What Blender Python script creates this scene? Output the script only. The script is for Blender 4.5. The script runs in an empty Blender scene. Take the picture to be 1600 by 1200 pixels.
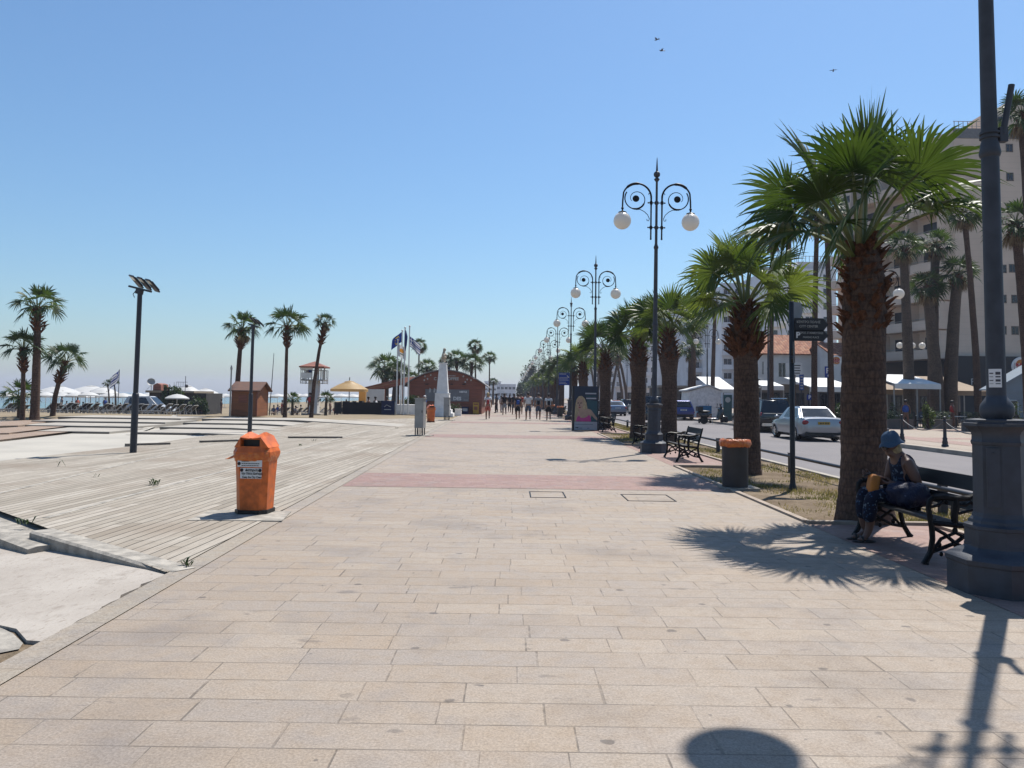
import bpy, bmesh, math, random
from mathutils import Vector, Matrix, noise
R = math.radians
PI = math.pi
scene = bpy.context.scene
COL = scene.collection
V = Vector

# ------------------------------------------------------------------ camera
F, H, PITCH, ROLL = 1202.0, 1.6, R(3.35), 0.014
CY = 620 - F * math.tan(PITCH)
_fw = V((0, math.cos(PITCH), math.sin(PITCH)))
_u0 = V((0, -math.sin(PITCH), math.cos(PITCH)))
_r0 = V((1, 0, 0))
_rt = _r0 * math.cos(ROLL) + _u0 * math.sin(ROLL)
_up = _u0 * math.cos(ROLL) - _r0 * math.sin(ROLL)
CAM = V((0, 0, H))
cd = bpy.data.cameras.new('camera')
cam = bpy.data.objects.new('camera', cd)
COL.objects.link(cam)
cd.sensor_width = 36
cd.lens = 36 * F / 1600
cd.shift_y = (CY - 600) / 1600
cd.clip_start = 0.05
cd.clip_end = 12000
cam.matrix_world = Matrix((( _rt.x, _up.x, -_fw.x, 0), (_rt.y, _up.y, -_fw.y, 0), (_rt.z, _up.z, -_fw.z, H), (0, 0, 0, 1)))
scene.camera = cam

def ray(px, py):
    return _fw + _rt * ((px - 800) / F) - _up * ((py - CY) / F)
def G(px, py, z=0.0):
    d = ray(px, py)
    return CAM + d * ((z - H) / d.z)
def A(px, py, Y):
    d = ray(px, py)
    return CAM + d * (Y / d.y)
def sst(a, b, x):
    t = max(0, min(1, (x - a) / (b - a)))
    return t * t * (3 - 2 * t)
def hz(x, y):
    """height of the ground: flat promenade, low rise at the steps, beach falling to the sea"""
    w = sst(-4.6, -13, x)
    z = w * (0.28 * sst(28, 41, y) - 1.15 * sst(44, 80, y) * sst(-6, -22, x))
    z -= 1.3 * sst(-62, -98, x)
    return z
def GH(px, py):
    z = 0
    for i in range(30):
        p = G(px, py, min(z, 1.0))
        z = 0.5 * z + 0.5 * hz(p.x, p.y)
    return V((p.x, p.y, hz(p.x, p.y)))

# ------------------------------------------------------------------ mesh builder
class MB:
    def __init__(s):
        s.v = []; s.f = []; s.m = []; s.mi = 0
    def add(s, vs, fs):
        o = len(s.v)
        s.v.extend([tuple(p) for p in vs])
        for q in fs:
            s.f.append([i + o for i in q]); s.m.append(s.mi)
        return s
    def box(s, c, d, rz=0, mat=None):
        x, y, z = d[0] / 2, d[1] / 2, d[2] / 2
        vs = [V((a * x, b * y, e * z)) for e in (-1, 1) for b in (-1, 1) for a in (-1, 1)]
        if mat is not None: vs = [mat @ p for p in vs]
        elif rz: vs = [Matrix.Rotation(rz, 3, 'Z') @ p for p in vs]
        vs = [p + V(c) for p in vs]
        return s.add(vs, [(0, 2, 3, 1), (4, 5, 7, 6), (0, 1, 5, 4), (2, 6, 7, 3), (0, 4, 6, 2), (1, 3, 7, 5)])
    def tube(s, pts, rad, n=8, cap=True, phase=0.0, flat=1.0):
        pts = [V(p) for p in pts]
        if not hasattr(rad, '__len__'): rad = [rad] * len(pts)
        vs = []; fs = []
        t = (pts[1] - pts[0]).normalized()
        ref = V((0, 0, 1)) if abs(t.z) < 0.9 else V((1, 0, 0))
        nx = ref.cross(t).normalized()
        for i, p in enumerate(pts):
            a = pts[max(0, i - 1)]; b = pts[min(len(pts) - 1, i + 1)]
            t = (b - a)
            if t.length < 1e-9: t = V((0, 0, 1))
            t.normalize()
            nx = (nx - t * nx.dot(t))
            if nx.length < 1e-6: nx = (V((1, 0, 0)) if abs(t.x) < 0.9 else V((0, 1, 0))).cross(t)
            nx.normalize()
            ny = t.cross(nx)
            for k in range(n):
                an = 2 * PI * k / n + phase
                vs.append(p + nx * (math.cos(an) * rad[i]) + ny * (math.sin(an) * rad[i] * flat))
        for i in range(len(pts) - 1):
            for k in range(n):
                a = i * n + k; b = i * n + (k + 1) % n
                fs.append((a, b, b + n, a + n))
        if cap:
            fs.append(tuple(range(n - 1, -1, -1)))
            o = (len(pts) - 1) * n
            fs.append(tuple(range(o, o + n)))
        return s.add(vs, fs)
    def cyl(s, a, b, r0, r1=None, n=12):
        return s.tube([a, b], [r0, r0 if r1 is None else r1], n)
    def lathe(s, prof, n=16, c=(0, 0, 0), phase=0.0, cap=True, axis=None):
        c = V(c); vs = []; fs = []
        for r, z in prof:
            for k in range(n):
                an = 2 * PI * k / n + phase
                p = V((r * math.cos(an), r * math.sin(an), z))
                if axis is not None: p = axis @ p
                vs.append(c + p)
        for i in range(len(prof) - 1):
            for k in range(n):
                a = i * n + k; b = i * n + (k + 1) % n
                fs.append((a, b, b + n, a + n))
        if cap:
            fs.append(tuple(range(n - 1, -1, -1)))
            o = (len(prof) - 1) * n
            fs.append(tuple(range(o, o + n)))
        return s.add(vs, fs)
    def sphere(s, c, r, nu=16, nv=10, mat=None):
        if not hasattr(r, '__len__'): r = (r, r, r)
        vs = []; fs = []
        for j in range(nv + 1):
            th = PI * j / nv
            for i in range(nu):
                ph = 2 * PI * i / nu
                p = V((r[0] * math.sin(th) * math.cos(ph), r[1] * math.sin(th) * math.sin(ph), -r[2] * math.cos(th)))
                if mat is not None: p = mat @ p
                vs.append(p + V(c))
        for j in range(nv):
            for i in range(nu):
                a = j * nu + i; b = j * nu + (i + 1) % nu
                fs.append((a, b, b + nu, a + nu))
        return s.add(vs, fs)
    def prism(s, poly, o, ux, uy, depth):
        """polygon (2d) in the frame o,ux,uy, pushed by the vector depth"""
        o, ux, uy, dp = V(o), V(ux), V(uy), V(depth)
        n = len(poly)
        vs = [o + ux * a + uy * b for a, b in poly] + [o + ux * a + uy * b + dp for a, b in poly]
        fs = [tuple(range(n - 1, -1, -1)), tuple(range(n, 2 * n))]
        fs += [(i, (i + 1) % n, (i + 1) % n + n, i + n) for i in range(n)]
        return s.add(vs, fs)
    def quad(s, *p):
        return s.add(p, [tuple(range(len(p)))])
    def mesh(s, name, mats, smooth=None):
        me = bpy.data.meshes.new(name)
        me.from_pydata(s.v, [], s.f)
        if not isinstance(mats, (list, tuple)): mats = [mats]
        for m in mats: me.materials.append(m)
        if len(mats) > 1: me.polygons.foreach_set('material_index', s.m)
        if smooth is not None:
            me.polygons.foreach_set('use_smooth', [True] * len(s.f))
            me.update()
            if smooth < 179: me.set_sharp_from_angle(angle=R(smooth))
        me.update()
        return me
    def build(s, name, mats, parent=None, smooth=None, loc=None, fix=True):
        me = s.mesh(name, mats, smooth)
        if fix:
            bm = bmesh.new(); bm.from_mesh(me)
            bmesh.ops.recalc_face_normals(bm, faces=bm.faces)
            bm.to_mesh(me); bm.free()
        return link(name, me, parent, loc)

def link(name, me, parent=None, loc=None, rz=0):
    o = bpy.data.objects.new(name, me)
    COL.objects.link(o)
    if parent is not None: o.parent = parent
    if loc is not None: o.location = loc
    if rz: o.rotation_euler.z = rz
    return o
def tag(o, label, cat, group=None):
    o['label'] = label; o['category'] = cat
    if group: o['group'] = group
    return o
def thing(name, label, cat, loc=(0, 0, 0), rz=0, group=None):
    o = bpy.data.objects.new(name, None)
    COL.objects.link(o)
    o.location = loc; o.rotation_euler.z = rz
    o.empty_display_size = 0.2
    return tag(o, label, cat, group)
def struct(mb, name, m, smooth=None, kind='structure'):
    o = mb.build(name, m, None, smooth)
    o['kind'] = kind
    return o
KIDS = {}
def copy_tree(root, loc, rz=0, label=None, scale=None):
    c = root.copy(); COL.objects.link(c)
    c.location = loc; c.rotation_euler = (0, 0, rz)
    if scale: c.scale = scale if hasattr(scale, '__len__') else (scale,) * 3
    if label: c['label'] = label
    if root.name not in KIDS:
        al = list(COL.objects)
        ch = [o for o in al if o.parent == root]
        KIDS[root.name] = [(o, [q for q in al if q.parent == o]) for o in ch]
    for o, sub in KIDS[root.name]:
        d = o.copy(); COL.objects.link(d); d.parent = c
        for q in sub:
            e = q.copy(); COL.objects.link(e); e.parent = d
    return c
ORD = ('first second third fourth fifth sixth seventh eighth ninth tenth eleventh twelfth thirteenth fourteenth fifteenth sixteenth '
       'seventeenth eighteenth nineteenth twentieth').split()
TENS = {2: 'twenty', 3: 'thirty', 4: 'forty'}
def nth(i):
    """0 -> first"""
    if i < 20: return ORD[i]
    n = i + 1
    if n % 10 == 0: return {30: 'thirtieth', 40: 'fortieth'}[n]
    return TENS[n // 10] + '-' + ORD[n % 10 - 1]

# ------------------------------------------------------------------ materials
class NT:
    def __init__(s, name):
        s.m = bpy.data.materials.new(name); s.m.use_nodes = True
        s.t = s.m.node_tree
        s.b = s.t.nodes['Principled BSDF']; s.o = s.t.nodes['Material Output']
        s.tc = s.t.nodes.new('ShaderNodeTexCoord')
    def n(s, typ, **k):
        x = s.t.nodes.new('ShaderNode' + typ)
        for a, b in k.items(): setattr(x, a, b)
        return x
    def put(s, sock, val):
        if isinstance(val, bpy.types.NodeSocket): s.t.links.new(val, sock)
        elif val is not None: sock.default_value = val
    def math(s, op, a, b=None, c=None):
        x = s.n('Math', operation=op)
        s.put(x.inputs[0], a)
        if b is not None: s.put(x.inputs[1], b)
        if c is not None: s.put(x.inputs[2], c)
        return x.outputs[0]
    def mix(s, f, a, b, mode='MIX'):
        x = s.n('Mix', data_type='RGBA', blend_type=mode)
        s.put(x.inputs[0], f); s.put(x.inputs[6], col4(a)); s.put(x.inputs[7], col4(b))
        return x.outputs[2]
    def rng(s, v, a, b, c=0.0, d=1.0, smooth=True):
        x = s.n('MapRange', interpolation_type='SMOOTHSTEP' if smooth else 'LINEAR')
        s.put(x.inputs[0], v)
        for i, q in enumerate((a, b, c, d)): x.inputs[i + 1].default_value = q
        return x.outputs[0]
    def noise(s, scale, detail=4, vec=None, rough=0.55, dist=0):
        x = s.n('TexNoise')
        x.inputs['Scale'].default_value = scale; x.inputs['Detail'].default_value = detail
        x.inputs['Roughness'].default_value = rough; x.inputs['Distortion'].default_value = dist
        s.t.links.new(vec or s.tc.outputs['Object'], x.inputs['Vector'])
        return x.outputs['Fac']
    def voro(s, scale, vec=None, feat='F1', out='Distance', rand=1.0):
        x = s.n('TexVoronoi', feature=feat)
        x.inputs['Scale'].default_value = scale; x.inputs['Randomness'].default_value = rand
        s.t.links.new(vec or s.tc.outputs['Object'], x.inputs['Vector'])
        return x.outputs[out]
    def mapping(s, scale=(1, 1, 1), rot=(0, 0, 0)):
        x = s.n('Mapping')
        x.inputs['Scale'].default_value = scale; x.inputs['Rotation'].default_value = rot
        s.t.links.new(s.tc.outputs['Object'], x.inputs['Vector'])
        return x.outputs[0]
    def wn(s, v, dim='1D'):
        x = s.n('TexWhiteNoise', noise_dimensions=dim)
        s.put(x.inputs['W' if dim == '1D' else 'Vector'], v)
        return x.outputs['Value']
    def xyz(s, vec=None):
        x = s.n('SeparateXYZ'); s.t.links.new(vec or s.tc.outputs['Object'], x.inputs[0])
        return x.outputs
    def comb(s, a, b, c=0.0):
        x = s.n('CombineXYZ')
        s.put(x.inputs[0], a); s.put(x.inputs[1], b); s.put(x.inputs[2], c)
        return x.outputs[0]
    def ramp(s, f, stops):
        x = s.n('ValToRGB'); e = x.color_ramp.elements
        while len(e) < len(stops): e.new(0.5)
        for i, (p, c) in enumerate(stops):
            e[i].position = p; e[i].color = col4(c)
        s.put(x.inputs[0], f)
        return x.outputs[0]
    def bump(s, h, strength=0.3, dist=0.01):
        x = s.n('Bump'); x.inputs['Strength'].default_value = strength; x.inputs['Distance'].default_value = dist
        s.put(x.inputs['Height'], h)
        s.t.links.new(x.outputs[0], s.b.inputs['Normal'])
    def fin(s, color=None, rough=None, metal=None, spec=None, k=0.58):
        if color is not None:
            s.put(s.b.inputs['Base Color'], s.mix(1.0, color, k if isinstance(k, tuple) else (k, k, k), 'MULTIPLY'))
        if rough is not None: s.put(s.b.inputs['Roughness'], rough)
        if metal is not None: s.b.inputs['Metallic'].default_value = metal
        if spec is not None: s.b.inputs['Specular IOR Level'].default_value = spec
        return s.m
def col4(c):
    if isinstance(c, (tuple, list)) and len(c) == 3: return (c[0], c[1], c[2], 1)
    return c
def mul(c, k): return tuple(min(1, x * k) for x in c)

def nmat(name, col, rough=0.6, metal=0.0, var=0.15, scale=4.0, bump=0.0, bscale=30.0, col2=None, spec=0.4, stretch=None, coat=0):
    n = NT(name)
    vec = n.mapping(stretch) if stretch else None
    f = n.noise(scale, 5, vec)
    f = n.rng(f, 0.3, 0.7)
    c = n.mix(f, mul(col, 1 - var), col2 or mul(col, 1 + var))
    if bump: n.bump(n.noise(bscale, 4, vec), bump, 0.02)
    if coat:
        n.b.inputs['Coat Weight'].default_value = coat
        n.b.inputs['Coat Roughness'].default_value = 0.04
    return n.fin(c, n.rng(f, 0, 1, max(0, rough - 0.06), min(1, rough + 0.06)), metal, spec, 0.8 if min(col) > 0.58 else 0.62)

def leafmat(name, col, col2, trans=0.35, tint=(1.5, 1.45, 0.75)):
    n = NT(name)
    f = n.noise(1.3, 3)
    c = n.mix(n.rng(f, 0.35, 0.65), col, col2)
    d = n.n('BsdfPrincipled'); d.inputs['Roughness'].default_value = 0.5
    d.inputs['Specular IOR Level'].default_value = 0.35
    c = n.mix(1.0, c, (0.75, 0.75, 0.75), 'MULTIPLY'); n.put(d.inputs['Base Color'], c)
    tr = n.n('BsdfTranslucent'); n.put(tr.inputs[0], n.mix(1.0, c, tint, 'MULTIPLY'))
    mx = n.n('MixShader'); mx.inputs[0].default_value = trans
    n.t.links.new(d.outputs[0], mx.inputs[1]); n.t.links.new(tr.outputs[0], mx.inputs[2])
    n.t.links.new(mx.outputs[0], n.o.inputs[0])
    return n.m

def paver(name, roww, w, stops, joint=0.004, jcol=(0.17, 0.14, 0.11), stain=0.5, rot=0.0, vary=0.45):
    n = NT(name)
    v3 = n.mapping((1, 1, 1), (0, 0, rot))
    x, y, z = n.xyz(v3)
    v = n.math('DIVIDE', y, roww); row = n.math('FLOOR', v); fv = n.math('FRACT', v)
    r1 = n.wn(row); r2 = n.wn(n.math('ADD', row, 171.3))
    ww = n.math('MULTIPLY', n.math('MULTIPLY_ADD', r1, vary, 1 - vary / 2), w)
    u0 = n.math('MULTIPLY_ADD', r2, 7.0, n.math('DIVIDE', x, ww))
    # uneven slab lengths inside a row
    wob = n.math('MULTIPLY', n.math('SINE', n.math('MULTIPLY_ADD', u0, 2.1, n.math('MULTIPLY', r1, 40.0))), 0.16)
    u = n.math('ADD', u0, wob)
    idx = n.math('FLOOR', u); fu = n.math('FRACT', u)
    pick = n.wn(n.comb(idx, row), '3D')
    c = n.ramp(pick, stops)
    ev = n.math('MULTIPLY', n.math('MINIMUM', fv, n.math('SUBTRACT', 1.0, fv)), roww)
    eu = n.math('MULTIPLY', n.math('MINIMUM', fu, n.math('SUBTRACT', 1.0, fu)), w)
    jm = n.math('MAXIMUM', n.rng(ev, joint * 0.6, joint * 1.6, 1, 0), n.math('MULTIPLY', n.rng(eu, joint * 0.6, joint * 1.6, 1, 0), n.rng(n.noise(9, 2), 0.3, 0.55, 0.25, 1)))
    big = n.noise(0.7, 6); fine = n.noise(75, 4, None, 0.7); mid = n.noise(7, 6, None, 0.65)
    grit = n.noise(210, 2)
    c = n.mix(n.rng(mid, 0.4, 0.75, 0, 0.35), c, (0.44, 0.345, 0.25))
    c = n.mix(n.rng(n.noise(2.4, 5), 0.5, 0.72, 0, 0.45), c, (0.36, 0.33, 0.31))
    c = n.mix(n.rng(big, 0.5, 0.72, 0, 0.6 * stain), c, (0.25, 0.215, 0.19))
    c = n.mix(n.rng(fine, 0.3, 0.7, 0.0, 1.0), n.mix(1.0, c, (0.74, 0.72, 0.70), 'MULTIPLY'), n.mix(1.0, c, (1.2, 1.2, 1.2), 'MULTIPLY'))
    c = n.mix(n.rng(n.noise(22, 5, n.mapping((0.7, 1.5, 1)), 0.7), 0.5, 0.72, 0, 0.4), c, (0.27, 0.22, 0.17))
    c = n.mix(n.rng(grit, 0.55, 0.68, 0, 0.35), c, (0.2, 0.16, 0.13))
    # dark gum spots and spilt patches
    vd = n.voro(2.3, n.mapping((1, 1.3, 1)))
    sp = n.rng(n.math('ADD', vd, n.math('MULTIPLY', n.noise(11, 4), 0.22)), 0.17, 0.205, 1, 0)
    sp = n.math('MULTIPLY', sp, n.rng(n.noise(0.8, 2), 0.33, 0.5, 0, 0.95))
    c = n.mix(n.math('MULTIPLY', sp, stain), c, (0.12, 0.1, 0.09))
    drip = n.math('MULTIPLY', n.rng(n.noise(3.2, 5, n.mapping((0.55, 1.5, 1)), 0.6), 0.64, 0.70, 0, 0.75), stain)
    c = n.mix(drip, c, (0.2, 0.17, 0.15))
    gum = n.rng(n.voro(6.5), 0.05, 0.075, 1, 0)
    c = n.mix(n.math('MULTIPLY', gum, n.rng(n.noise(1.1, 2), 0.45, 0.55, 0, 0.8 * stain)), c, (0.1, 0.09, 0.085))
    c = n.mix(n.math('MULTIPLY', jm, n.rng(n.noise(1.6, 4), 0.35, 0.62, 0.22, 0.85)), c, jcol)
    h = n.math('SUBTRACT', n.math('MULTIPLY', fine, 0.25), jm)
    n.bump(h, 0.5, 0.006)
    return n.fin(c, n.rng(mid, 0.3, 0.7, 0.55, 0.8), 0, 0.35, (0.52, 0.503, 0.486))
# ------------------------------------------------------------------ shared materials
m_iron = nmat('lamp_iron', (0.062, 0.07, 0.088), 0.6, 0.0, 0.25, 5, 0.15, 60, spec=0.35)
m_iron_dark = nmat('dark_iron', (0.009, 0.0095, 0.011), 0.45, 0.0, 0.3, 8, 0.1, 60, spec=0.14)
m_blackwood = nmat('bench_wood', (0.012, 0.012, 0.014), 0.6, 0.0, 0.35, 3, 0.2, 30, stretch=(1, 0.2, 1))
m_steel = nmat('painted_steel', (0.035, 0.038, 0.05), 0.45, 0, 0.15, 3)
m_grey_metal = nmat('grey_metal', (0.42, 0.42, 0.4), 0.5, 0, 0.12, 3, 0.05)
m_white = nmat('white_paint', (0.74, 0.74, 0.72), 0.5, 0, 0.06, 3)
m_whitewall = nmat('white_wall', (0.66, 0.66, 0.65), 0.8, 0, 0.12, 0.6, 0.1, 8)
m_whitetex = nmat('white_canvas', (0.78, 0.78, 0.76), 0.8, 0, 0.05, 2)
m_orange = nmat('orange_plastic', (0.78, 0.17, 0.028), 0.45, 0, 0.24, 9, 0.05, 50, spec=0.4)
m_bag = NT('orange_bag')
_c = m_bag.mix(m_bag.rng(m_bag.noise(18, 4), 0.35, 0.65), (0.75, 0.15, 0.02), (0.9, 0.26, 0.04))
m_bag.bump(m_bag.noise(26, 4), 0.7, 0.03)
m_bag.b.inputs['Transmission Weight'].default_value = 0.0
m_bag = m_bag.fin(_c, 0.3, 0, 0.5)
m_black = nmat('black_plastic', (0.012, 0.012, 0.013), 0.5, 0, 0.3, 6)
m_rubber = nmat('tyre_rubber', (0.018, 0.018, 0.019), 0.85, 0, 0.2, 8)
m_glassdark = nmat('dark_glass', (0.02, 0.028, 0.036), 0.08, 0, 0.3, 1, spec=0.6)
m_chrome = nmat('chrome', (0.62, 0.63, 0.65), 0.22, 1.0, 0.05, 3)
m_brown = nmat('brown_board', (0.3, 0.105, 0.065), 0.7, 0, 0.3, 3, 0.2, 20, stretch=(0.3, 0.3, 6))
m_hut = nmat('hut_boards', (0.34, 0.125, 0.05), 0.65, 0, 0.25, 3, 0.25, 14, stretch=(0.3, 0.3, 7))
m_hutroof = nmat('hut_roof', (0.17, 0.085, 0.06), 0.8, 0, 0.2, 4, 0.2, 20)
m_concrete = nmat('concrete', (0.42, 0.385, 0.33), 0.88, 0, 0.3, 6, 0.5, 26)
m_stonepale = nmat('pale_stone', (0.84, 0.83, 0.81), 0.75, 0, 0.1, 2, 0.15, 20)
m_marble = nmat('bust_stone', (0.56, 0.48, 0.36), 0.7, 0, 0.18, 4, 0.15, 20)
m_skin = nmat('skin', (0.42, 0.24, 0.16), 0.55, 0, 0.1, 8)
m_skin_dark = nmat('tanned_skin', (0.185, 0.09, 0.06), 0.55, 0, 0.12, 8)
m_navy = nmat('navy_canvas', (0.012, 0.022, 0.08), 0.75, 0, 0.25, 3)
m_black_cloth = nmat('black_cloth', (0.018, 0.018, 0.022), 0.9, 0, 0.3, 10, 0.3, 40)
m_denim = nmat('denim', (0.08, 0.11, 0.17), 0.9, 0, 0.25, 12, 0.3, 60)
m_white_cloth = nmat('white_cloth', (0.72, 0.71, 0.7), 0.9, 0, 0.08, 10, 0.2, 30)
m_red_cloth = nmat('red_cloth', (0.5, 0.06, 0.05), 0.85, 0, 0.2, 10, 0.2, 30)
m_coral = nmat('coral_cloth', (0.62, 0.16, 0.11), 0.85, 0, 0.2, 10, 0.2, 30)
m_blue_cloth = nmat('blue_cloth', (0.03, 0.1, 0.42), 0.8, 0, 0.2, 10, 0.2, 30)
m_grey_cloth = nmat('grey_cloth', (0.32, 0.33, 0.35), 0.9, 0, 0.15, 10, 0.2, 30)
m_hair_dark = nmat('dark_hair', (0.02, 0.014, 0.01), 0.6, 0, 0.3, 30, 0.4, 80)
m_hair_blond = nmat('fair_hair', (0.5, 0.36, 0.18), 0.6, 0, 0.3, 30, 0.4, 80)
m_shoe = nmat('shoe', (0.03, 0.028, 0.028), 0.7, 0, 0.3, 10)
m_blue_sign = nmat('blue_sign', (0.01, 0.05, 0.32), 0.4, 0, 0.08, 3)
m_sign_dark = nmat('dark_sign', (0.016, 0.019, 0.026), 0.5, 0, 0.15, 3)
m_letter = nmat('pale_lettering', (0.6, 0.6, 0.58), 0.6, 0, 0.05, 5)
m_white_letter = nmat('white_lettering', (0.8, 0.8, 0.8), 0.6, 0, 0.03, 5)
m_black_letter = nmat('black_lettering', (0.02, 0.02, 0.022), 0.6, 0, 0.1, 5)
m_leaf = leafmat('palm_leaf', (0.028, 0.058, 0.013), (0.062, 0.105, 0.022), 0.3)
m_leaf2 = leafmat('palm_leaf_pale', (0.055, 0.095, 0.022), (0.125, 0.17, 0.04), 0.36)
m_leaf_far = leafmat('palm_leaf_far', (0.025, 0.055, 0.016), (0.05, 0.085, 0.024), 0.25)
m_dead = nmat('dead_frond', (0.3, 0.21, 0.11), 0.9, 0, 0.35, 4, 0.2, 30)
m_foliage = leafmat('bush_leaf', (0.022, 0.05, 0.012), (0.05, 0.085, 0.02), 0.25)
m_petiole = nmat('leaf_stalk', (0.13, 0.16, 0.04), 0.5, 0, 0.25, 6)

def trunkmat(name, c1, c2, rings=9.0):
    n = NT(name)
    vec = n.mapping((1, 1, 1))
    x, y, z = n.xyz()
    zz = n.math('ADD', n.math('MULTIPLY', z, rings), n.math('MULTIPLY', n.noise(5, 3), 1.1))
    ring = n.math('PINGPONG', zz, 0.5)
    fib = n.noise(5, 6, n.mapping((6, 6, 2.5)))
    f = n.math('ADD', n.math('MULTIPLY', fib, 0.75), n.math('MULTIPLY', n.noise(2, 3), 0.3))
    c = n.mix(n.rng(f, 0.3, 0.72), c1, c2)
    c = n.mix(n.rng(ring, 0.0, 0.16, 0.35, 0), c, mul(c1, 0.5))
    n.bump(n.math('ADD', n.math('MULTIPLY', ring, 0.5), n.math('MULTIPLY', fib, 1.2)), 0.8, 0.03)
    return n.fin(c, 0.9, 0, 0.2)
m_trunk = trunkmat('palm_trunk', (0.06, 0.038, 0.029), (0.2, 0.125, 0.09))
m_trunk_red = trunkmat('palm_leaf_base', (0.055, 0.024, 0.015), (0.21, 0.095, 0.05), 5)
m_trunk_grey = trunkmat('palm_trunk_grey', (0.07, 0.052, 0.042), (0.22, 0.165, 0.125))

# ------------------------------------------------------------------ world, sun
AZ, EL = R(33.9), R(61.5)
w = bpy.data.worlds.new('World'); scene.world = w; w.use_nodes = True
wt = w.node_tree
sky = wt.nodes.new('ShaderNodeTexSky'); sky.sky_type = 'NISHITA'; sky.sun_disc = False
sky.sun_elevation = EL; sky.sun_rotation = AZ; sky.altitude = 10
sky.air_density = 1.3; sky.dust_density = 0.7; sky.ozone_density = 9.5
bg = wt.nodes['Background']; bg.inputs[1].default_value = 0.085
tint = wt.nodes.new('ShaderNodeMix'); tint.data_type = 'RGBA'; tint.blend_type = 'MULTIPLY'; tint.inputs[0].default_value = 1.0; tint.inputs[7].default_value = (0.985, 1.05, 1.03, 1)
wt.links.new(sky.outputs[0], tint.inputs[6]); wt.links.new(tint.outputs[2], bg.inputs[0])
sd = bpy.data.lights.new('sun', 'SUN'); sd.energy = 5.0; sd.angle = R(0.53); sd.color = (1.0, 0.955, 0.89)
sun = bpy.data.objects.new('sun', sd); COL.objects.link(sun)
sdir = V((math.sin(AZ) * math.cos(EL), math.cos(AZ) * math.cos(EL), math.sin(EL)))
sun.rotation_euler = sdir.to_track_quat('Z', 'Y').to_euler()
sun.location = (20, 30, 60)
vs = scene.view_settings
vs.view_transform = 'Standard'; vs.look = 'None'; vs.exposure = 0.6; vs.gamma = 1.0
scene.cycles.max_bounces = 6; scene.cycles.transparent_max_bounces = 8
scene.cycles.use_denoising = True

# ------------------------------------------------------------------ ground
def sheet(xs, ys, zf):
    mb = MB()
    vs = [(x, y, zf(x, y)) for y in ys for x in xs]
    nx = len(xs)
    fs = [(j * nx + i, j * nx + i + 1, (j + 1) * nx + i + 1, (j + 1) * nx + i) for j in range(len(ys) - 1) for i in range(nx - 1)]
    return mb.add(vs, fs)
def lin(a, b, n): return [a + (b - a) * i / n for i in range(n + 1)]

n = NT('dry_sand')
f1 = n.noise(0.12, 6); f2 = n.noise(3, 5); f3 = n.noise(0.6, 5)
c = n.mix(n.rng(f1, 0.35, 0.65), (0.33, 0.26, 0.17), (0.42, 0.34, 0.23))
c = n.mix(n.rng(f3, 0.5, 0.7, 0, 0.5), c, (0.25, 0.22, 0.1))
c = n.mix(n.rng(f2, 0.3, 0.7, 0, 0.35), c, (0.22, 0.17, 0.11))
n.bump(f2, 0.6, 0.06)
m_sand = n.fin(c, 0.95, 0, 0.2)
GX = [-110, -100, -92, -85, -78, -72, -66, -60, -52, -46, -40, -34, -28, -22, -18, -15, -13, -11, -9, -7.5, -6, -4.6, -3.2, 0, 4, 8, 20, 60, 200, 1200, 2400]
GY = [-40, -5, 3, 6, 9, 12, 16, 22, 26, 28, 30, 32, 34, 36, 38, 40, 42, 44, 47, 50, 54, 58, 63, 68, 74, 80, 90, 110, 140, 180, 240, 330, 500, 1000, 1800, 2900]
def ground_z(x, y):
    z = hz(x, y) - 0.05
    if x < -3 and y < 14: z -= 0.3
    if 4 < x < 60: z -= 0.13
    if x < -7 and y < 42: z = min(z, -0.05)
    return z
struct(sheet(GX, GY, ground_z), 'ground', m_sand, 60)

n = NT('sea_water')
wv = n.noise(0.5, 5, n.mapping((0.4, 1.3, 1)))
wf = n.noise(3.0, 4, n.mapping((0.4, 1.3, 1)))
n.bump(n.math('ADD', wv, n.math('MULTIPLY', wf, 0.35)), 0.55, 0.35)
x_, y_, z_ = n.xyz()
shal = n.rng(x_, -150, -92)
c = n.mix(shal, (0.02, 0.085, 0.13), (0.045, 0.19, 0.2))
m_sea = n.fin(c, 0.12, 0, 0.5)
sea = MB(); sea.quad((-2900, -400, -1.55), (-80, -400, -1.55), (-80, 2950, -1.55), (-2900, 2950, -1.55))
struct(sea, 'sea', m_sea)

# promenade
def xr(y): return -2.80 - 0.0225 * (y - 6.7)       # right edge of the border strip
stone_stops = [(0.0, (0.47, 0.395, 0.315)), (0.2, (0.50, 0.425, 0.345)), (0.38, (0.465, 0.41, 0.355)), (0.55, (0.52, 0.445, 0.36)), (0.72, (0.485, 0.42, 0.355)), (0.86, (0.50, 0.41, 0.315)), (1.0, (0.535, 0.465, 0.385))]
m_stone = paver('promenade_stone', 0.275, 0.6, stone_stops, 0.0042, stain=0.75)
m_far_stone = paver('far_pavement_stone', 0.3, 0.6, stone_stops, 0.004, stain=0.4)
pink_stops = [(0.0, (0.41, 0.245, 0.215)), (0.3, (0.46, 0.295, 0.255)), (0.6, (0.385, 0.235, 0.21)), (1.0, (0.48, 0.325, 0.285))]
m_pink = paver('pink_paver', 0.2, 0.2, pink_stops, 0.003, (0.22, 0.13, 0.11), 0.4, 0, 0.0)
pr = MB()
ys = [-4, 0, 3, 6, 10, 20, 40, 80, 150, 300, 420]
for a, b in zip(ys, ys[1:]):
    pr.quad((xr(a), a, 0), (3.87, a, 0), (3.87, b, 0), (xr(b), b, 0))
struct(pr, 'promenade', m_stone)
bd = MB()
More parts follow.
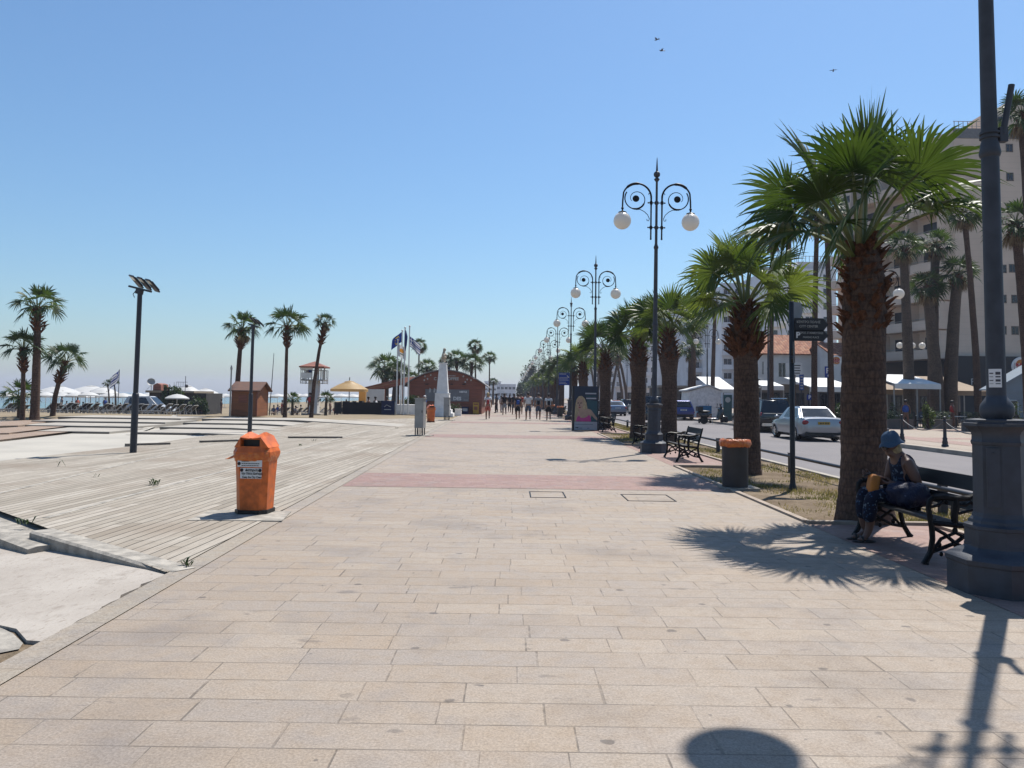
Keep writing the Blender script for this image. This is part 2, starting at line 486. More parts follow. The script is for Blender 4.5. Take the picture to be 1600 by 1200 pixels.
for k in range(12):
    y0 = 13.55 + 16.3 * k
    y1 = y0 + 2.35
    bd.quad((xr(y0) + 0.02, y0, 0.004), (3.86, y0, 0.004), (3.86, y1, 0.004), (xr(y1) + 0.02, y1, 0.004))
struct(bd, 'paving_band', m_pink)
by = MB()
for k in range(-1, 12):
    y0 = 2.2 + 16.3 * k; y1 = y0 + 7.9
    by.quad((3.874, y0, 0.002), (5.45, y0, 0.002), (5.45, y1, 0.002), (3.874, y1, 0.002))
struct(by, 'paving_bay', m_pink)
ed = MB()
for k in range(-1, 12):
    y0 = 2.2 + 16.3 * k; y1 = y0 + 7.9
    ed.box((5.51, (y0 + y1) / 2, -0.02), (0.1, 7.9 + 0.24, 0.12))
    for y in (y0 - 0.06, y1 + 0.06): ed.box((4.67, y, -0.018), (1.56, 0.1, 0.12))
    ed.box((3.92, y1 + 4.2, -0.02), (0.09, 8.08, 0.1))
struct(ed, 'paving_edging', nmat('edging', (0.42, 0.34, 0.27), 0.85, 0, 0.2, 3, 0.2, 20))
m_strip = paver('border_stone', 0.9, 3.0, [(0, (0.5, 0.45, 0.37)), (0.5, (0.44, 0.4, 0.34)), (1, (0.55, 0.49, 0.41))], 0.004, stain=0.5)
stp = MB()
for a, b in zip(ys, ys[1:]):
    stp.add([(xr(a) - 0.21, a, 0.006), (xr(a), a, 0.006), (xr(b), b, 0.006), (xr(b) - 0.21, b, 0.006),
             (xr(a) - 0.21, a, -0.08), (xr(b) - 0.21, b, -0.08)], [(0, 1, 2, 3), (0, 3, 5, 4)])
struct(stp, 'border_strip', m_strip)

# verge with dirt
n = NT('verge_soil')
f1 = n.noise(0.8, 5); f2 = n.noise(12, 5)
c = n.mix(n.rng(f1, 0.35, 0.65), (0.2, 0.145, 0.095), (0.34, 0.265, 0.185))
c = n.mix(n.rng(f2, 0.4, 0.7, 0, 0.5), c, (0.13, 0.1, 0.06))
n.bump(f2, 0.8, 0.05)
m_soil = n.fin(c, 0.95, 0, 0.15)
def verge_z(x, y): return -0.015 + 0.035 * noise.noise(V((x * 1.3, y * 1.3, 3))) - (0.06 if x < 3.95 else 0)
bays = [(2.2 + 16.3 * k, 10.1 + 16.3 * k) for k in range(-1, 12)]
vg = MB()
for i in range(len(bays) - 1):
    a = bays[i][1] + 0.1; b = bays[i + 1][0] - 0.1
    s_ = sheet(lin(3.95, 6.74, 10), lin(a, b, 30), verge_z); vg.add(s_.v, s_.f)
for a, b in bays:
    s_ = sheet(lin(5.56, 6.74, 5), lin(a - 0.1, b + 0.1, 26), verge_z); vg.add(s_.v, s_.f)
struct(vg, 'verge', m_soil, 60)
rng = random.Random(5)
gr = MB()
cnt = 0
while cnt < 18000:
    y = 6 + 44 * rng.random() ** 2.2; x = rng.uniform(4.0, 6.7)
    k = int((y - 2.2) // 16.3); inb = (y - 2.2 - 16.3 * k) < 8.0
    if inb and x < 5.6: continue
    d = noise.noise(V((x * 0.7, y * 0.5, 7.7))) + 0.5 * noise.noise(V((x * 2.3, y * 2.3, 1)))
    if d < rng.uniform(-0.2, 0.3) + (0.25 if y < 13.5 and x < 5.3 else 0): continue
    if x < 4.5 and rng.random() < 0.5: continue
    cnt += 1
    h = rng.uniform(0.025, 0.075); wd = 0.004 + 0.0003 * y; an = rng.uniform(0, 2 * PI)
    dx, dy = math.cos(an) * wd, math.sin(an) * wd
    lx, ly = rng.uniform(-0.04, 0.04), rng.uniform(-0.04, 0.04)
    z = verge_z(x, y) - 0.005
    gr.quad((x - dx, y - dy, z), (x + dx, y + dy, z), (x + lx, y + ly, z + h))
n = NT('verge_grass'); f = n.noise(0.9, 4)
n.fin(None, 0.8, 0, 0.2); gc = n.ramp(f, [(0.3, (0.1, 0.11, 0.026)), (0.5, (0.2, 0.17, 0.055)), (0.7, (0.33, 0.25, 0.12))]); n.put(n.b.inputs['Base Color'], gc)
tr = n.n('BsdfTranslucent'); n.put(tr.inputs[0], gc); mx = n.n('MixShader'); mx.inputs[0].default_value = 0.5
n.t.links.new(n.b.outputs[0], mx.inputs[1]); n.t.links.new(tr.outputs[0], mx.inputs[2]); n.t.links.new(mx.outputs[0], n.o.inputs[0]); m_grass = n.m
g = gr.build('verge_grass', m_grass, fix=False); g['kind'] = 'stuff'

# road, kerbs, far pavement
n = NT('asphalt')
f1 = n.noise(0.35, 5); f2 = n.noise(60, 3); f3 = n.noise(1.2, 4, n.mapping((3, 0.15, 1)))
c = n.mix(n.rng(f1, 0.3, 0.7), (0.19, 0.175, 0.18), (0.235, 0.215, 0.215))
c = n.mix(n.rng(f3, 0.5, 0.7, 0, 0.35), c, (0.14, 0.13, 0.135))
c = n.mix(n.rng(f2, 0.35, 0.65, 0, 0.4), c, (0.28, 0.26, 0.26))
n.bump(f2, 0.4, 0.01)
m_road = n.fin(c, 0.8, 0, 0.35)
rd = MB(); rd.quad((6.9, -5, -0.12), (14.75, -5, -0.12), (14.75, 420, -0.12), (6.9, 420, -0.12))
struct(rd, 'road', m_road)
m_kerb = nmat('kerb_stone', (0.44, 0.4, 0.34), 0.85, 0, 0.2, 2, 0.2, 20)
kb = MB()
y = -4
while y < 300:
    kb.box((6.82, y + 0.49, -0.06), (0.15, 0.975, 0.17)); kb.box((14.82, y + 0.49, -0.055), (0.16, 0.975, 0.17))
    y += 0.98
struct(kb, 'kerb', m_kerb)
fp = MB(); fp.quad((14.9, -5, 0), (75, -5, 0), (75, 420, 0), (14.9, 420, 0))
struct(fp, 'far_pavement', m_far_stone)
fb = MB()
for k in range(14):
    fb.quad((14.95, 12 + 11 * k, 0.004), (40, 12 + 11 * k, 0.004), (40, 13.4 + 11 * k, 0.004), (14.95, 13.4 + 11 * k, 0.004))
fb.quad((17.2, 5, 0.008), (18.6, 5, 0.008), (18.6, 300, 0.008), (17.2, 300, 0.008))
struct(fb, 'far_paving_band', m_pink)

# wooden deck beside the promenade
LB = sorted([G(262, 897), G(45, 816), G(-70, 775), G(-260, 745), G(-60, 728), G(130, 706), G(215, 697), G(300, 684), G(430, 672), G(520, 662), G(640, 655)], key=lambda p: p.y)
def xl(y):
    if y <= LB[0].y: return LB[0].x
    for a, b in zip(LB, LB[1:]):
        if a.y <= y <= b.y: return a.x + (b.x - a.x) * (y - a.y) / (b.y - a.y)
    return LB[-1].x
n = NT('deck_boards')
BA = 0.042
x_, y_, z_ = n.xyz(n.mapping((1, 1, 1), (0, 0, BA)))
u = n.math('DIVIDE', x_, 0.142); bi = n.math('FLOOR', u); fu = n.math('FRACT', u)
r1 = n.wn(bi)
seg = n.math('ADD', n.math('DIVIDE', y_, 3.0), n.math('MULTIPLY', r1, 9.0)); fs_ = n.math('FRACT', seg)
r2 = n.wn(n.comb(bi, n.math('FLOOR', seg)), '3D')
c = n.ramp(r2, [(0, (0.33, 0.295, 0.245)), (0.35, (0.47, 0.43, 0.37)), (0.7, (0.40, 0.36, 0.305)), (1, (0.54, 0.5, 0.44))])
gr_ = n.noise(3, 6, n.mapping((14, 0.7, 1), (0, 0, BA)))
c = n.mix(n.rng(gr_, 0.4, 0.72, 0, 0.55), c, (0.25, 0.225, 0.195))
c = n.mix(n.rng(n.noise(0.4, 5), 0.47, 0.7, 0, 0.6), c, (0.28, 0.225, 0.175))
c = n.mix(n.rng(n.noise(40, 3), 0.55, 0.75, 0, 0.4), c, (0.2, 0.175, 0.15))
gap = n.rng(n.math('MINIMUM', fu, n.math('SUBTRACT', 1.0, fu)), 0.03, 0.075, 1, 0)
gs = n.rng(n.math('MINIMUM', fs_, n.math('SUBTRACT', 1.0, fs_)), 0.0012, 0.0025, 1, 0)
gp = n.math('MAXIMUM', gap, gs)
gp = n.math('MULTIPLY', gp, n.rng(n.noise(0.8, 3, n.mapping((8, 0.8, 1), (0, 0, BA))), 0.3, 0.6, 0.5, 1))
c = n.mix(n.math('MULTIPLY', gp, 0.95), c, (0.05, 0.042, 0.035))
n.bump(n.math('SUBTRACT', n.math('MULTIPLY', gr_, 0.4), gap), 0.7, 0.012)
m_deck = n.fin(c, 0.85, 0, 0.2, (0.67, 0.655, 0.63))
dk = MB()
y0, y1 = LB[0].y, LB[-1].y
rows = lin(y0, y1, 90); NC = 16
for j, y in enumerate(rows):
    a, b = xl(y), xr(y) - 0.214
    for i in range(NC + 1):
        x = a + (b - a) * i / NC
        dk.v.append((x, y, hz(x, y) + 0.012))
for j in range(len(rows) - 1):
    for i in range(NC):
        q = j * (NC + 1) + i
        dk.f.append([q, q + 1, q + NC + 2, q + NC + 1]); dk.m.append(0)
struct(dk, 'deck', m_deck, 60)
# pale strips that divide the deck, low sleepers lying on it
def strip(pts, wd, z=0.02, m=None, name='deck_strip', hgt=0.02):
    mb = MB()
    for a, b in zip(pts, pts[1:]):
        a, b = V(a), V(b); d = (b - a); d.z = 0; d.normalize(); s_ = V((-d.y, d.x, 0)) * wd / 2
        up = V((0, 0, 1))
        lo = [a - s_, a + s_, b + s_, b - s_]
        mb.add([p + up * (z - hgt) for p in lo] + [p + up * z for p in lo], [(0, 1, 2, 3), (4, 5, 6, 7), (0, 1, 5, 4), (1, 2, 6, 5), (2, 3, 7, 6), (3, 0, 4, 7)])
    return struct(mb, name, m or m_concrete)
def hp(px, py): p = GH(px, py); return p
strip([hp(72, 811), hp(205, 775), hp(340, 740), hp(450, 708), hp(545, 681), hp(640, 660)], 0.085, 0.018)
strip([hp(-60, 786), hp(110, 746), hp(250, 713), hp(330, 694)], 0.08, 0.018)
m_sleeper = nmat('old_timber', (0.2, 0.175, 0.15), 0.9, 0, 0.3, 3, 0.3, 16, stretch=(0.5, 3, 3))
for a, b in (((196, 697), (265, 695)), ((313, 692), (372, 690)), ((450, 685), (535, 685))):
    strip([hp(*a), hp(*b)], 0.16, 0.07, m_sleeper, 'timber_edge', 0.1)
# pale concrete field in front of the steps, clay tiles at its left
m_pale = nmat('pale_concrete', (0.52, 0.485, 0.42), 0.9, 0, 0.1, 0.5, 0.2, 9)
cf = MB(); cf.quad((-60, 12, -0.012), (-7.2, 12, -0.012), (-7.2, 41, -0.012), (-60, 41, -0.012))
struct(cf, 'concrete_field', m_pale)
m_clay = paver('clay_tile', 0.25, 0.25, [(0, (0.5, 0.36, 0.26)), (0.5, (0.55, 0.42, 0.32)), (1, (0.48, 0.35, 0.26))], 0.004, stain=0.3, vary=0)
ct = MB()
for i, (pa, pb, pc, z) in enumerate((((-200, 694), (-18, 692), (-200, 660), 0.05), ((-200, 686), (14, 681), (-200, 656), 0.1), ((-200, 675), (28, 671), (-200, 655), 0.16))):
    a, b = G(*pa), G(*pb)
    ct.prism([(a.x, a.y), (b.x, b.y), (b.x - 3, 40.5), (a.x, 40.5)], (0, 0, -0.05), (1, 0, 0), (0, 1, 0), (0, 0, z + 0.05))
struct(ct, 'clay_steps', m_clay)
# broad low steps
m_step = nmat('step_stone', (0.47, 0.43, 0.37), 0.9, 0, 0.14, 0.8, 0.25, 10)
SY = [29.2, 32.3, 35.4, 38.9]
def px2x(px, Y): return (px - 800) / F * Y
L1 = [(41, 176), (26, 216), (54, 262), (95, 286)]
L2 = [(215, 440), (254, 500), (290, 560), (319, 640)]
for ext in (L1, L2):
    mb = MB(); rs = MB()
    for k, (a, b) in enumerate(ext):
        Y = SY[k]; Ye = (SY + [42.2])[k + 1] + (0.0 if k < 3 else 0)
        xa, xb = px2x(a, Y), px2x(b, Y)
        z1 = 0.07 * (k + 1); xm = xb if ext is L1 else xa + (xb - xa) * 0.45; zb_ = z1 if ext is L1 else 0.0
        mb.prism([(xa, -0.06), (xb, -0.06), (xb, zb_), (xm, z1), (xa, z1)], (0, Y, 0), (1, 0, 0), (0, 0, 1), (0, Ye - Y - 0.004, 0))
        rs.prism([(xa, z1 - 0.07), (xm, z1 - 0.07), (xm, z1 - 0.022), (xa, z1 - 0.022)], (0, Y - 0.05, 0), (1, 0, 0), (0, 0, 1), (0, 0.05, 0))
        if xm < xb: rs.prism([(xm, z1 - 0.07), (xm + (xb - xm) * 0.7, z1 - 0.07 - (z1 - zb_) * 0.7), (xm + (xb - xm) * 0.7, z1 - 0.03 - (z1 - zb_) * 0.7), (xm, z1 - 0.022)], (0, Y - 0.05, 0), (1, 0, 0), (0, 0, 1), (0, 0.05, 0))
    struct(mb, 'broad_steps', m_step)
    struct(rs, 'step_riser', m_sleeper)
rmp = MB()
pts = [(G(178, 681), G(214, 679)), (G(262, 662), G(300, 660)), (G(292, 655), G(330, 653))]
zz = [0.0, 0.13, 0.285]
for (a, b), (c_, d_), z0, z1 in zip(pts, pts[1:], zz, zz[1:]):
    rmp.add([(a.x, 28.6 + (a.y - pts[0][0].y) * 0.85, z0), (b.x, 28.6 + (a.y - pts[0][0].y) * 0.85, z0), (d_.x, 28.6 + (c_.y - pts[0][0].y) * 0.85, z1), (c_.x, 28.6 + (c_.y - pts[0][0].y) * 0.85, z1)], [(0, 1, 2, 3)])
struct(rmp, 'ramp', m_pale)
# lower pad at bottom left, its wedge kerbs, broken edge
WZ = -0.17
pad = MB()
rj = random.Random(9)
K = [G(262, 896).lerp(G(86, 1001), i / 16) - V((0.015 + 0.05 * rj.random() * min(1, i / 4) + 0.04 * min(1, i / 3), 0, 0)) for i in range(17)] + [G(64, 1000), G(42, 997), G(26, 976), G(0, 968), G(-150, 940)]
out = [G(-420, 830, -0.3), G(-60, 806, -0.26), G(43, 842, WZ)]
def pz(x, y, d=0.0): return -0.006 - 0.056 * (xr(y) - 0.21 - x) - d
top = [(p.x, p.y, pz(p.x, p.y)) for p in K] + [(p.x, p.y, pz(p.x, p.y)) for p in out]
cen = V((-4.2, 6.6, pz(-4.2, 6.6)))
top.insert(0, tuple(cen))
N_ = len(top) - 1
pad.add(top, [(0, i + 1, (i + 1) % N_ + 1) for i in range(N_)])
pad.add([top[i] for i in range(1, 23)] + [(x, y, z - 0.03) for x, y, z in top[1:23]], [(i, i + 1, i + 23, i + 22) for i in range(21)])
n = NT('pad_concrete')
f1 = n.noise(1.2, 5); f2 = n.noise(14, 5, n.mapping((1.4, 0.6, 1))); f3 = n.noise(90, 2)
c = n.mix(n.rng(f1, 0.3, 0.7), (0.5, 0.445, 0.385), (0.59, 0.535, 0.47))
c = n.mix(n.rng(f2, 0.57, 0.72, 0, 0.6), c, (0.33, 0.27, 0.22)); c = n.mix(n.rng(n.noise(34, 5, n.mapping((1.6, 0.5, 1), (0, 0, 0.5))), 0.6, 0.7, 0, 0.6), c, (0.25, 0.19, 0.15))
c = n.mix(n.rng(n.noise(0.7, 5), 0.5, 0.7, 0, 0.5), c, (0.44, 0.39, 0.34))
c = n.mix(n.rng(f3, 0.35, 0.7, 0, 0.2), c, (0.4, 0.35, 0.3))
n.bump(f2, 0.5, 0.015)
c = n.mix(n.rng(n.noise(3, 6, None, 0.7), 0.52, 0.68, 0, 0.55), c, (0.36, 0.31, 0.26))
m_pad = n.fin(c, 0.85, 0, 0.25)
struct(pad, 'concrete_pad', m_pad)
lp = MB()
lp.add([(p.x, p.y, pz(p.x, p.y, 0.014)) for p in (G(-160, 955, -0.03), G(0, 975, -0.03), G(20, 987, -0.03), G(36, 1005, -0.03), G(30, 1015, -0.03), G(0, 1020, -0.03), G(-160, 1035, -0.03))], [(0, 1, 2, 3, 4, 5, 6)])
struct(lp, 'broken_slab', m_concrete)
dp = MB()
dp.add([(p.x, p.y, pz(p.x, p.y, 0.024)) for p in (G(285, 890), G(-120, 1125), G(-400, 1100), G(-300, 930), G(80, 930))], [(0, 1, 2, 3, 4)])
struct(dp, 'bare_soil', m_soil)
def wedge(a, b, ha, hb, wd, top0, top1):
    a, b = V(a), V(b); d = (b - a); d.z = 0; d.normalize(); s_ = V((-d.y, d.x, 0)) * wd
    mb = MB()
    rs = []
    for p, h, t in ((a, ha, top0), (b, hb, top1)):
        rs += [(p.x, p.y, t - h), (p.x + s_.x, p.y + s_.y, t - h), (p.x + s_.x, p.y + s_.y, t), (p.x + s_.x * 0.12, p.y + s_.y * 0.12, t), (p.x, p.y, t - 0.02)]
    mb.add(rs, [(0, 1, 2, 3, 4), (9, 8, 7, 6, 5)] + [(i, (i + 1) % 5, (i + 1) % 5 + 5, i + 5) for i in range(5)])
    return mb
struct(wedge(G(266, 896), G(46, 834), 0.03, 0.42, -0.24, 0.012, 0.03), 'wedge_kerb', m_concrete, None)
struct(wedge(G(44, 848), G(-160, 775), 0.25, 0.4, -0.75, -0.05, -0.05), 'wedge_kerb', m_concrete, None)
bp = MB(); q = [G(292, 815), G(440, 816), G(455, 801), G(330, 799)]
bp.add([(p.x, p.y, 0.02) for p in q] + [(p.x, p.y, -0.05) for p in q], [(0, 1, 2, 3), (0, 1, 5, 4), (1, 2, 6, 5), (2, 3, 7, 6), (3, 0, 4, 7)])
struct(bp, 'bin_plinth', m_concrete)
# ------------------------------------------------------------------ ornate street lamps
m_globe = NT('milk_glass')
_t = m_globe.n('BsdfTranslucent'); _t.inputs[0].default_value = (0.8, 0.78, 0.74, 1)
_d = m_globe.n('BsdfPrincipled'); _d.inputs['Base Color'].default_value = (0.72, 0.69, 0.64, 1); _d.inputs['Roughness'].default_value = 0.25
_x = m_globe.n('MixShader'); _x.inputs[0].default_value = 0.4
m_globe.t.links.new(_d.outputs[0], _x.inputs[1]); m_globe.t.links.new(_t.outputs[0], _x.inputs[2]); m_globe.t.links.new(_x.outputs[0], m_globe.o.inputs[0])
m_globe = m_globe.m

def arc(cx, cz, r, a0, a1, n, y=0.0):
    return [V((cx + r * math.cos(a0 + (a1 - a0) * i / n), y, cz + r * math.sin(a0 + (a1 - a0) * i / n))) for i in range(n + 1)]

def make_lamp(detail=True, label='', group=''):
    t = thing('street_lamp', label, 'street lamp', (0, 0, 0), 0, group)
    P8 = R(22.5); s = 1.0 / math.cos(P8)
    b = MB()
    foot = [(0.405, -0.03), (0.405, 0.235), (0.418, 0.25), (0.422, 0.285), (0.40, 0.305), (0.355, 0.32), (0.30, 0.345), (0.272, 0.375), (0.272, 0.40)]
    b.lathe([(r * s * 0.94, z) for r, z in foot], 8, (0, 0, 0), P8)
    blk = [(0.262, 0.39), (0.262, 0.52), (0.27, 0.53), (0.27, 0.555), (0.235, 0.575), (0.228, 0.60), (0.205, 0.625), (0.195, 0.66)]
    b.lathe([(r * s * 0.96, z) for r, z in blk], 8, (0, 0, 0), P8)
    sh = [(0.19, 0.64), (0.186, 1.24), (0.192, 1.245), (0.198, 1.27), (0.19, 1.285), (0.188, 1.33), (0.2, 1.36), (0.235, 1.395), (0.25, 1.405), (0.25, 1.43), (0.235, 1.437), (0.235, 1.46), (0.16, 1.468)]
    b.lathe([(r * s * 0.97, z) for r, z in sh], 8, (0, 0, 0), P8)
    pd = b.build('pedestal', m_iron, t, 25)
    ap = MB()
    # service door on the face towards the paving, and two screws
    ap.box((-0.07, -0.19, 0.97), (0.1, 0.012, 0.5)); ap.sphere((-0.07, -0.198, 1.18), 0.008, 8, 5); ap.sphere((-0.07, -0.198, 0.76), 0.008, 8, 5)
    dr = ap.build('service_door', m_iron, t, 25)
    m = Matrix.Rotation(R(-22), 4, 'Z') @ Matrix.Translation((0.0, 0.001, 0))
    for v in dr.data.vertices: v.co = m @ v.co
    p = MB()
    bulb = [(0.1, 1.455), (0.128, 1.5), (0.135, 1.54), (0.127, 1.59), (0.095, 1.635), (0.082, 1.655), (0.077, 1.67)]
    p.lathe(bulb, 20)
    p.lathe([(0.076, 1.66), (0.071, 3.78), (0.08, 3.79), (0.088, 3.82), (0.08, 3.86), (0.074, 3.9), (0.07, 3.92)], 20)
    p.lathe([(0.066, 3.9), (0.055, 6.12), (0.062, 6.14), (0.075, 6.17), (0.07, 6.21), (0.05, 6.25), (0.042, 6.3)], 18)
    p.lathe([(0.042, 6.28), (0.033, 8.2), (0.05, 8.22), (0.085, 8.27), (0.085, 8.29), (0.05, 8.31), (0.045, 8.34)], 14)
    p.sphere((0, 0, 8.43), 0.1, 16, 10)
    p.lathe([(0.04, 8.5), (0.034, 8.54), (0.012, 8.9), (0.004, 8.96)], 10)
    for z in (6.79, 7.55):
        p.lathe([(0.05, z - 0.05), (0.062, z - 0.03), (0.062, z + 0.03), (0.05, z + 0.05)], 12)
    p.build('pole', m_iron, t, 40)
    for sx in (-1, 1):
        a = MB()
        bx = 0.165
        a.tube([V((bx, 0, 6.45)), V((bx, 0, 7.3)), V((bx, 0, 7.72))], [0.024, 0.024, 0.028], 10)
        a.sphere((bx, 0, 6.44), 0.032, 10, 6)
        for z in (6.79, 7.55):
            a.tube([V((-0.02, 0, z)), V((0.24, 0, z))], 0.016, 8)
            a.sphere((0.25, 0, z), 0.026, 8, 6)
            a.lathe([(0.04, z - 0.05), (0.05, z), (0.04, z + 0.05)], 10, (bx, 0, 0))
        big = arc(0.60, 7.70, 0.435, PI, 0.35, 22)
        big = [V((bx, 0, 7.70))] + big[1:] + [V((1.03, 0, 7.6)), V((1.035, 0, 7.45)), V((1.035, 0, 7.32))]
        nb = len(big)
        a.tube(big, [0.03 - 0.006 * i / nb + (0.014 if 11 < i < 19 else 0) for i in range(nb)], 10)
        a.tube([V((0.165, 0, 7.72)), V((0.19, 0, 7.82)), V((0.24, 0, 7.84)), V((0.25, 0, 7.8))], 0.012, 6)
        sp = []
        for i in range(34):
            u = i / 33; an = 0.62 - u * 7.4; r = 0.36 * (1 - u) ** 0.85 + 0.135 * u
            sp.append(V((0.62 + 0.01 * u + r * math.cos(an), 0, 7.66 + r * math.sin(an))))
        a.tube(sp, [0.02 - 0.012 * i / 33 + (0.012 if 8 < i < 15 else 0) for i in range(34)], 8)
        a.lathe([(0.098, -0.014), (0.104, 0), (0.098, 0.014)], 18, (0.63, 0, 7.67), axis=Matrix.Rotation(R(90), 3, 'X'))
        cu = [V((0.63, 0, 7.33)), V((0.5, 0, 7.34)), V((0.38, 0, 7.28)), V((0.27, 0, 7.18)), V((0.215, 0, 7.06)), V((0.235, 0, 6.99)), V((0.285, 0, 7.0)), V((0.29, 0, 7.05))]
        a.tube(cu, 0.011, 7)
        a.lathe([(0.022, 7.4), (0.042, 7.38), (0.042, 7.35), (0.022, 7.33), (0.03, 7.28), (0.12, 7.25), (0.13, 7.235), (0.06, 7.23)], 14, (1.035, 0, 0))
        if sx < 0:
            a.v = [(-x, y, z) for x, y, z in a.v]
        ao = a.build('arm', m_iron_dark, t, 40)
        g = MB(); g.sphere((sx * 1.035, 0, 6.98), 0.265, 28, 18); g.build('globe', m_globe, ao, 180)
    return t
LX = 4.27
lamp0 = make_lamp(True, 'near ornate street lamp whose top is cut off, grey octagonal pedestal beside the occupied bench', 'street lamps along the promenade verge')
lamp0.location = (LX - 0.03, 6.72, 0); lamp0.rotation_euler = (0, R(-0.25), 0)
# extras fixed on the near lamp: flag tube with clamp, paper notice
fl = MB()
for z in (3.96, 4.0): fl.lathe([(0.072, z - 0.012), (0.08, z - 0.01), (0.08, z + 0.01), (0.072, z + 0.012)], 18)
fl.box((0.1, -0.02, 3.98), (0.07, 0.06, 0.13))
fl.tube([V((0.1, -0.03, 3.98)), V((0.17, -0.06, 4.42))], 0.026, 12)
fl.build('flag_tube', m_iron, lamp0, 40)
nt = MB()
def onpole(a0, a1, z0, z1, r, mb):
    for i in range(5):
        t0 = a0 + (a1 - a0) * i / 5; t1 = a0 + (a1 - a0) * (i + 1) / 5
        mb.quad(*[(r * math.sin(t), -r * math.cos(t), z) for t, z in ((t0, z0), (t1, z0), (t1, z1), (t0, z1))])
fac = R(-32)
onpole(fac - 0.75, fac + 0.55, 1.74, 1.9, 0.0795, nt); nt.mi = 1
for z, h in ((1.862, 0.025), (1.832, 0.012), (1.80, 0.02), (1.772, 0.008)):
    onpole(fac - 0.05, fac + 0.42, z - h / 2, z + h / 2, 0.081, nt)
    onpole(fac - 0.65, fac - 0.25, z - h / 5, z + h / 5, 0.081, nt)
nt.build('paper_notice', [m_white_letter, nmat('print_ink', (0.1, 0.1, 0.12), 0.8)], lamp0)
plain = make_lamp(False, 'ornate street lamp with two milk glass globes, second along the verge beside an empty bench', 'street lamps along the promenade verge')
plain.location = (LX, 23.1, 0); plain.rotation_euler = (0, R(0.5), 0)
for k in range(2, 15):
    lab = ('ornate street lamp with two milk glass globes standing just behind the poster panel' if k == 2 else
           'ornate street lamp with two globes, %s in the receding row along the palm verge' % nth(k))
    copy_tree(plain, (LX, 6.72 + 16.34 * k, 0), rng.uniform(-0.05, 0.05), lab)
for k, Y in enumerate((38, 54.4, 71.4, 88, 104, 121)):
    c = copy_tree(plain, (18.15, Y, 0), 0, 'ornate street lamp with globes across the road, %s counted from the right' % nth(k))
    c['group'] = 'street lamps across the road'

# ------------------------------------------------------------------ palms
def fan_leaf(mb, o, yaw, elev, pet, rad, nb, rg, pw=0.028, droop=0.35, seg=4, spread=1.75, pbend=0.5, rollk=1.0):
    """one fan leaf: a stalk and a fan of blades with drooping tips. material 0 leaf, 1 stalk"""
    o = V(o); p = o.copy(); el = elev; pts = [p.copy()]
    N = 5
    for i in range(N):
        d = V((math.cos(el) * math.cos(yaw), math.cos(el) * math.sin(yaw), math.sin(el)))
        p = p + d * (pet / N); pts.append(p.copy()); el -= pbend / N * (0.35 + math.cos(el))
    mb.mi = 1
    mb.tube(pts, [pw * (1 - 0.55 * i / N) for i in range(N + 1)], 4, False)
    mb.mi = 0
    f = V((math.cos(el) * math.cos(yaw), math.cos(el) * math.sin(yaw), math.sin(el)))
    s = V((-math.sin(yaw), math.cos(yaw), 0)); nn = f.cross(s) * -1
    if nn.z < 0: nn = -nn
    roll = rg.uniform(-1.0, 1.0) * rollk
    s, nn = s * math.cos(roll) + nn * math.sin(roll), nn * math.cos(roll) - s * math.sin(roll)
    cup = rg.uniform(0.0, 0.3)
    da = 2 * spread / nb
    for i in range(nb):
        a = -spread + da * (i + 0.5) + rg.uniform(-0.02, 0.02)
        d = (f * math.cos(a) + s * math.sin(a) + nn * (cup * (0.4 + 0.6 * abs(math.sin(a))))).normalized()
        L = rad * (0.72 + 0.28 * math.cos(a * 0.75)) * rg.uniform(0.88, 1.1)
        sd = (s * math.cos(a) - f * math.sin(a))
        tw = (nn * (0.45 if i % 2 else -0.45) + sd).normalized()
        fall = droop * rg.uniform(0.5, 1.5)
        o_ = len(mb.v)
        q0 = pts[-1]
        for k in range(seg + 1):
            t = k / seg
            c = q0 + d * (L * t * (1 - 0.12 * fall * t)) - V((0, 0, 1)) * (fall * L * max(0, t - 0.3) ** 2 * 1.1)
            wd = L * 0.5 * da * 0.62 * (min(1, t / 0.5) if t < 0.5 else (1 - t) / 0.5 * 0.95 + 0.05)
            if k == seg: wd = 0.0015
            mb.v.append(tuple(c - tw * wd)); mb.v.append(tuple(c + tw * wd))
        for k in range(seg):
            x = o_ + 2 * k
            mb.f.append([x, x + 1, x + 3, x + 2]); mb.m.append(0)

def crown_mesh(seed, nl, nb, pet, rad, e0, e1, droop, mats, seg=4, pw=0.028, dead=0, spread=1.75, squash=1.0):
    rg = random.Random(seed); mb = MB()
    for i in range(nl):
        u = i / max(1, nl - 1)
        yaw = i * 2.39996 + rg.uniform(-0.3, 0.3)
        el = e0 + (e1 - e0) * u ** 0.85 + rg.uniform(-0.12, 0.12)
        o = V((math.cos(yaw) * 0.09, math.sin(yaw) * 0.09, -0.22 * u))
        fan_leaf(mb, o, yaw, el, pet * rg.uniform(0.8, 1.12) * (0.75 + 0.25 * (1 - abs(2 * u - 1))), rad * rg.uniform(0.85, 1.1), nb, rg, pw, droop * (0.5 + 1.0 * u), seg, spread)
    if squash != 1: mb.v = [(x, y, z * squash) for x, y, z in mb.v]
    me = mb.mesh('crown', mats)
    return me
def dead_mesh(seed, nl, length, rad):
    rg = random.Random(seed); mb = MB()
    for i in range(nl):
        yaw = i * 2.39996 + rg.uniform(-0.3, 0.3)
        fan_leaf(mb, (math.cos(yaw) * 0.12, math.sin(yaw) * 0.12, -0.25), yaw, R(rg.uniform(-75, -35)), length, rad, 9, rg, 0.02, 0.8, 3, 0.8)
    return mb.mesh('dead_fronds', [m_dead, m_dead])

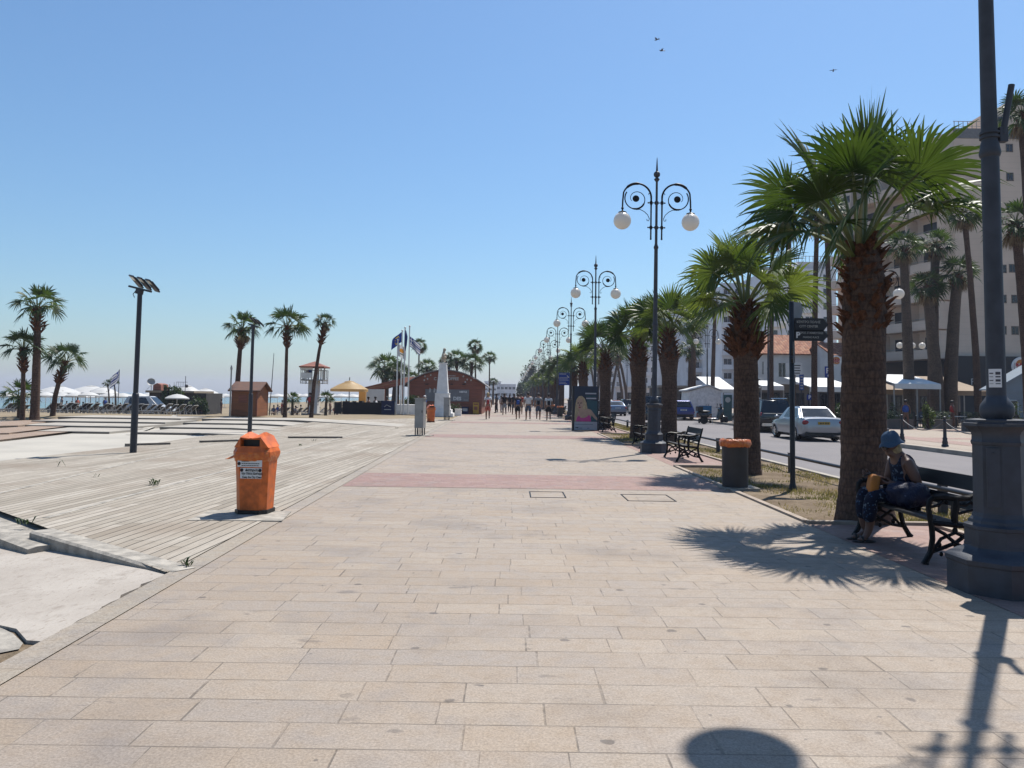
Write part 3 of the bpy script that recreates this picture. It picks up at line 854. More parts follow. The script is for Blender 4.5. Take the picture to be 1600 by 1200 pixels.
def boots(mb, rg, z0, z1, r0, rmid, r1, n, size):
    """stubs of cut leaf bases round the upper trunk"""
    for i in range(n):
        u = (i + rg.random()) / n; z = z0 + (z1 - z0) * u
        r = (r0 + (rmid - r0) * u * 3) if u < 0.33 else rmid + (r1 - rmid) * (u - 0.33) / 0.67
        an = i * 2.39996 + rg.uniform(-0.3, 0.3)
        out = V((math.cos(an), math.sin(an), 0)); sd = V((-math.sin(an), math.cos(an), 0))
        L = size * rg.uniform(0.6, 1.3); w = size * rg.uniform(0.28, 0.45)
        b = out * (r * 0.72) + V((0, 0, z))
        tip = b + out * (L * rg.uniform(0.45, 0.9)) + V((0, 0, L * rg.uniform(0.25, 0.8)))
        lo = b - V((0, 0, L * 0.5))
        th = size * 0.12
        mb.add([b - sd * w, b + sd * w, lo, tip - sd * w * 0.55, tip + sd * w * 0.55, tip - V((0, 0, th)) , tip + sd * w * 0.1 + out * L * 0.18],
               [(0, 1, 4, 6, 3), (0, 3, 5, 2), (1, 2, 5, 4), (3, 6, 5), (6, 4, 5)])

def trunk_mesh(path, rad, n=16, seed=0, ridges=0.03, rings=60):
    """tapered trunk along a path, with uneven rings"""
    rg = random.Random(seed)
    def at(u):
        x = u * (len(path) - 1); i = min(len(path) - 2, int(x)); f = x - i
        return V(path[i]).lerp(V(path[i + 1]), f)
    def rr(u):
        for (a, ra), (b, rb) in zip(rad, rad[1:]):
            if a <= u <= b: return ra + (rb - ra) * (u - a) / max(1e-6, b - a)
        return rad[-1][1]
    pts = [at(i / rings) for i in range(rings + 1)]
    rs = [rr(i / rings) * (1 + rg.uniform(-1, 1) * ridges) for i in range(rings + 1)]
    mb = MB(); mb.tube(pts, rs, n)
    for i, p in enumerate(mb.v):
        q = V(p); k = noise.noise(q * 6) * 0.012 * rs[min(rings, i // n)] / 0.3
        c = pts[min(rings, i // n)]
        d = q - c
        mb.v[i] = tuple(q + d.normalized() * k if d.length > 1e-6 else q)
    return mb

def make_palm(label, group, loc, path, rad, crown, top, mt=None, n=14, bt=None, seed=0, rings=50, dead=None, crown_scale=1.0):
    t = thing('palm_tree', label, 'palm tree', loc, 0, group)
    trunk_mesh(path, rad, n, seed, 0.014, rings).build('trunk', mt or m_trunk, t, 60)
    if bt:
        mb = MB(); boots(mb, random.Random(seed), *bt)
        tp = V(path[-1])
        zt = tp.z
        # follow the lean of the trunk
        def off(z):
            for a, b in zip(path, path[1:]):
                if a[2] <= z <= b[2] + 1e-6: f = (z - a[2]) / (b[2] - a[2]); return (a[0] + (b[0] - a[0]) * f, a[1] + (b[1] - a[1]) * f)
            return (path[-1][0], path[-1][1])
        mb.v = [(x + off(z)[0], y + off(z)[1], z) for x, y, z in mb.v]
        mb.build('leaf_base', m_trunk_red, t, None)
    c = link('crown', crown, t, top); c.scale = (crown_scale,) * 3
    if dead: d = link('dead_fronds', dead, t, top); d.scale = (crown_scale,) * 3
    return t
LM = [m_leaf, m_petiole]; LM2 = [m_leaf2, m_petiole]; LMF = [m_leaf_far, m_petiole]
VG = 'palm trees on the grass verge'
# nearest palm
cr1 = crown_mesh(14, 21, 40, 1.12, 0.98, R(87), R(30), 0.38, LM, 5, 0.036, spread=1.95, squash=1.15)
p1 = A(1347, 806, 10.4)
palm1 = make_palm('nearest and largest palm, broad crown and shaggy trunk right behind the seated woman', VG, (4.78, 10.45, -0.02),
    [(0, 0, -0.1), (-0.01, 0, 1.5), (0.02, 0, 3.0), (0.03, 0, 3.75)], [(0, 0.42), (0.08, 0.34), (0.2, 0.29), (0.55, 0.275), (0.72, 0.27), (0.8, 0.26), (0.92, 0.21), (1, 0.16)],
    cr1, (-0.05, 0, 3.82), m_trunk, 36, (2.5, 3.78, 0.26, 0.31, 0.16, 160, 0.19), 3, 90)
cr2 = crown_mesh(23, 21, 36, 0.98, 0.9, R(87), R(22), 0.4, LM2, 5, 0.033, spread=1.95, squash=1.08)
palm2 = make_palm('second palm along the verge, pale green crown, trunk rising behind the dark litter bin', VG, (5.16, 16.9, -0.02),
    [(0, 0, -0.1), (0, 0, 1.5), (-0.03, 0, 3.0), (-0.02, 0, 3.72)], [(0, 0.34), (0.08, 0.3), (0.3, 0.27), (0.66, 0.25), (0.72, 0.3), (0.85, 0.24), (1, 0.15)],
    cr2, (-0.02, 0, 3.85), m_trunk, 32, (2.5, 3.72, 0.28, 0.43, 0.16, 130, 0.22), 8, 80)
cr3 = [crown_mesh(31 + i, 19, 28, 1.08, 0.98, R(87), R(28), 0.34, LM2 if i % 2 else LM, 4, 0.032, spread=1.7, squash=1.1) for i in range(4)]
mids = []
for i, (x, y, s) in enumerate(((5.17, 31.5, 1.0), (6.05, 29.6, 1.0), (5.05, 41.6, 1.0), (5.0, 54.0, 1.0))):
    h = (4.15, 4.3, 4.2, 4.1)[i]
    lab = ('palm with stout red brown trunk beside the second lamp, on its left', 'palm standing close behind the second lamp pole, on its right',
           'palm just right of the poster panel with pale green crown', 'palm whose trunk rises behind the poster panel top')[i]
    t = make_palm(lab, VG, (x, y, -0.03), [(0, 0, -0.1), (0.02, 0, h * 0.5), (0, 0, h)], [(0, 0.36), (0.1, 0.31), (0.6, 0.29), (0.72, 0.36), (0.9, 0.24), (1, 0.16)],
                  cr3[i], (0, 0, h), m_trunk, 16, (h * 0.68, h, 0.3, 0.42, 0.16, 90, 0.22), 20 + i, 50)
    mids.append(t)
far_cr = [crown_mesh(51 + i, 19, 18, 1.0, 1.02, R(86), R(16), 0.38, LM2 if i == 1 else LMF, 3, 0.03) for i in range(3)]
far_proto = []
for i in range(3):
    h = 4.0 + 0.3 * i
    t = make_palm('palm in the dense row along the verge, %s beyond the poster panel' % nth(i), VG, (5.0 + 0.6 * (i % 2), 62 + 7.5 * i, -0.03), [(0, 0, -0.1), (0.03, 0, h * 0.5), (0, 0, h)],
                  [(0, 0.33), (0.1, 0.28), (0.6, 0.26), (0.72, 0.34), (0.9, 0.24), (1, 0.16)], far_cr[i], (0, 0, h), m_trunk, 10, (h * 0.7, h, 0.28, 0.38, 0.16, 40, 0.25), 40 + i, 20)
    far_proto.append(t)
for k in range(3, 27):
    pr_ = far_proto[k % 3]
    copy_tree(pr_, (4.9 + rng.uniform(-0.3, 1.1), 62 + 7.5 * k + rng.uniform(-1.5, 1.5), -0.03), rng.uniform(0, 6), 'palm in the dense row along the verge, %s beyond the poster panel' % nth(k), rng.uniform(0.85, 1.12))

# slender palms with small crowns: beach side and across the road
sl_cr = [crown_mesh(71 + i, 22, 16, 0.68, 0.74, R(84), R(-14), 0.45, LMF if i else LM, 3, 0.025) for i in range(3)]
bg_cr = [crown_mesh(91 + i, 19, 18, 0.85, 0.8, R(86), R(12), 0.5, LMF if i else LM, 3, 0.03, squash=1.05) for i in range(3)]
sl_dead = dead_mesh(9, 14, 0.35, 0.55)
BG = 'palm trees on the beach side'
def slender(px_base, px_top, label, group, w=0.2, cs=1.0, Y=None, mt=None, boot=True, dead=True, base=None, k=0, nb=0):
    """palm with its foot and crown at points of the photograph, at the ground distance of its foot"""
    b = base if base is not None else (GH(*px_base) if Y is None else A(px_base[0], px_base[1], Y))
    if Y is not None and base is None: b = V((b.x, b.y, hz(b.x, b.y) if b.x < 0 else 0.0))
    tp = A(px_top[0], px_top[1], b.y)
    h = tp.z - b.z; dx = tp.x - b.x
    if group == BG and w > 0.15: w *= 0.6; cs *= 0.78; dead = px_top == (508, 504)
    path = [(0, 0, -0.15), (dx * 0.18, 0, h * 0.35), (dx * 0.55, 0, h * 0.7), (dx, 0, h)]
    rad = [(0, w * 1.35), (0.06, w * 1.15), (0.5, w * 0.95), (0.85, w * 0.8), (0.9, w * 0.9), (1, w * 0.6)]
    bt = (h - 1.0 * cs, h, w, w * 1.55, w * 0.7, 36, 0.2 * cs) if boot else None
    if group == BG and boot: bt = (h - 1.25, h - 0.05, w, w * 2.1, w * 0.8, 60, 0.22)
    return make_palm(label, group, b, path, rad, sl_cr[k], (dx, 0, h), mt or m_trunk_grey, 12, bt, k + int(px_top[0]), 36, sl_dead if dead else None, cs) if group != BG else make_palm(label, group, b, path, rad, bg_cr[k], (dx, 0, h), mt or m_trunk_grey, 12, bt, k + int(px_top[0]), 36, sl_dead if dead else None, cs)
def crs(px_w, Y, ref=2.5): return px_w * Y / F / ref
slender((54, 654), (59, 478), 'tall palm with thick dark trunk, highest of the four at the far left edge', BG, 0.3, 1.15, k=0, mt=m_trunk)
slender((35, 654), (36, 542), 'palm with lighter slimmer trunk immediately left of the tallest beach palm', BG, 0.17, 0.95, k=1, mt=m_trunk)
slender((82, 648), (103, 563), 'short palm with trunk bending to the right beside the tallest beach palm', BG, 0.2, 1.05, k=2, mt=m_trunk)
slender((30, 648), (30, 618), 'low young palm with fans near the ground at the left edge', BG, 0.16, 0.95, k=0, dead=False, boot=False, mt=m_trunk)
slender((445, 651), (449, 508), 'tall straight beach palm with wide crown left of the lifeguard tower', BG, 0.17, 1.2, k=1, mt=m_trunk)
slender((486, 651), (508, 504), 'tall beach palm leaning right with a small tuft and a pale dead skirt', BG, 0.18, 0.62, k=2, mt=m_trunk)
slender((369, 640), (378, 512), 'slim tall beach palm rising behind the wooden hut', BG, 0.15, 0.85, Y=46.5, k=0, mt=m_trunk)
for i, (b, t_, l) in enumerate((((457, 641), (457, 624), 'small young palm on the sand between the hut and the lifeguard tower'), ((509, 642), (510, 622), 'small young palm on the sand between the lifeguard tower and the yellow parasol'))):
    slender(b, t_, l, BG, 0.16, 0.55, k=i, dead=False, boot=False, Y=52)
CG = 'palm trees around the cafe'
for i, (bx, tx, ty, Y, wd, cs, k, l) in enumerate((
    (600, 603, 572, 80, 0.62, 1.5, 0, 'stout palm with full crown left of the flagpoles'), (617, 621, 580, 78, 0.55, 1.2, 1, 'stout palm half hidden behind the flagpoles'),
    (653, 655, 539, 100, 0.16, 1.0, 2, 'slim tall palm with a brown skirt just right of the flags'), (667, 667, 573, 95, 0.2, 1.15, 0, 'bushy palm above the cafe roof left of the statue'),
    (646, 645, 590, 88, 0.2, 0.8, 1, 'low palm tuft above the left end of the cafe roof'),
    (695, 697, 565, 92, 0.2, 0.9, 2, 'palm half hidden behind the statue'), (717, 712, 560, 92, 0.25, 1.2, 0, 'palm above the cafe roof immediately right of the statue'),
    (735, 737, 566, 90, 0.28, 1.3, 1, 'broad palm above the right half of the cafe roof'), (743, 742, 540, 97, 0.16, 0.95, 2, 'tall slim palm rising over the right half of the cafe roof'),
    (764, 765, 558, 105, 0.14, 0.9, 0, 'isolated thin palm right of the cafe'), (770, 771, 596, 150, 0.3, 0.8, 1, 'tiny distant palm beside the hazy buildings'))):
    b = A(bx, 640, Y); b.z = hz(b.x, b.y) - 0.02
    slender(None, (tx, ty), l, CG, wd * 0.7, cs, base=b, k=k, dead=(i in (2, 8)))
RG = 'palm trees across the road'
for i, (bx, tx, ty, Y, wd, cs, k, l) in enumerate((
    (1300, 1290, 326, 46, 0.16, 1.1, 0, 'very tall thin palm across the road with trunk right of the direction sign'), (1272, 1277, 335, 47, 0.17, 1.15, 1, 'very tall thin palm across the road with trunk behind the direction sign'),
    (1240, 1232, 352, 54, 0.17, 1.0, 2, 'tall thin palm across the road with grey crown seen left of the nearest palm'),
    (1205, 1207, 372, 60, 0.17, 1.0, 0, 'tall thin palm across the road seen behind the second verge palm'),
    (1422, 1411, 384, 52, 0.33, 1.1, 1, 'palm with grey knobbly trunk in front of the hotel balconies, leftmost of that cluster'),
    (1466, 1448, 446, 54, 0.42, 1.15, 2, 'palm with low green crown and knobbly trunk in front of the hotel'),
    (1458, 1462, 380, 55, 0.34, 1.1, 0, 'tall palm with smooth dark trunk between two knobbly ones before the hotel'), (1484, 1497, 424, 54, 0.42, 1.2, 1, 'palm with bright crown touching the near lamp pole, before the hotel'),
    (1530, 1506, 330, 50, 0.2, 1.1, 2, 'slim palm leaning left behind the near lamp pole'), (1612, 1586, 345, 40, 0.28, 1.2, 0, 'palm with orange brown leaf bases at the right edge, lower of two'),
    (1622, 1597, 176, 38, 0.24, 1.1, 1, 'tall palm with crown cut by the top right edge'),
    (1083, 1084, 500, 78, 0.26, 1.2, 2, 'palm with small crown before the white balconied block, upper of two'), (1078, 1079, 545, 82, 0.26, 1.2, 0, 'palm with low crown before the white balconied block, lower of two'),
    (1150, 1151, 475, 70, 0.2, 1.0, 1, 'slim palm across the road hidden behind the second verge palm'), (1113, 1118, 470, 74, 0.2, 1.0, 2, 'slim dark palm before the white block, left of the second verge palm'))):
    b = A(bx, 660, Y); b.z = -0.02
    slender(None, (tx, ty), l, RG, wd, cs, base=b, k=k, mt=(m_trunk_grey if wd > 0.3 else m_trunk))
# the dense row of slender trunks further along the far pavement
proto = slender(None, (1022, 520), 'slender palm in the crowded row on the far pavement, first from the right', RG, 0.2, 1.05, base=V((17.0, 84, -0.02)), k=1)
for i in range(1, 16):
    copy_tree(proto, (16.2 + rng.uniform(-0.7, 2.6), 84 + 6.5 * i + rng.uniform(-2, 2), -0.02), rng.uniform(0, 6), 'slender palm in the crowded row on the far pavement, %s from the right' % nth(i), (1.05, 1.05, rng.uniform(0.85, 1.2)))
# ------------------------------------------------------------------ benches
def make_bench(label):
    t = thing('park_bench', label, 'bench', (0, 0, 0), 0, 'iron benches along the verge')
    # local: x = depth (front at 0, back at 0.6), y = length 0..1.56
    Lb = 1.56
    s = MB()
    for i in range(6):
        s.box((0.05 + 0.078 * i, Lb / 2, 0.425 - 0.012 * i + (0.008 if i == 0 else 0)), (0.064, Lb - 0.03, 0.026))
    s.build('seat', m_blackwood, t)
    b = MB()
    for z, h, x in ((0.77, 0.155, 0.605), (0.565, 0.13, 0.545)):
        b.box((x, Lb / 2, z), (0.024, Lb - 0.03, h), mat=Matrix.Rotation(R(13), 3, 'Y'))
    b.build('backrest', m_blackwood, t)
    for y in (0.0, Lb):
        f = MB()
        q = lambda x, z: V((x, y, z))
        f.tube([q(-0.045, 0.0), q(-0.035, 0.03), q(0.015, 0.12), q(0.035, 0.25), q(0.03, 0.36), q(0.015, 0.45), q(0.0, 0.55), q(0.01, 0.62), q(0.05, 0.655)], [0.0405, 0.0297, 0.0284, 0.0270, 0.0284, 0.0270, 0.0257, 0.0257, 0.0270], 7)
        f.tube([q(0.62, 0.0), q(0.6, 0.03), q(0.535, 0.14), q(0.505, 0.28), q(0.505, 0.4), q(0.53, 0.52), q(0.575, 0.68), q(0.625, 0.86)], [0.0405, 0.0297, 0.0284, 0.0270, 0.0270, 0.0270, 0.0243, 0.0189], 7)
        f.tube([q(0.05, 0.655), q(0.14, 0.665), q(0.27, 0.65), q(0.4, 0.655), q(0.47, 0.69), q(0.545, 0.70)], [0.0297, 0.0324, 0.0297, 0.0284, 0.0270, 0.0243], 7)
        f.tube([q(0.02, 0.41), q(0.27, 0.385), q(0.51, 0.37)], 0.0294, 6)
        # lattice under the seat and in the arm
        f.tube([q(0.04, 0.36), q(0.15, 0.3), q(0.26, 0.21), q(0.4, 0.14), q(0.53, 0.12)], 0.0196, 6)
        f.tube([q(0.02, 0.12), q(0.13, 0.16), q(0.26, 0.21), q(0.38, 0.3), q(0.5, 0.35)], 0.0196, 6)
        f.tube([q(0.04, 0.14), q(0.12, 0.25), q(0.26, 0.31), q(0.4, 0.25), q(0.51, 0.13)], 0.0168, 6)
        for x, z, r in ((0.26, 0.33, 0.03), (0.26, 0.2, 0.028), (0.1, 0.19, 0.026), (0.42, 0.18, 0.026), (0.26, 0.13, 0.024), (0.12, 0.1, 0.02)):
            f.sphere(q(x, z), (r, 0.012, r * 1.2), 8, 6)
        f.tube([q(0.26, 0.39), q(0.255, 0.48), q(0.27, 0.58), q(0.27, 0.65)], [0.0270, 0.0351, 0.0405, 0.0270], 6)
        f.tube([q(0.02, 0.56), q(0.1, 0.58), q(0.15, 0.62), q(0.12, 0.645)], 0.0154, 6)
        f.tube([q(0.27, 0.6), q(0.36, 0.58), q(0.43, 0.62), q(0.4, 0.65)], 0.0154, 6)
        f.tube([q(0.3, 0.5), q(0.4, 0.53), q(0.52, 0.55)], 0.0154, 6)
        for x, z in ((0.1, 0.58), (0.18, 0.61), (0.36, 0.59), (0.44, 0.6)): f.sphere(q(x, z), (0.02, 0.01, 0.02), 8, 6)
        f.build('end_frame', m_iron_dark, t, 50)
    return t
bench = make_bench('black iron and wood bench on which the woman sits, next to the near lamp')
bench.location = (4.16, 7.72, 0.004)
bl = ['empty black bench on the near side of the second lamp', 'empty black bench on the far side of the second lamp, half behind its pedestal',
      'empty black bench beside the poster panel, in palm shade', 'dark bench beyond the poster panel, near side of the third bay']
for i, (y, x) in enumerate(((19.75, 4.28), (24.9, 4.2), (36.1, 4.3), (41.2, 4.3))):
    copy_tree(bench, (x, y, 0.004), 0, bl[i])
for k in range(3, 8):
    copy_tree(bench, (4.3, 3.7 + 16.3 * k, 0.004), 0, 'small dark bench far along the verge, near side of the %s paved bay' % nth(k))
c = copy_tree(bench, (A(1425, 660, 50).x, 50, 0.008), R(90), 'black bench across the road in front of the leftmost knobbly palm')
c = copy_tree(bench, (A(1590, 660, 40).x, 40, 0.008), R(180), 'black bench across the road at the right edge before the blue grey tent')

# ------------------------------------------------------------------ litter bins
def bag_ring(mb, r, z, rg, n=44, hgt=0.085, sq=None):
    """a bin liner folded over the rim"""
    prof = [(0.86, 0.0), (0.95, 0.03), (1.05, 0.02), (1.12, -0.02), (1.13, -0.06), (1.08, -hgt), (1.04, -hgt - 0.02), (1.02, -hgt)]
    o = len(mb.v)
    for j, (k, dz) in enumerate(prof):
        for i in range(n):
            a = 2 * PI * i / n
            rr = r * k * (1 + 0.035 * math.sin(a * 7 + j) * rg.uniform(0.3, 1) + 0.03 * noise.noise(V((math.cos(a) * 3, math.sin(a) * 3, j * 0.7))))
            zz = z + dz + 0.02 * noise.noise(V((math.cos(a) * 4, math.sin(a) * 4, j))) * (1 if j > 0 else 0.5)
            x, y = rr * math.cos(a), rr * math.sin(a)
            if sq: x, y = sq(a, rr)
            mb.v.append((x, y, zz))
    for j in range(len(prof) - 1):
        for i in range(n):
            q = o + j * n + i; w_ = o + j * n + (i + 1) % n
            mb.f.append([q, w_, w_ + n, q + n]); mb.m.append(mb.mi)
def make_dark_bin(label):
    t = thing('litter_bin', label, 'litter bin', (0, 0, 0), 0, 'dark litter bins along the verge')
    b = MB()
    b.lathe([(0.225, 0.035), (0.228, 0.06), (0.232, 0.84), (0.24, 0.86), (0.215, 0.862), (0.21, 0.5)], 32)
    b.build('body', nmat('bin_metal', (0.04, 0.042, 0.048), 0.55, 0, 0.2, 6, 0.05), t, 40)
    p = MB(); p.box((0.06, 0, 0.01), (0.62, 0.55, 0.06)); p.build('base_plate', m_concrete, t)
    g = MB(); bag_ring(g, 0.25, 0.865, random.Random(3)); g.build('liner_bag', m_bag, t, 60, fix=True)
    return t
db = make_dark_bin('round dark litter bin with an orange bag over its rim, at the verge edge')
db.location = (4.06, 14.0, 0.0)
for i, (x, y) in enumerate(((4.02, 63.5), (4.02, 74))):
    copy_tree(db, (x, y, 0), i, ('far dark litter bin with orange bag left of the poster panel, right one of two', 'far dark litter bin with orange bag left of the poster panel, left one of two')[i])

def text_mb(body, size, depth=0.004, align='CENTER', bold=0.0, sx=1.0):
    cu = bpy.data.curves.new('lettering', 'FONT'); cu.body = body; cu.size = size; cu.extrude = depth; cu.align_x = align; cu.align_y = 'CENTER'; cu.offset = bold; cu.resolution_u = 3
    o = bpy.data.objects.new('lettering', cu); COL.objects.link(o)
    bpy.context.view_layer.update()
    me = bpy.data.meshes.new_from_object(o.evaluated_get(bpy.context.evaluated_depsgraph_get()))
    COL.objects.unlink(o); bpy.data.objects.remove(o)
    if sx != 1:
        for v in me.vertices: v.co.x *= sx
    me.name = 'lettering'
    return me
def text(body, size, m, parent, loc, rz=0.0, depth=0.004, align='CENTER', bold=0.0, sx=1.0, name='lettering'):
    """upright lettering that reads from -y (turned by rz)"""
    me = text_mb(body, size, depth, align, bold, sx)
    me.materials.clear(); me.materials.append(m)
    o = link(name, me, parent, loc)
    o.rotation_euler = (R(90), 0, rz)
    return o

def make_orange_bin(label):
    t = thing('orange_litter_bin', label, 'litter bin', (0, 0, 0), 0, 'orange litter bins on the deck')
    # tapered octagon-cornered body
    def ring(hx, hy, c, z): return [(-hx + c, -hy, z), (hx - c, -hy, z), (hx, -hy + c, z), (hx, hy - c, z), (hx - c, hy, z), (-hx + c, hy, z), (-hx, hy - c, z), (-hx, -hy + c, z)]
    def loft(mb, rings, cap=True):
        n_ = len(rings[0]); o = len(mb.v)
        for r in rings: mb.v.extend(r)
        for j in range(len(rings) - 1):
            for i in range(n_): mb.f.append([o + j * n_ + i, o + j * n_ + (i + 1) % n_, o + (j + 1) * n_ + (i + 1) % n_, o + (j + 1) * n_ + i]); mb.m.append(mb.mi)
        if cap:
            mb.f.append([o + i for i in range(n_ - 1, -1, -1)]); mb.m.append(mb.mi)
            mb.f.append([o + (len(rings) - 1) * n_ + i for i in range(n_)]); mb.m.append(mb.mi)
    b = MB(); loft(b, [ring(0.235, 0.215, 0.09, 0.05), ring(0.245, 0.225, 0.085, 0.4), ring(0.265, 0.24, 0.08, 0.80)])
    b.build('body', m_orange, t, 20)
    p = MB(); loft(p, [ring(0.255, 0.235, 0.09, 0.0), ring(0.255, 0.235, 0.09, 0.055)]); p.build('foot', m_black, t)
    h = MB()
    # hood: skirt, sloping sides, open mouth front and back, butterfly top
    loft(h, [ring(0.285, 0.26, 0.08, 0.79), ring(0.29, 0.265, 0.08, 0.86), ring(0.265, 0.245, 0.08, 0.925), ring(0.2, 0.2, 0.05, 0.93)], False)
    for sx in (-1, 1):
        h.add([(sx * 0.27, -0.21, 0.92), (sx * 0.27, 0.21, 0.92), (sx * 0.15, 0.25, 1.075), (sx * 0.15, -0.25, 1.075), (sx * 0.15, -0.255, 0.93), (sx * 0.15, 0.255, 0.93)],
              [(0, 1, 2, 3), (0, 3, 4), (1, 5, 2), (3, 2, 5, 4)])
        h.add([(sx * 0.155, -0.27, 1.065), (sx * 0.155, 0.27, 1.065), (sx * 0.02, 0.25, 1.05), (sx * 0.02, -0.25, 1.05), (sx * 0.12, -0.05, 1.13), (sx * 0.12, 0.05, 1.13)],
              [(0, 3, 4), (4, 3, 2, 5), (5, 2, 1), (0, 4, 5, 1), (0, 1, 2, 3)])
    h.box((0, 0, 1.045), (0.3, 0.46, 0.02))
    h.box((0, -0.235, 0.93), (0.3, 0.02, 0.02)); h.box((0, 0.235, 0.93), (0.3, 0.02, 0.02))
    h.build('hood', m_orange, t, 20)
    k = MB(); k.box((0, 0, 0.985), (0.29, 0.3, 0.1)); k.build('mouth', m_black, t)
    g = MB()
    def sq(a, rr):
        c_, s_ = math.cos(a), math.sin(a); m_ = max(abs(c_), abs(s_)) ** 0.75
        return rr * c_ / m_ * 1.0, rr * s_ / m_ * 0.93
    bag_ring(g, 0.258, 0.865, random.Random(6), 44, 0.11, sq)
    g.tube([V((-0.26, -0.2, 0.8)), V((-0.33, -0.22, 0.77)), V((-0.4, -0.22, 0.755))], [0.05, 0.035, 0.004], 7, flat=0.4)
    g.build('liner_bag', m_bag, t, 60)
    for z0, z1, w0, lines in ((0.655, 0.75, 0.19, ()), (0.495, 0.64, 0.165, (('Διατηρείτε', 0.046), ('την Πόλη Καθαρή', 0.042), ('Keep the City Clean', 0.039)))):
        s = MB()
        yo = -0.2415 if z0 > 0.6 else -0.236
        cx = 0.0 if z0 > 0.6 else 0.02
        s.box((cx, yo, (z0 + z1) / 2), (w0 * 2, 0.006, z1 - z0), mat=Matrix.Rotation(R(-2), 3, 'X'))
        so = s.build('notice', m_white, t)
        for i, (tx, sz) in enumerate(lines):
            text(tx, sz, m_black_letter, so, (cx + 0.02 + (0.02 if z0 > 0.6 else 0), yo - 0.006, z1 - (i + 0.6) * (z1 - z0) / 3), 0, 0.001, sx=0.92, bold=0.0012)
        if not lines:
            q = MB(); rq = random.Random(4)
            for i, wl in enumerate((0.11, 0.27, 0.26)):
                x = cx - 0.125
                while x < cx - 0.125 + wl:
                    l_ = rq.uniform(0.008, 0.03); q.box((x + l_ / 2, yo - 0.006, z1 - (i + 0.6) * (z1 - z0) / 3.3), (l_, 0.001, 0.01)); x += l_ + 0.006
            q.build('printed_line', m_black_letter, so)
        for sx in ((-1,) if z0 > 0.6 else (-1, 1)):
            e = MB(); e.lathe([(0.024, -0.002), (0.024, 0.002)], 16, (cx + sx * w0 * 0.86, yo - 0.006, z1 - (0.05 if z0 > 0.6 else 0.03)), axis=Matrix.Rotation(R(90), 3, 'X'))
            e.build('emblem', nmat('emblem_ink', (0.2, 0.03, 0.04), 0.6, 0, 0.9, 60, col2=(0.02, 0.03, 0.05)), so)
    return t
ob = make_orange_bin('orange litter bin with hood and orange liner on the wooden deck, in the foreground')
ob.scale = (0.87, 0.9, 0.94); ob.location = (-3.39, 10.35, 0.02); ob.rotation_euler.z = R(-5)
copy_tree(ob, tuple(GH(673, 660) + V((0, 0, 0.01))), R(200), 'orange litter bin further off between the two pale cabinets', (0.87, 0.9, 0.94))

# ------------------------------------------------------------------ pale utility cabinets on legs
def make_cabinet(label):
    t = thing('utility_cabinet', label, 'utility cabinet', (0, 0, 0), 0, 'pale metal cabinets at the deck edge')
    b = MB(); b.box((0, 0, 0.88), (0.36, 0.32, 1.16)); b.box((0, 0, 1.47), (0.41, 0.37, 0.03)); b.build('body', m_grey_metal, t)
    d = MB(); d.box((0, -0.166, 0.88), (0.32, 0.012, 1.1)); dr = d.build('door', m_grey_metal, t)
    h = MB(); h.box((0.13, -0.177, 0.95), (0.03, 0.012, 0.09)); h.build('handle', m_black, dr)
    for x in (-0.15, 0.15):
        for y in (-0.12, 0.12):
            l = MB(); l.box((x, y, 0.15), (0.035, 0.035, 0.31)); l.build('leg', m_steel, t)
    w_ = MB()
    for i in range(5): w_.tube([V((-0.1 + 0.05 * i, 0, 0.32)), V((-0.09 + 0.05 * i, 0.03, 0.15)), V((-0.1 + 0.045 * i, 0.01, 0.0))], 0.012, 6)
    w_.build('cable', m_black, t)
    pl = MB(); pl.box((0, 0, -0.01), (1.0, 0.55, 0.06)); pl.build('plinth', m_concrete, t)
    return t
cb = make_cabinet('pale grey metal cabinet on legs with a trailing cable, the nearer of two')
p = GH(656, 681); cb.location = (p.x, p.y, p.z + 0.015); cb.rotation_euler.z = R(-12)
p = GH(698, 657); copy_tree(cb, (p.x, p.y, p.z + 0.015), R(-8), 'pale grey metal cabinet on legs in front of the white statue pedestal')

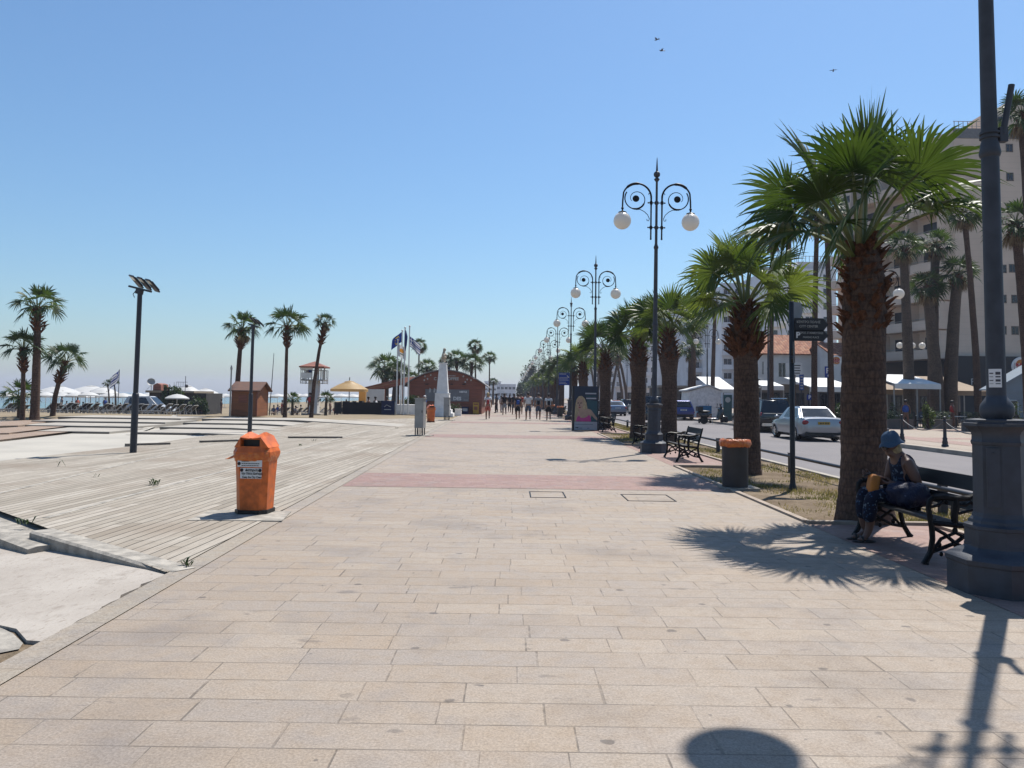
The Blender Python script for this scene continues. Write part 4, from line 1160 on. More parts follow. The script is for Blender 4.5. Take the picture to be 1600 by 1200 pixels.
# ------------------------------------------------------------------ floodlight masts
def make_flood(label):
    t = thing('floodlight_mast', label, 'floodlight', (0, 0, 0), 0, 'floodlight masts on the deck')
    p = MB(); p.lathe([(0.085, -0.05), (0.085, 1.5), (0.075, 1.55), (0.064, 1.56), (0.06, 4.3)], 16); p.build('pole', m_steel, t, 40)
    bk = MB(); bk.box((0, 0, 4.3), (0.75, 0.06, 0.05)); bk.box((0, 0.0, 4.22), (0.16, 0.12, 0.12))
    bk.tube([V((-0.1, -0.02, 4.25)), V((-0.13, -0.06, 4.12)), V((-0.06, -0.06, 4.05))], 0.01, 6)
    bk.build('crossbar', m_steel, t).data.transform(Matrix.Translation((0, 0, 4.3)) @ Matrix.Rotation(R(13), 4, 'Y') @ Matrix.Translation((0, 0, -4.3)))
    for i in range(3):
        x = -0.28 + 0.28 * i
        mt = Matrix.Rotation(R(-38), 3, 'X')
        h = MB(); h.box((x, 0.1, 4.46), (0.27, 0.42, 0.035), mat=mt)
        for j in range(6): h.box(V((x - 0.11 + 0.044 * j, 0.1, 4.46)) + mt @ V((0, 0.02, 0.03)), (0.008, 0.3, 0.03), mat=mt)
        ho = h.build('lamp_head', m_steel, t)
        l = MB(); l.box(V((x, 0.1, 4.46)) + mt @ V((0, -0.12, -0.02)), (0.2, 0.12, 0.008), mat=mt); ln_ = l.build('lens', nmat('lens', (0.72, 0.7, 0.62), 0.3), ho)
        ry = Matrix.Rotation(R(13), 4, 'Y'); pv_ = Matrix.Translation((0, 0, 4.3)) @ ry @ Matrix.Translation((0, 0, -4.3)); tw = Matrix.Translation((x, 0.1, 4.46)) @ Matrix.Rotation(R(-22), 4, 'Z') @ Matrix.Translation((-x, -0.1, -4.46))
        for q in (ho, ln_): q.data.transform(pv_ @ tw)
    return t
fl0 = make_flood('tall grey floodlight mast with three lamp heads on the deck, the nearer one')
p = GH(208, 708); fl0.location = (p.x, p.y, p.z); fl0.rotation_euler = (0, 0, R(-18))
p = GH(390, 676); copy_tree(fl0, tuple(p), R(-40), 'grey floodlight mast directly behind the foreground orange bin')

# ------------------------------------------------------------------ guard rail by the road
def make_rail(y0, y1, label):
    t = thing('guard_rail', label, 'guard rail', (6.36, y0, 0), 0, 'low rails between verge and road')
    r = MB(); r.tube([V((0, 0, 0.34)), V((0, (y1 - y0), 0.34))], 0.034, 12); r.build('rail', m_steel, t, 60)
    y = 0.0
    while y <= y1 - y0 + 0.01:
        q = MB(); q.box((0.05, y, 0.17), (0.1, 0.1, 0.46)); q.box((0.05, y, 0.405), (0.12, 0.12, 0.015)); q.build('post', m_steel, t)
        y += 6.2
    return t
for i in range(5):
    make_rail(5.3 + 18.6 * i, 5.3 + 18.6 * i + (18.5 if i < 4 else 40), ('low grey guard rail behind the seated woman and the direction sign', 'low grey guard rail behind the second lamp and its benches', 'low grey guard rail right of the poster panel', 'low guard rail far along the verge', 'farthest low guard rail beside the road')[i])

# ------------------------------------------------------------------ direction sign post
SPX, SPY = 5.12, 14.05
t = thing('direction_sign', 'dark post with two arrow boards to the city center and parking', 'sign post', (SPX, SPY, -0.02))
p = MB(); p.lathe([(0.075, 0), (0.07, 0.05), (0.05, 0.12), (0.046, 0.2), (0.046, 3.42), (0.03, 3.44)], 16); p.build('post', m_sign_dark, t, 40)
def zpx(py, px=1238, Y=SPY): return A(px, py, Y).z + 0.02
for z0, z1, lines in ((zpx(517), zpx(497), (('ΚΕΝΤΡΟ ΠΟΛΗΣ', 0.062), ('CITY CENTER', 0.062))), (zpx(532.5), zpx(515.5), (('ΧΩΡΟΣ ΣΤΑΘΜΕΥΣΕΩΣ', 0.05), ('PARKING PLACE', 0.05)))):
    b = MB(); hh = (z1 - z0) / 2
    b.prism([(0.05, -hh), (0.57, -hh), (0.66, 0), (0.57, hh), (0.05, hh)], (0, -0.03, (z0 + z1) / 2), (1, 0, 0), (0, 0, 1), (0, 0.04, 0))
    bo = b.build('arrow_board', m_sign_dark, t)
    pk = lines[0][0].startswith('Χ')
    for i, (tx, sz) in enumerate(lines):
        text(tx, sz, m_letter, bo, (0.34 if pk else 0.3, -0.033, (z0 + z1) / 2 + (0.045 if i == 0 else -0.035)), 0, 0.002, sx=0.8 if pk else 0.9)
    if pk: text('P', 0.15, m_white_letter, bo, (0.105, -0.033, (z0 + z1) / 2), 0, 0.002, bold=0.004)
for dx, dy, z, w_, h_, rz, nm in ((0.03, 0.1, zpx(484), 0.3, 0.3, 28, 'side_board'), (-0.05, -0.12, zpx(546), 0.34, 0.26, -112, 'side_board'), (-0.05, -0.1, zpx(562), 0.34, 0.13, -112, 'side_board')):
    b = MB(); m = Matrix.Rotation(R(rz), 3, 'Z')
    b.prism([(0, -h_ / 2), (w_ * 0.8, -h_ / 2), (w_, 0), (w_ * 0.8, h_ / 2), (0, h_ / 2)], (0, 0, z), m @ V((1, 0, 0)), (0, 0, 1), m @ V((0, 0.03, 0)))
    bo = b.build(nm, nmat('sign_back', (0.24, 0.25, 0.27), 0.4, 0.2) if rz == 28 else m_sign_dark, t)

# ------------------------------------------------------------------ poster panel
pc = A(915, 672, 37.6)
t = thing('poster_panel', 'tall advertising panel with a fair haired woman in a pink top', 'advertising panel', (pc.x, pc.y, 0), R(3))
PW, PH = 1.17, 2.16
b = MB(); b.box((0, 0.04, PH / 2 + 0.01), (PW + 0.06, 0.16, PH)); b.box((-PW / 2 - 0.05, 0.04, PH / 2), (0.06, 0.2, PH)); b.build('frame', m_sign_dark, t)
def flat(poly, m, name='printed_shape', off=0.0):
    """a printed shape on the poster, poly in fractions of the panel (0..1 from bottom left)"""
    q = MB(); q.add([(-PW / 2 + x * PW, -0.042 - off, 0.02 + z * PH) for x, z in poly], [tuple(range(len(poly)))])
    return q
mats = [nmat('poster_night', (0.012, 0.03, 0.07), 0.35, 0, 0.3, 1.0), nmat('poster_teal', (0.02, 0.09, 0.12), 0.35, 0, 0.2, 2), nmat('poster_white', (0.52, 0.54, 0.6), 0.35, 0, 0.05),
        nmat('poster_skin', (0.55, 0.36, 0.27), 0.4, 0, 0.12, 6), nmat('poster_hair', (0.55, 0.42, 0.25), 0.4, 0, 0.35, 9, stretch=(6, 1, 1)), nmat('poster_pink', (0.65, 0.06, 0.3), 0.4, 0, 0.15, 4), nmat('poster_dark', (0.03, 0.012, 0.016), 0.4), nmat('poster_lip', (0.35, 0.04, 0.05), 0.4)]
pm = MB()
def prt(poly, mi, off):
    pm.mi = mi; q = flat(poly, None, off=off); pm.add(q.v, q.f)
prt([(0.02, 0.2), (0.98, 0.2), (0.98, 0.99), (0.02, 0.99)], 0, 0)
prt([(0.55, 0.2), (0.98, 0.2), (0.98, 0.66), (0.55, 0.7)], 1, 0.0015)
prt([(0.02, 0.01), (0.98, 0.01), (0.98, 0.195), (0.02, 0.195)], 2, 0)
prt([(0.02, 0.2), (0.05, 0.55), (0.1, 0.69), (0.2, 0.765), (0.33, 0.775), (0.44, 0.72), (0.52, 0.62), (0.56, 0.5), (0.54, 0.38), (0.4, 0.3), (0.2, 0.28), (0.1, 0.2)], 4, 0.003)
prt([(0.14, 0.2), (0.12, 0.33), (0.2, 0.42), (0.28, 0.46), (0.42, 0.47), (0.58, 0.49), (0.72, 0.46), (0.86, 0.36), (0.98, 0.28), (0.98, 0.22), (0.86, 0.27), (0.74, 0.34), (0.66, 0.2)], 3, 0.0045)
prt([(0.12, 0.6), (0.14, 0.52), (0.2, 0.45), (0.27, 0.435), (0.35, 0.48), (0.38, 0.58), (0.37, 0.67), (0.29, 0.72), (0.19, 0.71), (0.13, 0.66)], 3, 0.006)
prt([(0.1, 0.64), (0.14, 0.7), (0.2, 0.75), (0.3, 0.75), (0.4, 0.7), (0.44, 0.6), (0.39, 0.62), (0.34, 0.7), (0.24, 0.72), (0.15, 0.68)], 4, 0.0075)
prt([(0.08, 0.2), (0.13, 0.29), (0.2, 0.33), (0.3, 0.28), (0.42, 0.28), (0.52, 0.3), (0.63, 0.35), (0.7, 0.3), (0.72, 0.2)], 5, 0.0075)
for x in (0.175, 0.29): prt([(x - 0.05, 0.61), (x, 0.628), (x + 0.05, 0.615), (x, 0.6)], 6, 0.0085)
prt([(0.18, 0.515), (0.235, 0.532), (0.3, 0.52), (0.24, 0.498)], 7, 0.0085)
prt([(0.215, 0.555), (0.245, 0.545), (0.25, 0.555), (0.235, 0.6)], 6, 0.0082)
for i, z in enumerate((0.815, 0.755, 0.705)): prt([(0.47 + 0.02 * i, z), (0.93, z), (0.93, z + 0.03), (0.47 + 0.02 * i, z + 0.03)], 1 if i == 1 else 2, 0.003)
for i, (x, w_) in enumerate(((0.07, 0.05), (0.14, 0.05), (0.23, 0.12), (0.55, 0.1))): prt([(x, 0.045), (x + w_, 0.045), (x + w_, 0.075 - 0.02 * (i > 1)), (x, 0.075 - 0.02 * (i > 1))], 0, 0.0015)
prt([(0.06, 0.13), (0.8, 0.13), (0.8, 0.138), (0.06, 0.138)], 1, 0.0015)
pm.build('printed_sheet', mats, t, fix=False)

# blue information board further along
p = A(882, 592, 60)
t = thing('information_board', 'blue board on two posts among the palms left of the poster panel', 'sign', (p.x, p.y, 0))
b = MB(); b.box((0, 0, p.z), (0.9, 0.05, 0.98)); bo = b.build('board', m_blue_sign, t)
q = MB()
for i, (xa, xb, dz, hh) in enumerate(((-0.4, 0.12, 0.38, 0.05), (-0.4, 0.3, 0.1, 0.03), (-0.4, 0.26, 0.0, 0.03), (-0.4, 0.32, -0.1, 0.03), (-0.4, 0.1, -0.26, 0.03), (-0.4, 0.2, -0.36, 0.03))): q.box(((xa + xb) / 2, -0.028, p.z + dz), (xb - xa, 0.004, hh))
q.add([(0.22, -0.028, p.z + 0.28), (0.38, -0.028, p.z + 0.1), (0.3, -0.028, p.z + 0.1), (0.16, -0.028, p.z + 0.25)], [(0, 1, 2, 3)])
q.build('printed_line', m_letter, bo)
for x in (-0.4, 0.4):
    q = MB(); q.cyl((x, 0.03, 0), (x, 0.03, p.z + 0.48), 0.03, n=10); q.build('post', m_steel, t)
# service covers in the paving
for i, (x, y, w_, d_) in enumerate(((855, 773, 0.56, 0.75), (1012, 778, 0.75, 0.8))):
    p = G(x, y); m = MB()
    for sx in (-1, 1): m.box((sx * w_ / 2, 0, 0.001), (0.02, d_, 0.008)); m.box((0, sx * d_ / 2, 0.001), (w_ + 0.02, 0.02, 0.008))
    o = m.build('service_cover', m_iron_dark, None, loc=(p.x, p.y, 0.001))
    tag(o, ('thin dark metal frame of a paving cover below the pink band, left one', 'thin dark metal frame of a paving cover below the pink band, right one')[i], 'service cover', 'service covers in the paving')
# weeds in the deck joints
rg = random.Random(2)
for i, (x, y, s, nl, l) in enumerate(((241, 759, 0.16, 16, 'low green weed growing from the deck left of the foreground orange bin'), (289, 886, 0.1, 12, 'weed at the corner where deck and border strip meet'), (490, 690, 0.12, 7, 'sparse dark weed on the deck by the pale strip, right of the orange bin'), (152, 746, 0.14, 4, 'dry stalk standing on the deck'), (93, 730, 0.2, 3, 'thin dry stalk on the deck near the pale concrete'), (40, 820, 0.12, 10, 'weed in the corner of the two wedge kerbs'), (470, 697, 0.1, 8, 'weed tuft on the deck just right of the orange bin hood'), (620, 670, 0.14, 6, 'weed on the deck left of the nearer cabinet'))):
    p = GH(x, y); m = MB()
    for k in range(nl):
        a = rg.uniform(0, 6.28); h = s * rg.uniform(0.5, 1.1); o = V((rg.uniform(-s, s) * 0.5, rg.uniform(-s, s) * 0.4, 0)); d = V((math.cos(a), math.sin(a), 0))
        sd = V((-d.y, d.x, 0)) * 0.012
        m.add([o - sd * 0.4, o + sd * 0.4, o + d * h * 0.4 + V((0, 0, h * 0.6)) + sd, o + d * h * 0.4 + V((0, 0, h * 0.6)) - sd, o + d * h * 0.8 + V((0, 0, h * 0.7))], [(0, 1, 2, 3), (3, 2, 4)])
    tag(m.build('weed', m_foliage, None, loc=(p.x, p.y, p.z + 0.01), fix=False), l, 'weed', 'weeds on the deck')
# ------------------------------------------------------------------ people
def skin_mesh(name, verts, edges, radii, mat, sub=1, root=0, rk=1.0):
    me = bpy.data.meshes.new(name)
    me.from_pydata([tuple(v) for v in verts], edges, [])
    bm = bmesh.new(); bm.from_mesh(me)
    lay = bm.verts.layers.skin.verify()
    for i, v in enumerate(bm.verts):
        r = radii[i]
        v[lay].radius = tuple(x * rk for x in r) if hasattr(r, '__len__') else (r * rk, r * rk)
        v[lay].use_root = (i == root)
    bm.to_mesh(me); bm.free()
    o = bpy.data.objects.new(name, me); COL.objects.link(o)
    m = o.modifiers.new('s', 'SKIN'); m.use_smooth_shade = True; m.branch_smoothing = 0.4
    if sub:
        q = o.modifiers.new('d', 'SUBSURF'); q.levels = sub; q.render_levels = sub
    bpy.context.view_layer.update()
    out = bpy.data.meshes.new_from_object(o.evaluated_get(bpy.context.evaluated_depsgraph_get()))
    COL.objects.unlink(o); bpy.data.objects.remove(o)
    out.name = name
    out.materials.clear(); out.materials.append(mat)
    out.polygons.foreach_set('use_smooth', [True] * len(out.polygons))
    return out
class Skel:
    def __init__(s): s.v = []; s.e = []; s.r = []
    def add(s, p, r, parent=None):
        s.v.append(V(p)); s.r.append(r)
        if parent is not None: s.e.append((parent, len(s.v) - 1))
        return len(s.v) - 1
    def chain(s, parent, pts):
        ids = []
        for p, r in pts:
            parent = s.add(p, r, parent); ids.append(parent)
        return ids
    def mesh(s, name, mat, sub=1, rk=1.0): return skin_mesh(name, s.v, s.e, s.r, mat, sub, 0, rk)

def hand(sk, wrist, d, out, up, curl=0.5, s=1.0):
    """palm and five bent fingers grown from a wrist joint; d along the hand, out to the thumb side, up = back of hand"""
    w = sk.v[wrist]
    pm = sk.add(w + d * 0.045 * s, (0.034 * s, 0.018 * s), wrist)
    pk = sk.add(w + d * 0.085 * s, (0.036 * s, 0.015 * s), pm)
    for i, (off, ln) in enumerate(((0.027, 0.072), (0.009, 0.08), (-0.01, 0.074), (-0.028, 0.058))):
        p = w + d * 0.09 * s + out * off * s; a = 0.25 * curl
        sk_par = pk
        for j in range(3):
            dd = d * math.cos(a) - up * math.sin(a)
            p = p + dd * (ln * (0.42, 0.32, 0.26)[j]) * s
            sk_par = sk.add(p, (0.0085 - 0.0012 * j) * s, sk_par); a += 0.9 * curl
    p = w + d * 0.035 * s + out * 0.035 * s
    t0 = sk.add(p, 0.012 * s, pm)
    t1 = sk.add(p + (d * 0.03 + out * 0.018 - up * 0.01) * s, 0.0095 * s, t0)
    sk.add(p + (d * 0.055 + out * 0.02 - up * 0.025) * s, 0.008 * s, t1)

def pedestrian(loc, h, shirt, shorts, skin, hair, label, rz=0.0, step=1.0, seed=0, group='people walking along the promenade', build=1.0, trousers=False, cap=None):
    """a person seen walking away (+y), with clothes as parts"""
    h *= 1.06; rg = random.Random(seed); k = h / 1.76; st = 0.2 * step
    S = lambda x, y, z: V((x * k * (build if z > 0.5 else 1), y * k, z * k))
    t = thing('person', label, 'person', loc, rz, group)
    b = Skel()
    pel = b.add(S(0, 0, 0.95), (0.13 * k * build, 0.095 * k))
    up = b.chain(pel, [(S(0, 0.01, 1.12), (0.125 * k * build, 0.09 * k)), (S(0, 0.0, 1.3), (0.15 * k * build, 0.1 * k)), (S(0, -0.01, 1.44), (0.09 * k, 0.07 * k)), (S(0, 0.01, 1.52), 0.052 * k), (S(0, 0.03, 1.6), (0.07 * k, 0.08 * k)), (S(0, 0.025, 1.67), (0.075 * k, 0.09 * k)), (S(0, 0.02, 1.735), (0.05 * k, 0.06 * k))])
    b.add(S(0, 0.115, 1.635), 0.014 * k, up[4])
    for s in (-1, 1): b.add(S(s * 0.083, 0.02, 1.64), (0.012 * k, 0.02 * k), up[4])
    arms = {}
    for s in (-1, 1):
        sw = s * st * 0.7
        sh = b.add(S(s * 0.165, -0.01, 1.42), 0.06 * k, up[2])
        el = b.add(S(s * 0.225, -0.03 + sw * 0.5, 1.15), 0.042 * k, sh)
        wr = b.add(S(s * 0.24, 0.06 + sw * 1.2, 0.92), 0.028 * k, el)
        hand(b, wr, V((0, 0.25, -0.97)), V((0, 1, 0.2)), V((s, 0, 0)), 0.5, k)
        arms[s] = (b.v[sh], b.v[el])
    leg = {}
    for s in (-1, 1):
        f = -s * st
        hp_ = b.add(S(s * 0.095, 0, 0.88), (0.092 * k, 0.1 * k), pel)
        kn = b.add(S(s * 0.1, 0.02 + f * 0.75, 0.49), 0.058 * k, hp_)
        an_y = f * 1.35 - (0.06 if f < 0 else 0)
        ca = b.add(S(s * 0.1, f * 1.0 - 0.02, 0.32), 0.05 * k, kn)
        lift = 0.09 if f < 0 else 0.0
        an = b.add(S(s * 0.1, an_y, 0.09 + lift), 0.034 * k, ca)
        b.add(S(s * 0.105, an_y + 0.1, 0.035 + lift * 0.4), (0.036 * k, 0.026 * k), an)
        leg[s] = (b.v[hp_], b.v[kn], b.v[an], lift)
    link('body', b.mesh('body', skin, 1, 1.25), t)
    c = Skel(); q = c.add(S(0, 0, 0.93), (0.155 * k * build, 0.118 * k))
    u = c.chain(q, [(S(0, 0.01, 1.12), (0.145 * k * build, 0.108 * k)), (S(0, 0, 1.3), (0.168 * k * build, 0.118 * k)), (S(0, -0.01, 1.44), (0.1 * k, 0.08 * k))])
    for s in (-1, 1):
        a, e = arms[s]
        c.chain(u[2], [(a, 0.074 * k), (a.lerp(e, 0.65), 0.062 * k)])
    link('shirt', c.mesh('shirt', shirt, 1, 1.22), t)
    c = Skel(); q = c.add(S(0, 0, 0.99), (0.14 * k * build, 0.108 * k)); q2 = c.add(S(0, 0, 0.9), (0.15 * k * build, 0.115 * k), q)
    for s in (-1, 1):
        a, e, an, _ = leg[s]
        if trousers: c.chain(q2, [(a, 0.108 * k), (e, 0.075 * k), (an, 0.06 * k)])
        else: c.chain(q2, [(a, 0.112 * k), (a.lerp(e, 0.5), 0.098 * k), (a.lerp(e, 0.95), 0.088 * k)])
    link('trousers' if trousers else 'shorts', c.mesh('shorts', shorts, 1, 1.22), t)
    for s in (-1, 1):
        a, e, an, lift = leg[s]
        m = MB(); m.sphere(an + V((0, 0.055, -0.045 - lift * 0.35)) * k, (0.046 * k, 0.125 * k, 0.04 * k), 12, 8)
        link('shoe', m.mesh('shoe', m_shoe, 180), t)
    m = MB(); m.sphere(S(0, 0.0, 1.69), (0.09 * k, 0.103 * k, 0.085 * k), 16, 10)
    if cap is None and hair is m_hair_blond: m.sphere(S(0, -0.05, 1.6), (0.085 * k, 0.06 * k, 0.1 * k), 14, 8)
    m.sphere(S(0, -0.045, 1.65), (0.08 * k, 0.055 * k, 0.08 * k), 14, 8)
    link('cap' if cap else 'hair', m.mesh('hair', cap or hair, 180), t)
    return t
def backpack(owner, k, mat, label, group='backpacks on walkers', w=0.15):
    m = MB(); k *= 0.82
    m.sphere((0, 0, 0), (w, 0.075, 0.21), 16, 10)
    m.v = [(max(-w * 0.86, min(w * 0.86, x * 1.15)), max(-0.07, min(0.06, y * 1.1)), max(-0.19, min(0.2, z))) for x, y, z in m.v]
    m.sphere((0, -0.07, -0.07), (w * 0.7, 0.04, 0.09), 12, 8)
    me = m.mesh('backpack', mat, 180)
    o = link('backpack', me, None, owner.matrix_basis @ V((0, -0.175 * k, 1.22 * k)) if False else None)
    l = V(owner.location) + Matrix.Rotation(owner.rotation_euler.z, 3, 'Z') @ V((0, -0.25 * k, 1.47 * k))
    o.location = l; o.rotation_euler.z = owner.rotation_euler.z; o.scale = (k, k, k)
    for s in (-1, 1):
        q = MB(); q.tube([V((s * 0.1, 0.03, 0.17)), V((s * 0.115, 0.13, 0.24)), V((s * 0.12, 0.2, 0.23))], 0.018, 6, flat=0.4)
        q.build('strap', mat, o)
    return tag(o, label, 'backpack', group)
def foot(px, py):
    p = GH(px, py); p.z += 0.004; return tuple(p)
w1 = pedestrian(foot(762, 655.5), 1.76, m_white_cloth, m_coral, m_skin, m_hair_blond, 'fair haired walker in a white top and coral shorts with a red backpack', 0.02, 0.35, 1)
backpack(w1, 1.0, m_red_cloth, 'red backpack worn over a white top', w=0.14)
w2 = pedestrian(foot(809, 655.5), 1.72, m_black_cloth, m_black_cloth, m_skin, m_hair_dark, 'walker in black shirt and black shorts with a bright blue backpack', 0, 0.8, 2)
backpack(w2, 1.0, m_blue_cloth, 'bright blue backpack on a walker in black')
w3 = pedestrian(foot(825, 656.5), 1.83, m_white_cloth, m_denim, m_skin, m_hair_dark, 'broad walker in a plain white t-shirt and denim shorts, no backpack', 0.05, 1.1, 3, build=1.1)
w4 = pedestrian(foot(841, 656), 1.78, m_grey_cloth, m_denim, m_skin, m_hair_dark, 'walker in a grey shirt and denim shorts with a black backpack', -0.05, -0.5, 4)
backpack(w4, 1.0, m_black_cloth, 'black backpack worn over a grey shirt')
w5 = pedestrian(foot(857, 657), 1.74, m_white_cloth, m_black_cloth, m_skin, m_hair_dark, 'walker in white shirt and black shorts with black backpack, rightmost', 0.0, 0.6, 5)
backpack(w5, 1.0, m_black_cloth, 'black backpack worn over a white shirt, rightmost of the walkers')
pedestrian(foot(788, 648.5), 1.8, m_black_cloth, m_grey_cloth, m_skin_dark, m_hair_dark, 'walker in dark shirt and grey shorts behind the coral shorts walker', 0.1, 0.7, 6)
pedestrian(foot(796, 644.5), 1.72, m_black_cloth, m_black_cloth, m_skin_dark, m_hair_dark, 'small dark clad walker far off between two groups', 0.0, -0.7, 7)
pedestrian(foot(803, 648), 1.78, m_black_cloth, m_denim, m_skin_dark, m_hair_dark, 'dark shirted walker just left of the bright blue backpack', 0.1, 0.9, 8)
pedestrian(foot(813.5, 647.5), 1.8, m_red_cloth, m_black_cloth, m_skin, m_hair_dark, 'walker in a dark red shirt partly behind the blue backpack', 0, -0.6, 9)
pedestrian(foot(775.5, 645.5), 1.78, m_black_cloth, m_black_cloth, m_skin_dark, m_hair_dark, 'dark clad person standing beside the cafe in long trousers', 1.2, 0.1, 10, trousers=True)
pedestrian(foot(783, 645), 1.6, m_white_cloth, m_white_cloth, m_skin, m_hair_dark, 'person in long white clothes beside the cafe', -0.8, 0.2, 11, trousers=True)
pedestrian(foot(663, 657), 1.5, m_blue_cloth, m_denim, m_skin, m_hair_dark, 'person in blue shirt and white cap behind the nearer pale cabinet', 2.0, 0.2, 12, trousers=True, cap=m_white_cloth)

# ------------------------------------------------------------------ seated woman (local +y is where she faces)
WO = V((4.57, 8.93, 0.0))
wt_ = thing('person', 'woman in blue sun hat and dark patterned clothes sitting on the bench with her phone', 'person', WO, R(90))
b = Skel()
pel = b.add((0, 0, 0.535), (0.16, 0.125))
sp = b.chain(pel, [((0, 0.0, 0.66), (0.15, 0.12)), ((0, 0.035, 0.82), (0.16, 0.12)), ((0, 0.075, 0.945), (0.13, 0.085)), ((0, 0.115, 1.0), 0.055), ((0, 0.165, 1.045), (0.062, 0.068)), ((0, 0.185, 1.1), (0.076, 0.088)), ((0, 0.18, 1.165), (0.06, 0.07))])
b.add((0, 0.275, 1.055), 0.014, sp[4]); b.add((0, 0.235, 1.01), 0.03, sp[4])
for s in (-1, 1): b.add((s * 0.085, 0.175, 1.07), (0.012, 0.02), sp[5])
# her left arm (local -x) is the one nearer to us: forearm across the lap. world: local -x -> -y (towards camera)
arms = {}
for s, el_, wr_ in ((-1, (-0.215, -0.03, 0.655), (-0.13, 0.22, 0.665)), (1, (0.2, 0.13, 0.66), (0.12, 0.36, 0.74))):
    sh = b.add((s * 0.165, 0.07, 0.92), (0.062, 0.06), sp[2])
    el = b.add(el_, 0.045, b.add(V((s * 0.165, 0.07, 0.92)).lerp(V(el_), 0.5), 0.055, sh))
    wr = b.add(wr_, 0.03, b.add(V(el_).lerp(V(wr_), 0.5), 0.04, el))
    d = (V(wr_) - V(el_)).normalized()
    if s < 0: d = (d + V((0.35, 0.1, 0.25))).normalized()
    hand(b, wr, d, V((0, 0.1, 1)) if s > 0 else V((0, -0.1, 1)), V((s, 0, 0.2)), 0.75)
lg = {}
for s, kx, fx in ((-1, -0.1, -0.06), (1, 0.11, 0.1)):
    hp_ = b.add((s * 0.1, 0.08, 0.53), (0.1, 0.095), pel)
    kn = b.add((kx, 0.45, 0.54 if s < 0 else 0.56), 0.062, b.add((s * 0.1, 0.26, 0.535), 0.085, hp_))
    ca = b.add((kx * 0.9, 0.475, 0.36), 0.058, kn)
    an = b.add((fx, 0.43 + (0.06 if s < 0 else 0), 0.1), 0.036, b.add((fx, 0.46, 0.2), 0.043, ca))
    fo = b.add((fx, 0.53, 0.045), (0.038, 0.026), an)
    b.add((fx + s * 0.01, 0.6, 0.03), (0.04, 0.016), fo)
    lg[s] = (V((s * 0.1, 0.08, 0.53)), b.v[kn].copy(), b.v[ca].copy(), b.v[an].copy(), b.v[fo].copy())
link('body', b.mesh('body', m_skin_dark, 2, 1.13), wt_)
n = NT('patterned_cloth')
pt = n.voro(26); pn = n.noise(30, 3)
c = n.mix(n.rng(n.math('ADD', pt, n.math('MULTIPLY', pn, 0.4)), 0.42, 0.5, 1, 0), (0.007, 0.012, 0.034), (0.04, 0.09, 0.18))
c = n.mix(n.rng(n.noise(17, 2), 0.6, 0.66), c, (0.16, 0.22, 0.27))
n.bump(n.noise(9, 4), 0.5, 0.02)
m_pattern = n.fin(c, 0.85, 0, 0.2)
c = Skel(); q = c.add((0, 0, 0.52), (0.185, 0.15))
u = c.chain(q, [((0, 0.0, 0.66), (0.172, 0.142)), ((0, 0.035, 0.82), (0.18, 0.138)), ((0, 0.068, 0.94), (0.14, 0.1))])
for s in (-1, 1): c.add((s * 0.12, 0.072, 0.945), (0.07, 0.08), u[2])
link('dress_top', c.mesh('dress_top', m_pattern, 2, 1.14), wt_)
c = Skel(); q = c.add((0, 0.02, 0.53), (0.19, 0.14))
for s in (-1, 1):
    h0, kn, ca, an, fo = lg[s]
    c.chain(q, [(h0 + V((0, 0.02, 0)), 0.115), (h0.lerp(kn, 0.55), 0.102), (kn, 0.085), (ca, 0.083), (ca.lerp(an, 0.55), 0.075)])
link('trousers', c.mesh('trousers', m_pattern, 2), wt_)
n = NT('hat_cloth'); c = n.mix(n.noise(60, 3), (0.04, 0.085, 0.16), (0.1, 0.17, 0.26)); m_hat = n.fin(c, 0.9, 0, 0.2)
m = MB(); tl = Matrix.Rotation(R(-14), 3, 'X')
hatp = [(0.148, -0.03), (0.143, -0.018), (0.112, 0.012), (0.108, 0.05), (0.1, 0.085), (0.075, 0.11), (0.03, 0.12), (0.002, 0.12)]
m.lathe([(r * 0.95, z) for r, z in hatp], 28, (0, 0.172, 1.14), axis=tl, cap=False)
m.v = [(x, y, z + 0.012 * math.sin(4 * math.atan2(y - 0.185, x))) for x, y, z in m.v]
hat = m.build('sun_hat', m_hat, wt_, 180)
m = MB(); m.sphere((0, 0.13, 1.05), (0.085, 0.07, 0.085), 16, 10); m.sphere((0, 0.085, 1.0), (0.06, 0.05, 0.06), 12, 8); m.build('hair', m_hair_blond, wt_, 180)
m = MB()
for s in (-1, 1): m.sphere((s * 0.036, 0.252, 1.075), (0.033, 0.012, 0.025), 12, 8)
m.tube([V((-0.08, 0.17, 1.09)), V((-0.07, 0.235, 1.085)), V((0.07, 0.235, 1.085)), V((0.08, 0.17, 1.09))], 0.005, 6)
m.build('sunglasses', m_black, wt_, 180)
for s in (-1, 1):
    h0, kn, ca, an, fo = lg[s]
    m = MB(); m.sphere((fo.x, fo.y + 0.0, 0.014), (0.052, 0.14, 0.014), 16, 8)
    m.tube([V((fo.x - 0.05, fo.y + 0.03, 0.015)), V((fo.x - 0.03, fo.y + 0.03, 0.065)), V((fo.x + 0.03, fo.y + 0.03, 0.065)), V((fo.x + 0.05, fo.y + 0.03, 0.015))], 0.012, 6)
    m.build('sandal', m_shoe, wt_, 180)
def atw(p): return WO + Matrix.Rotation(R(90), 3, 'Z') @ V(p)
m = MB(); m.box((0, 0, 0), (0.075, 0.15, 0.009), mat=Matrix.Rotation(R(-20), 3, 'X') @ Matrix.Rotation(R(8), 3, 'Y')); ph = m.build('phone', m_black, None)
bm = bmesh.new(); bm.from_mesh(ph.data); bmesh.ops.bevel(bm, geom=bm.edges[:], offset=0.003, segments=2, affect='EDGES'); bm.to_mesh(ph.data); bm.free()
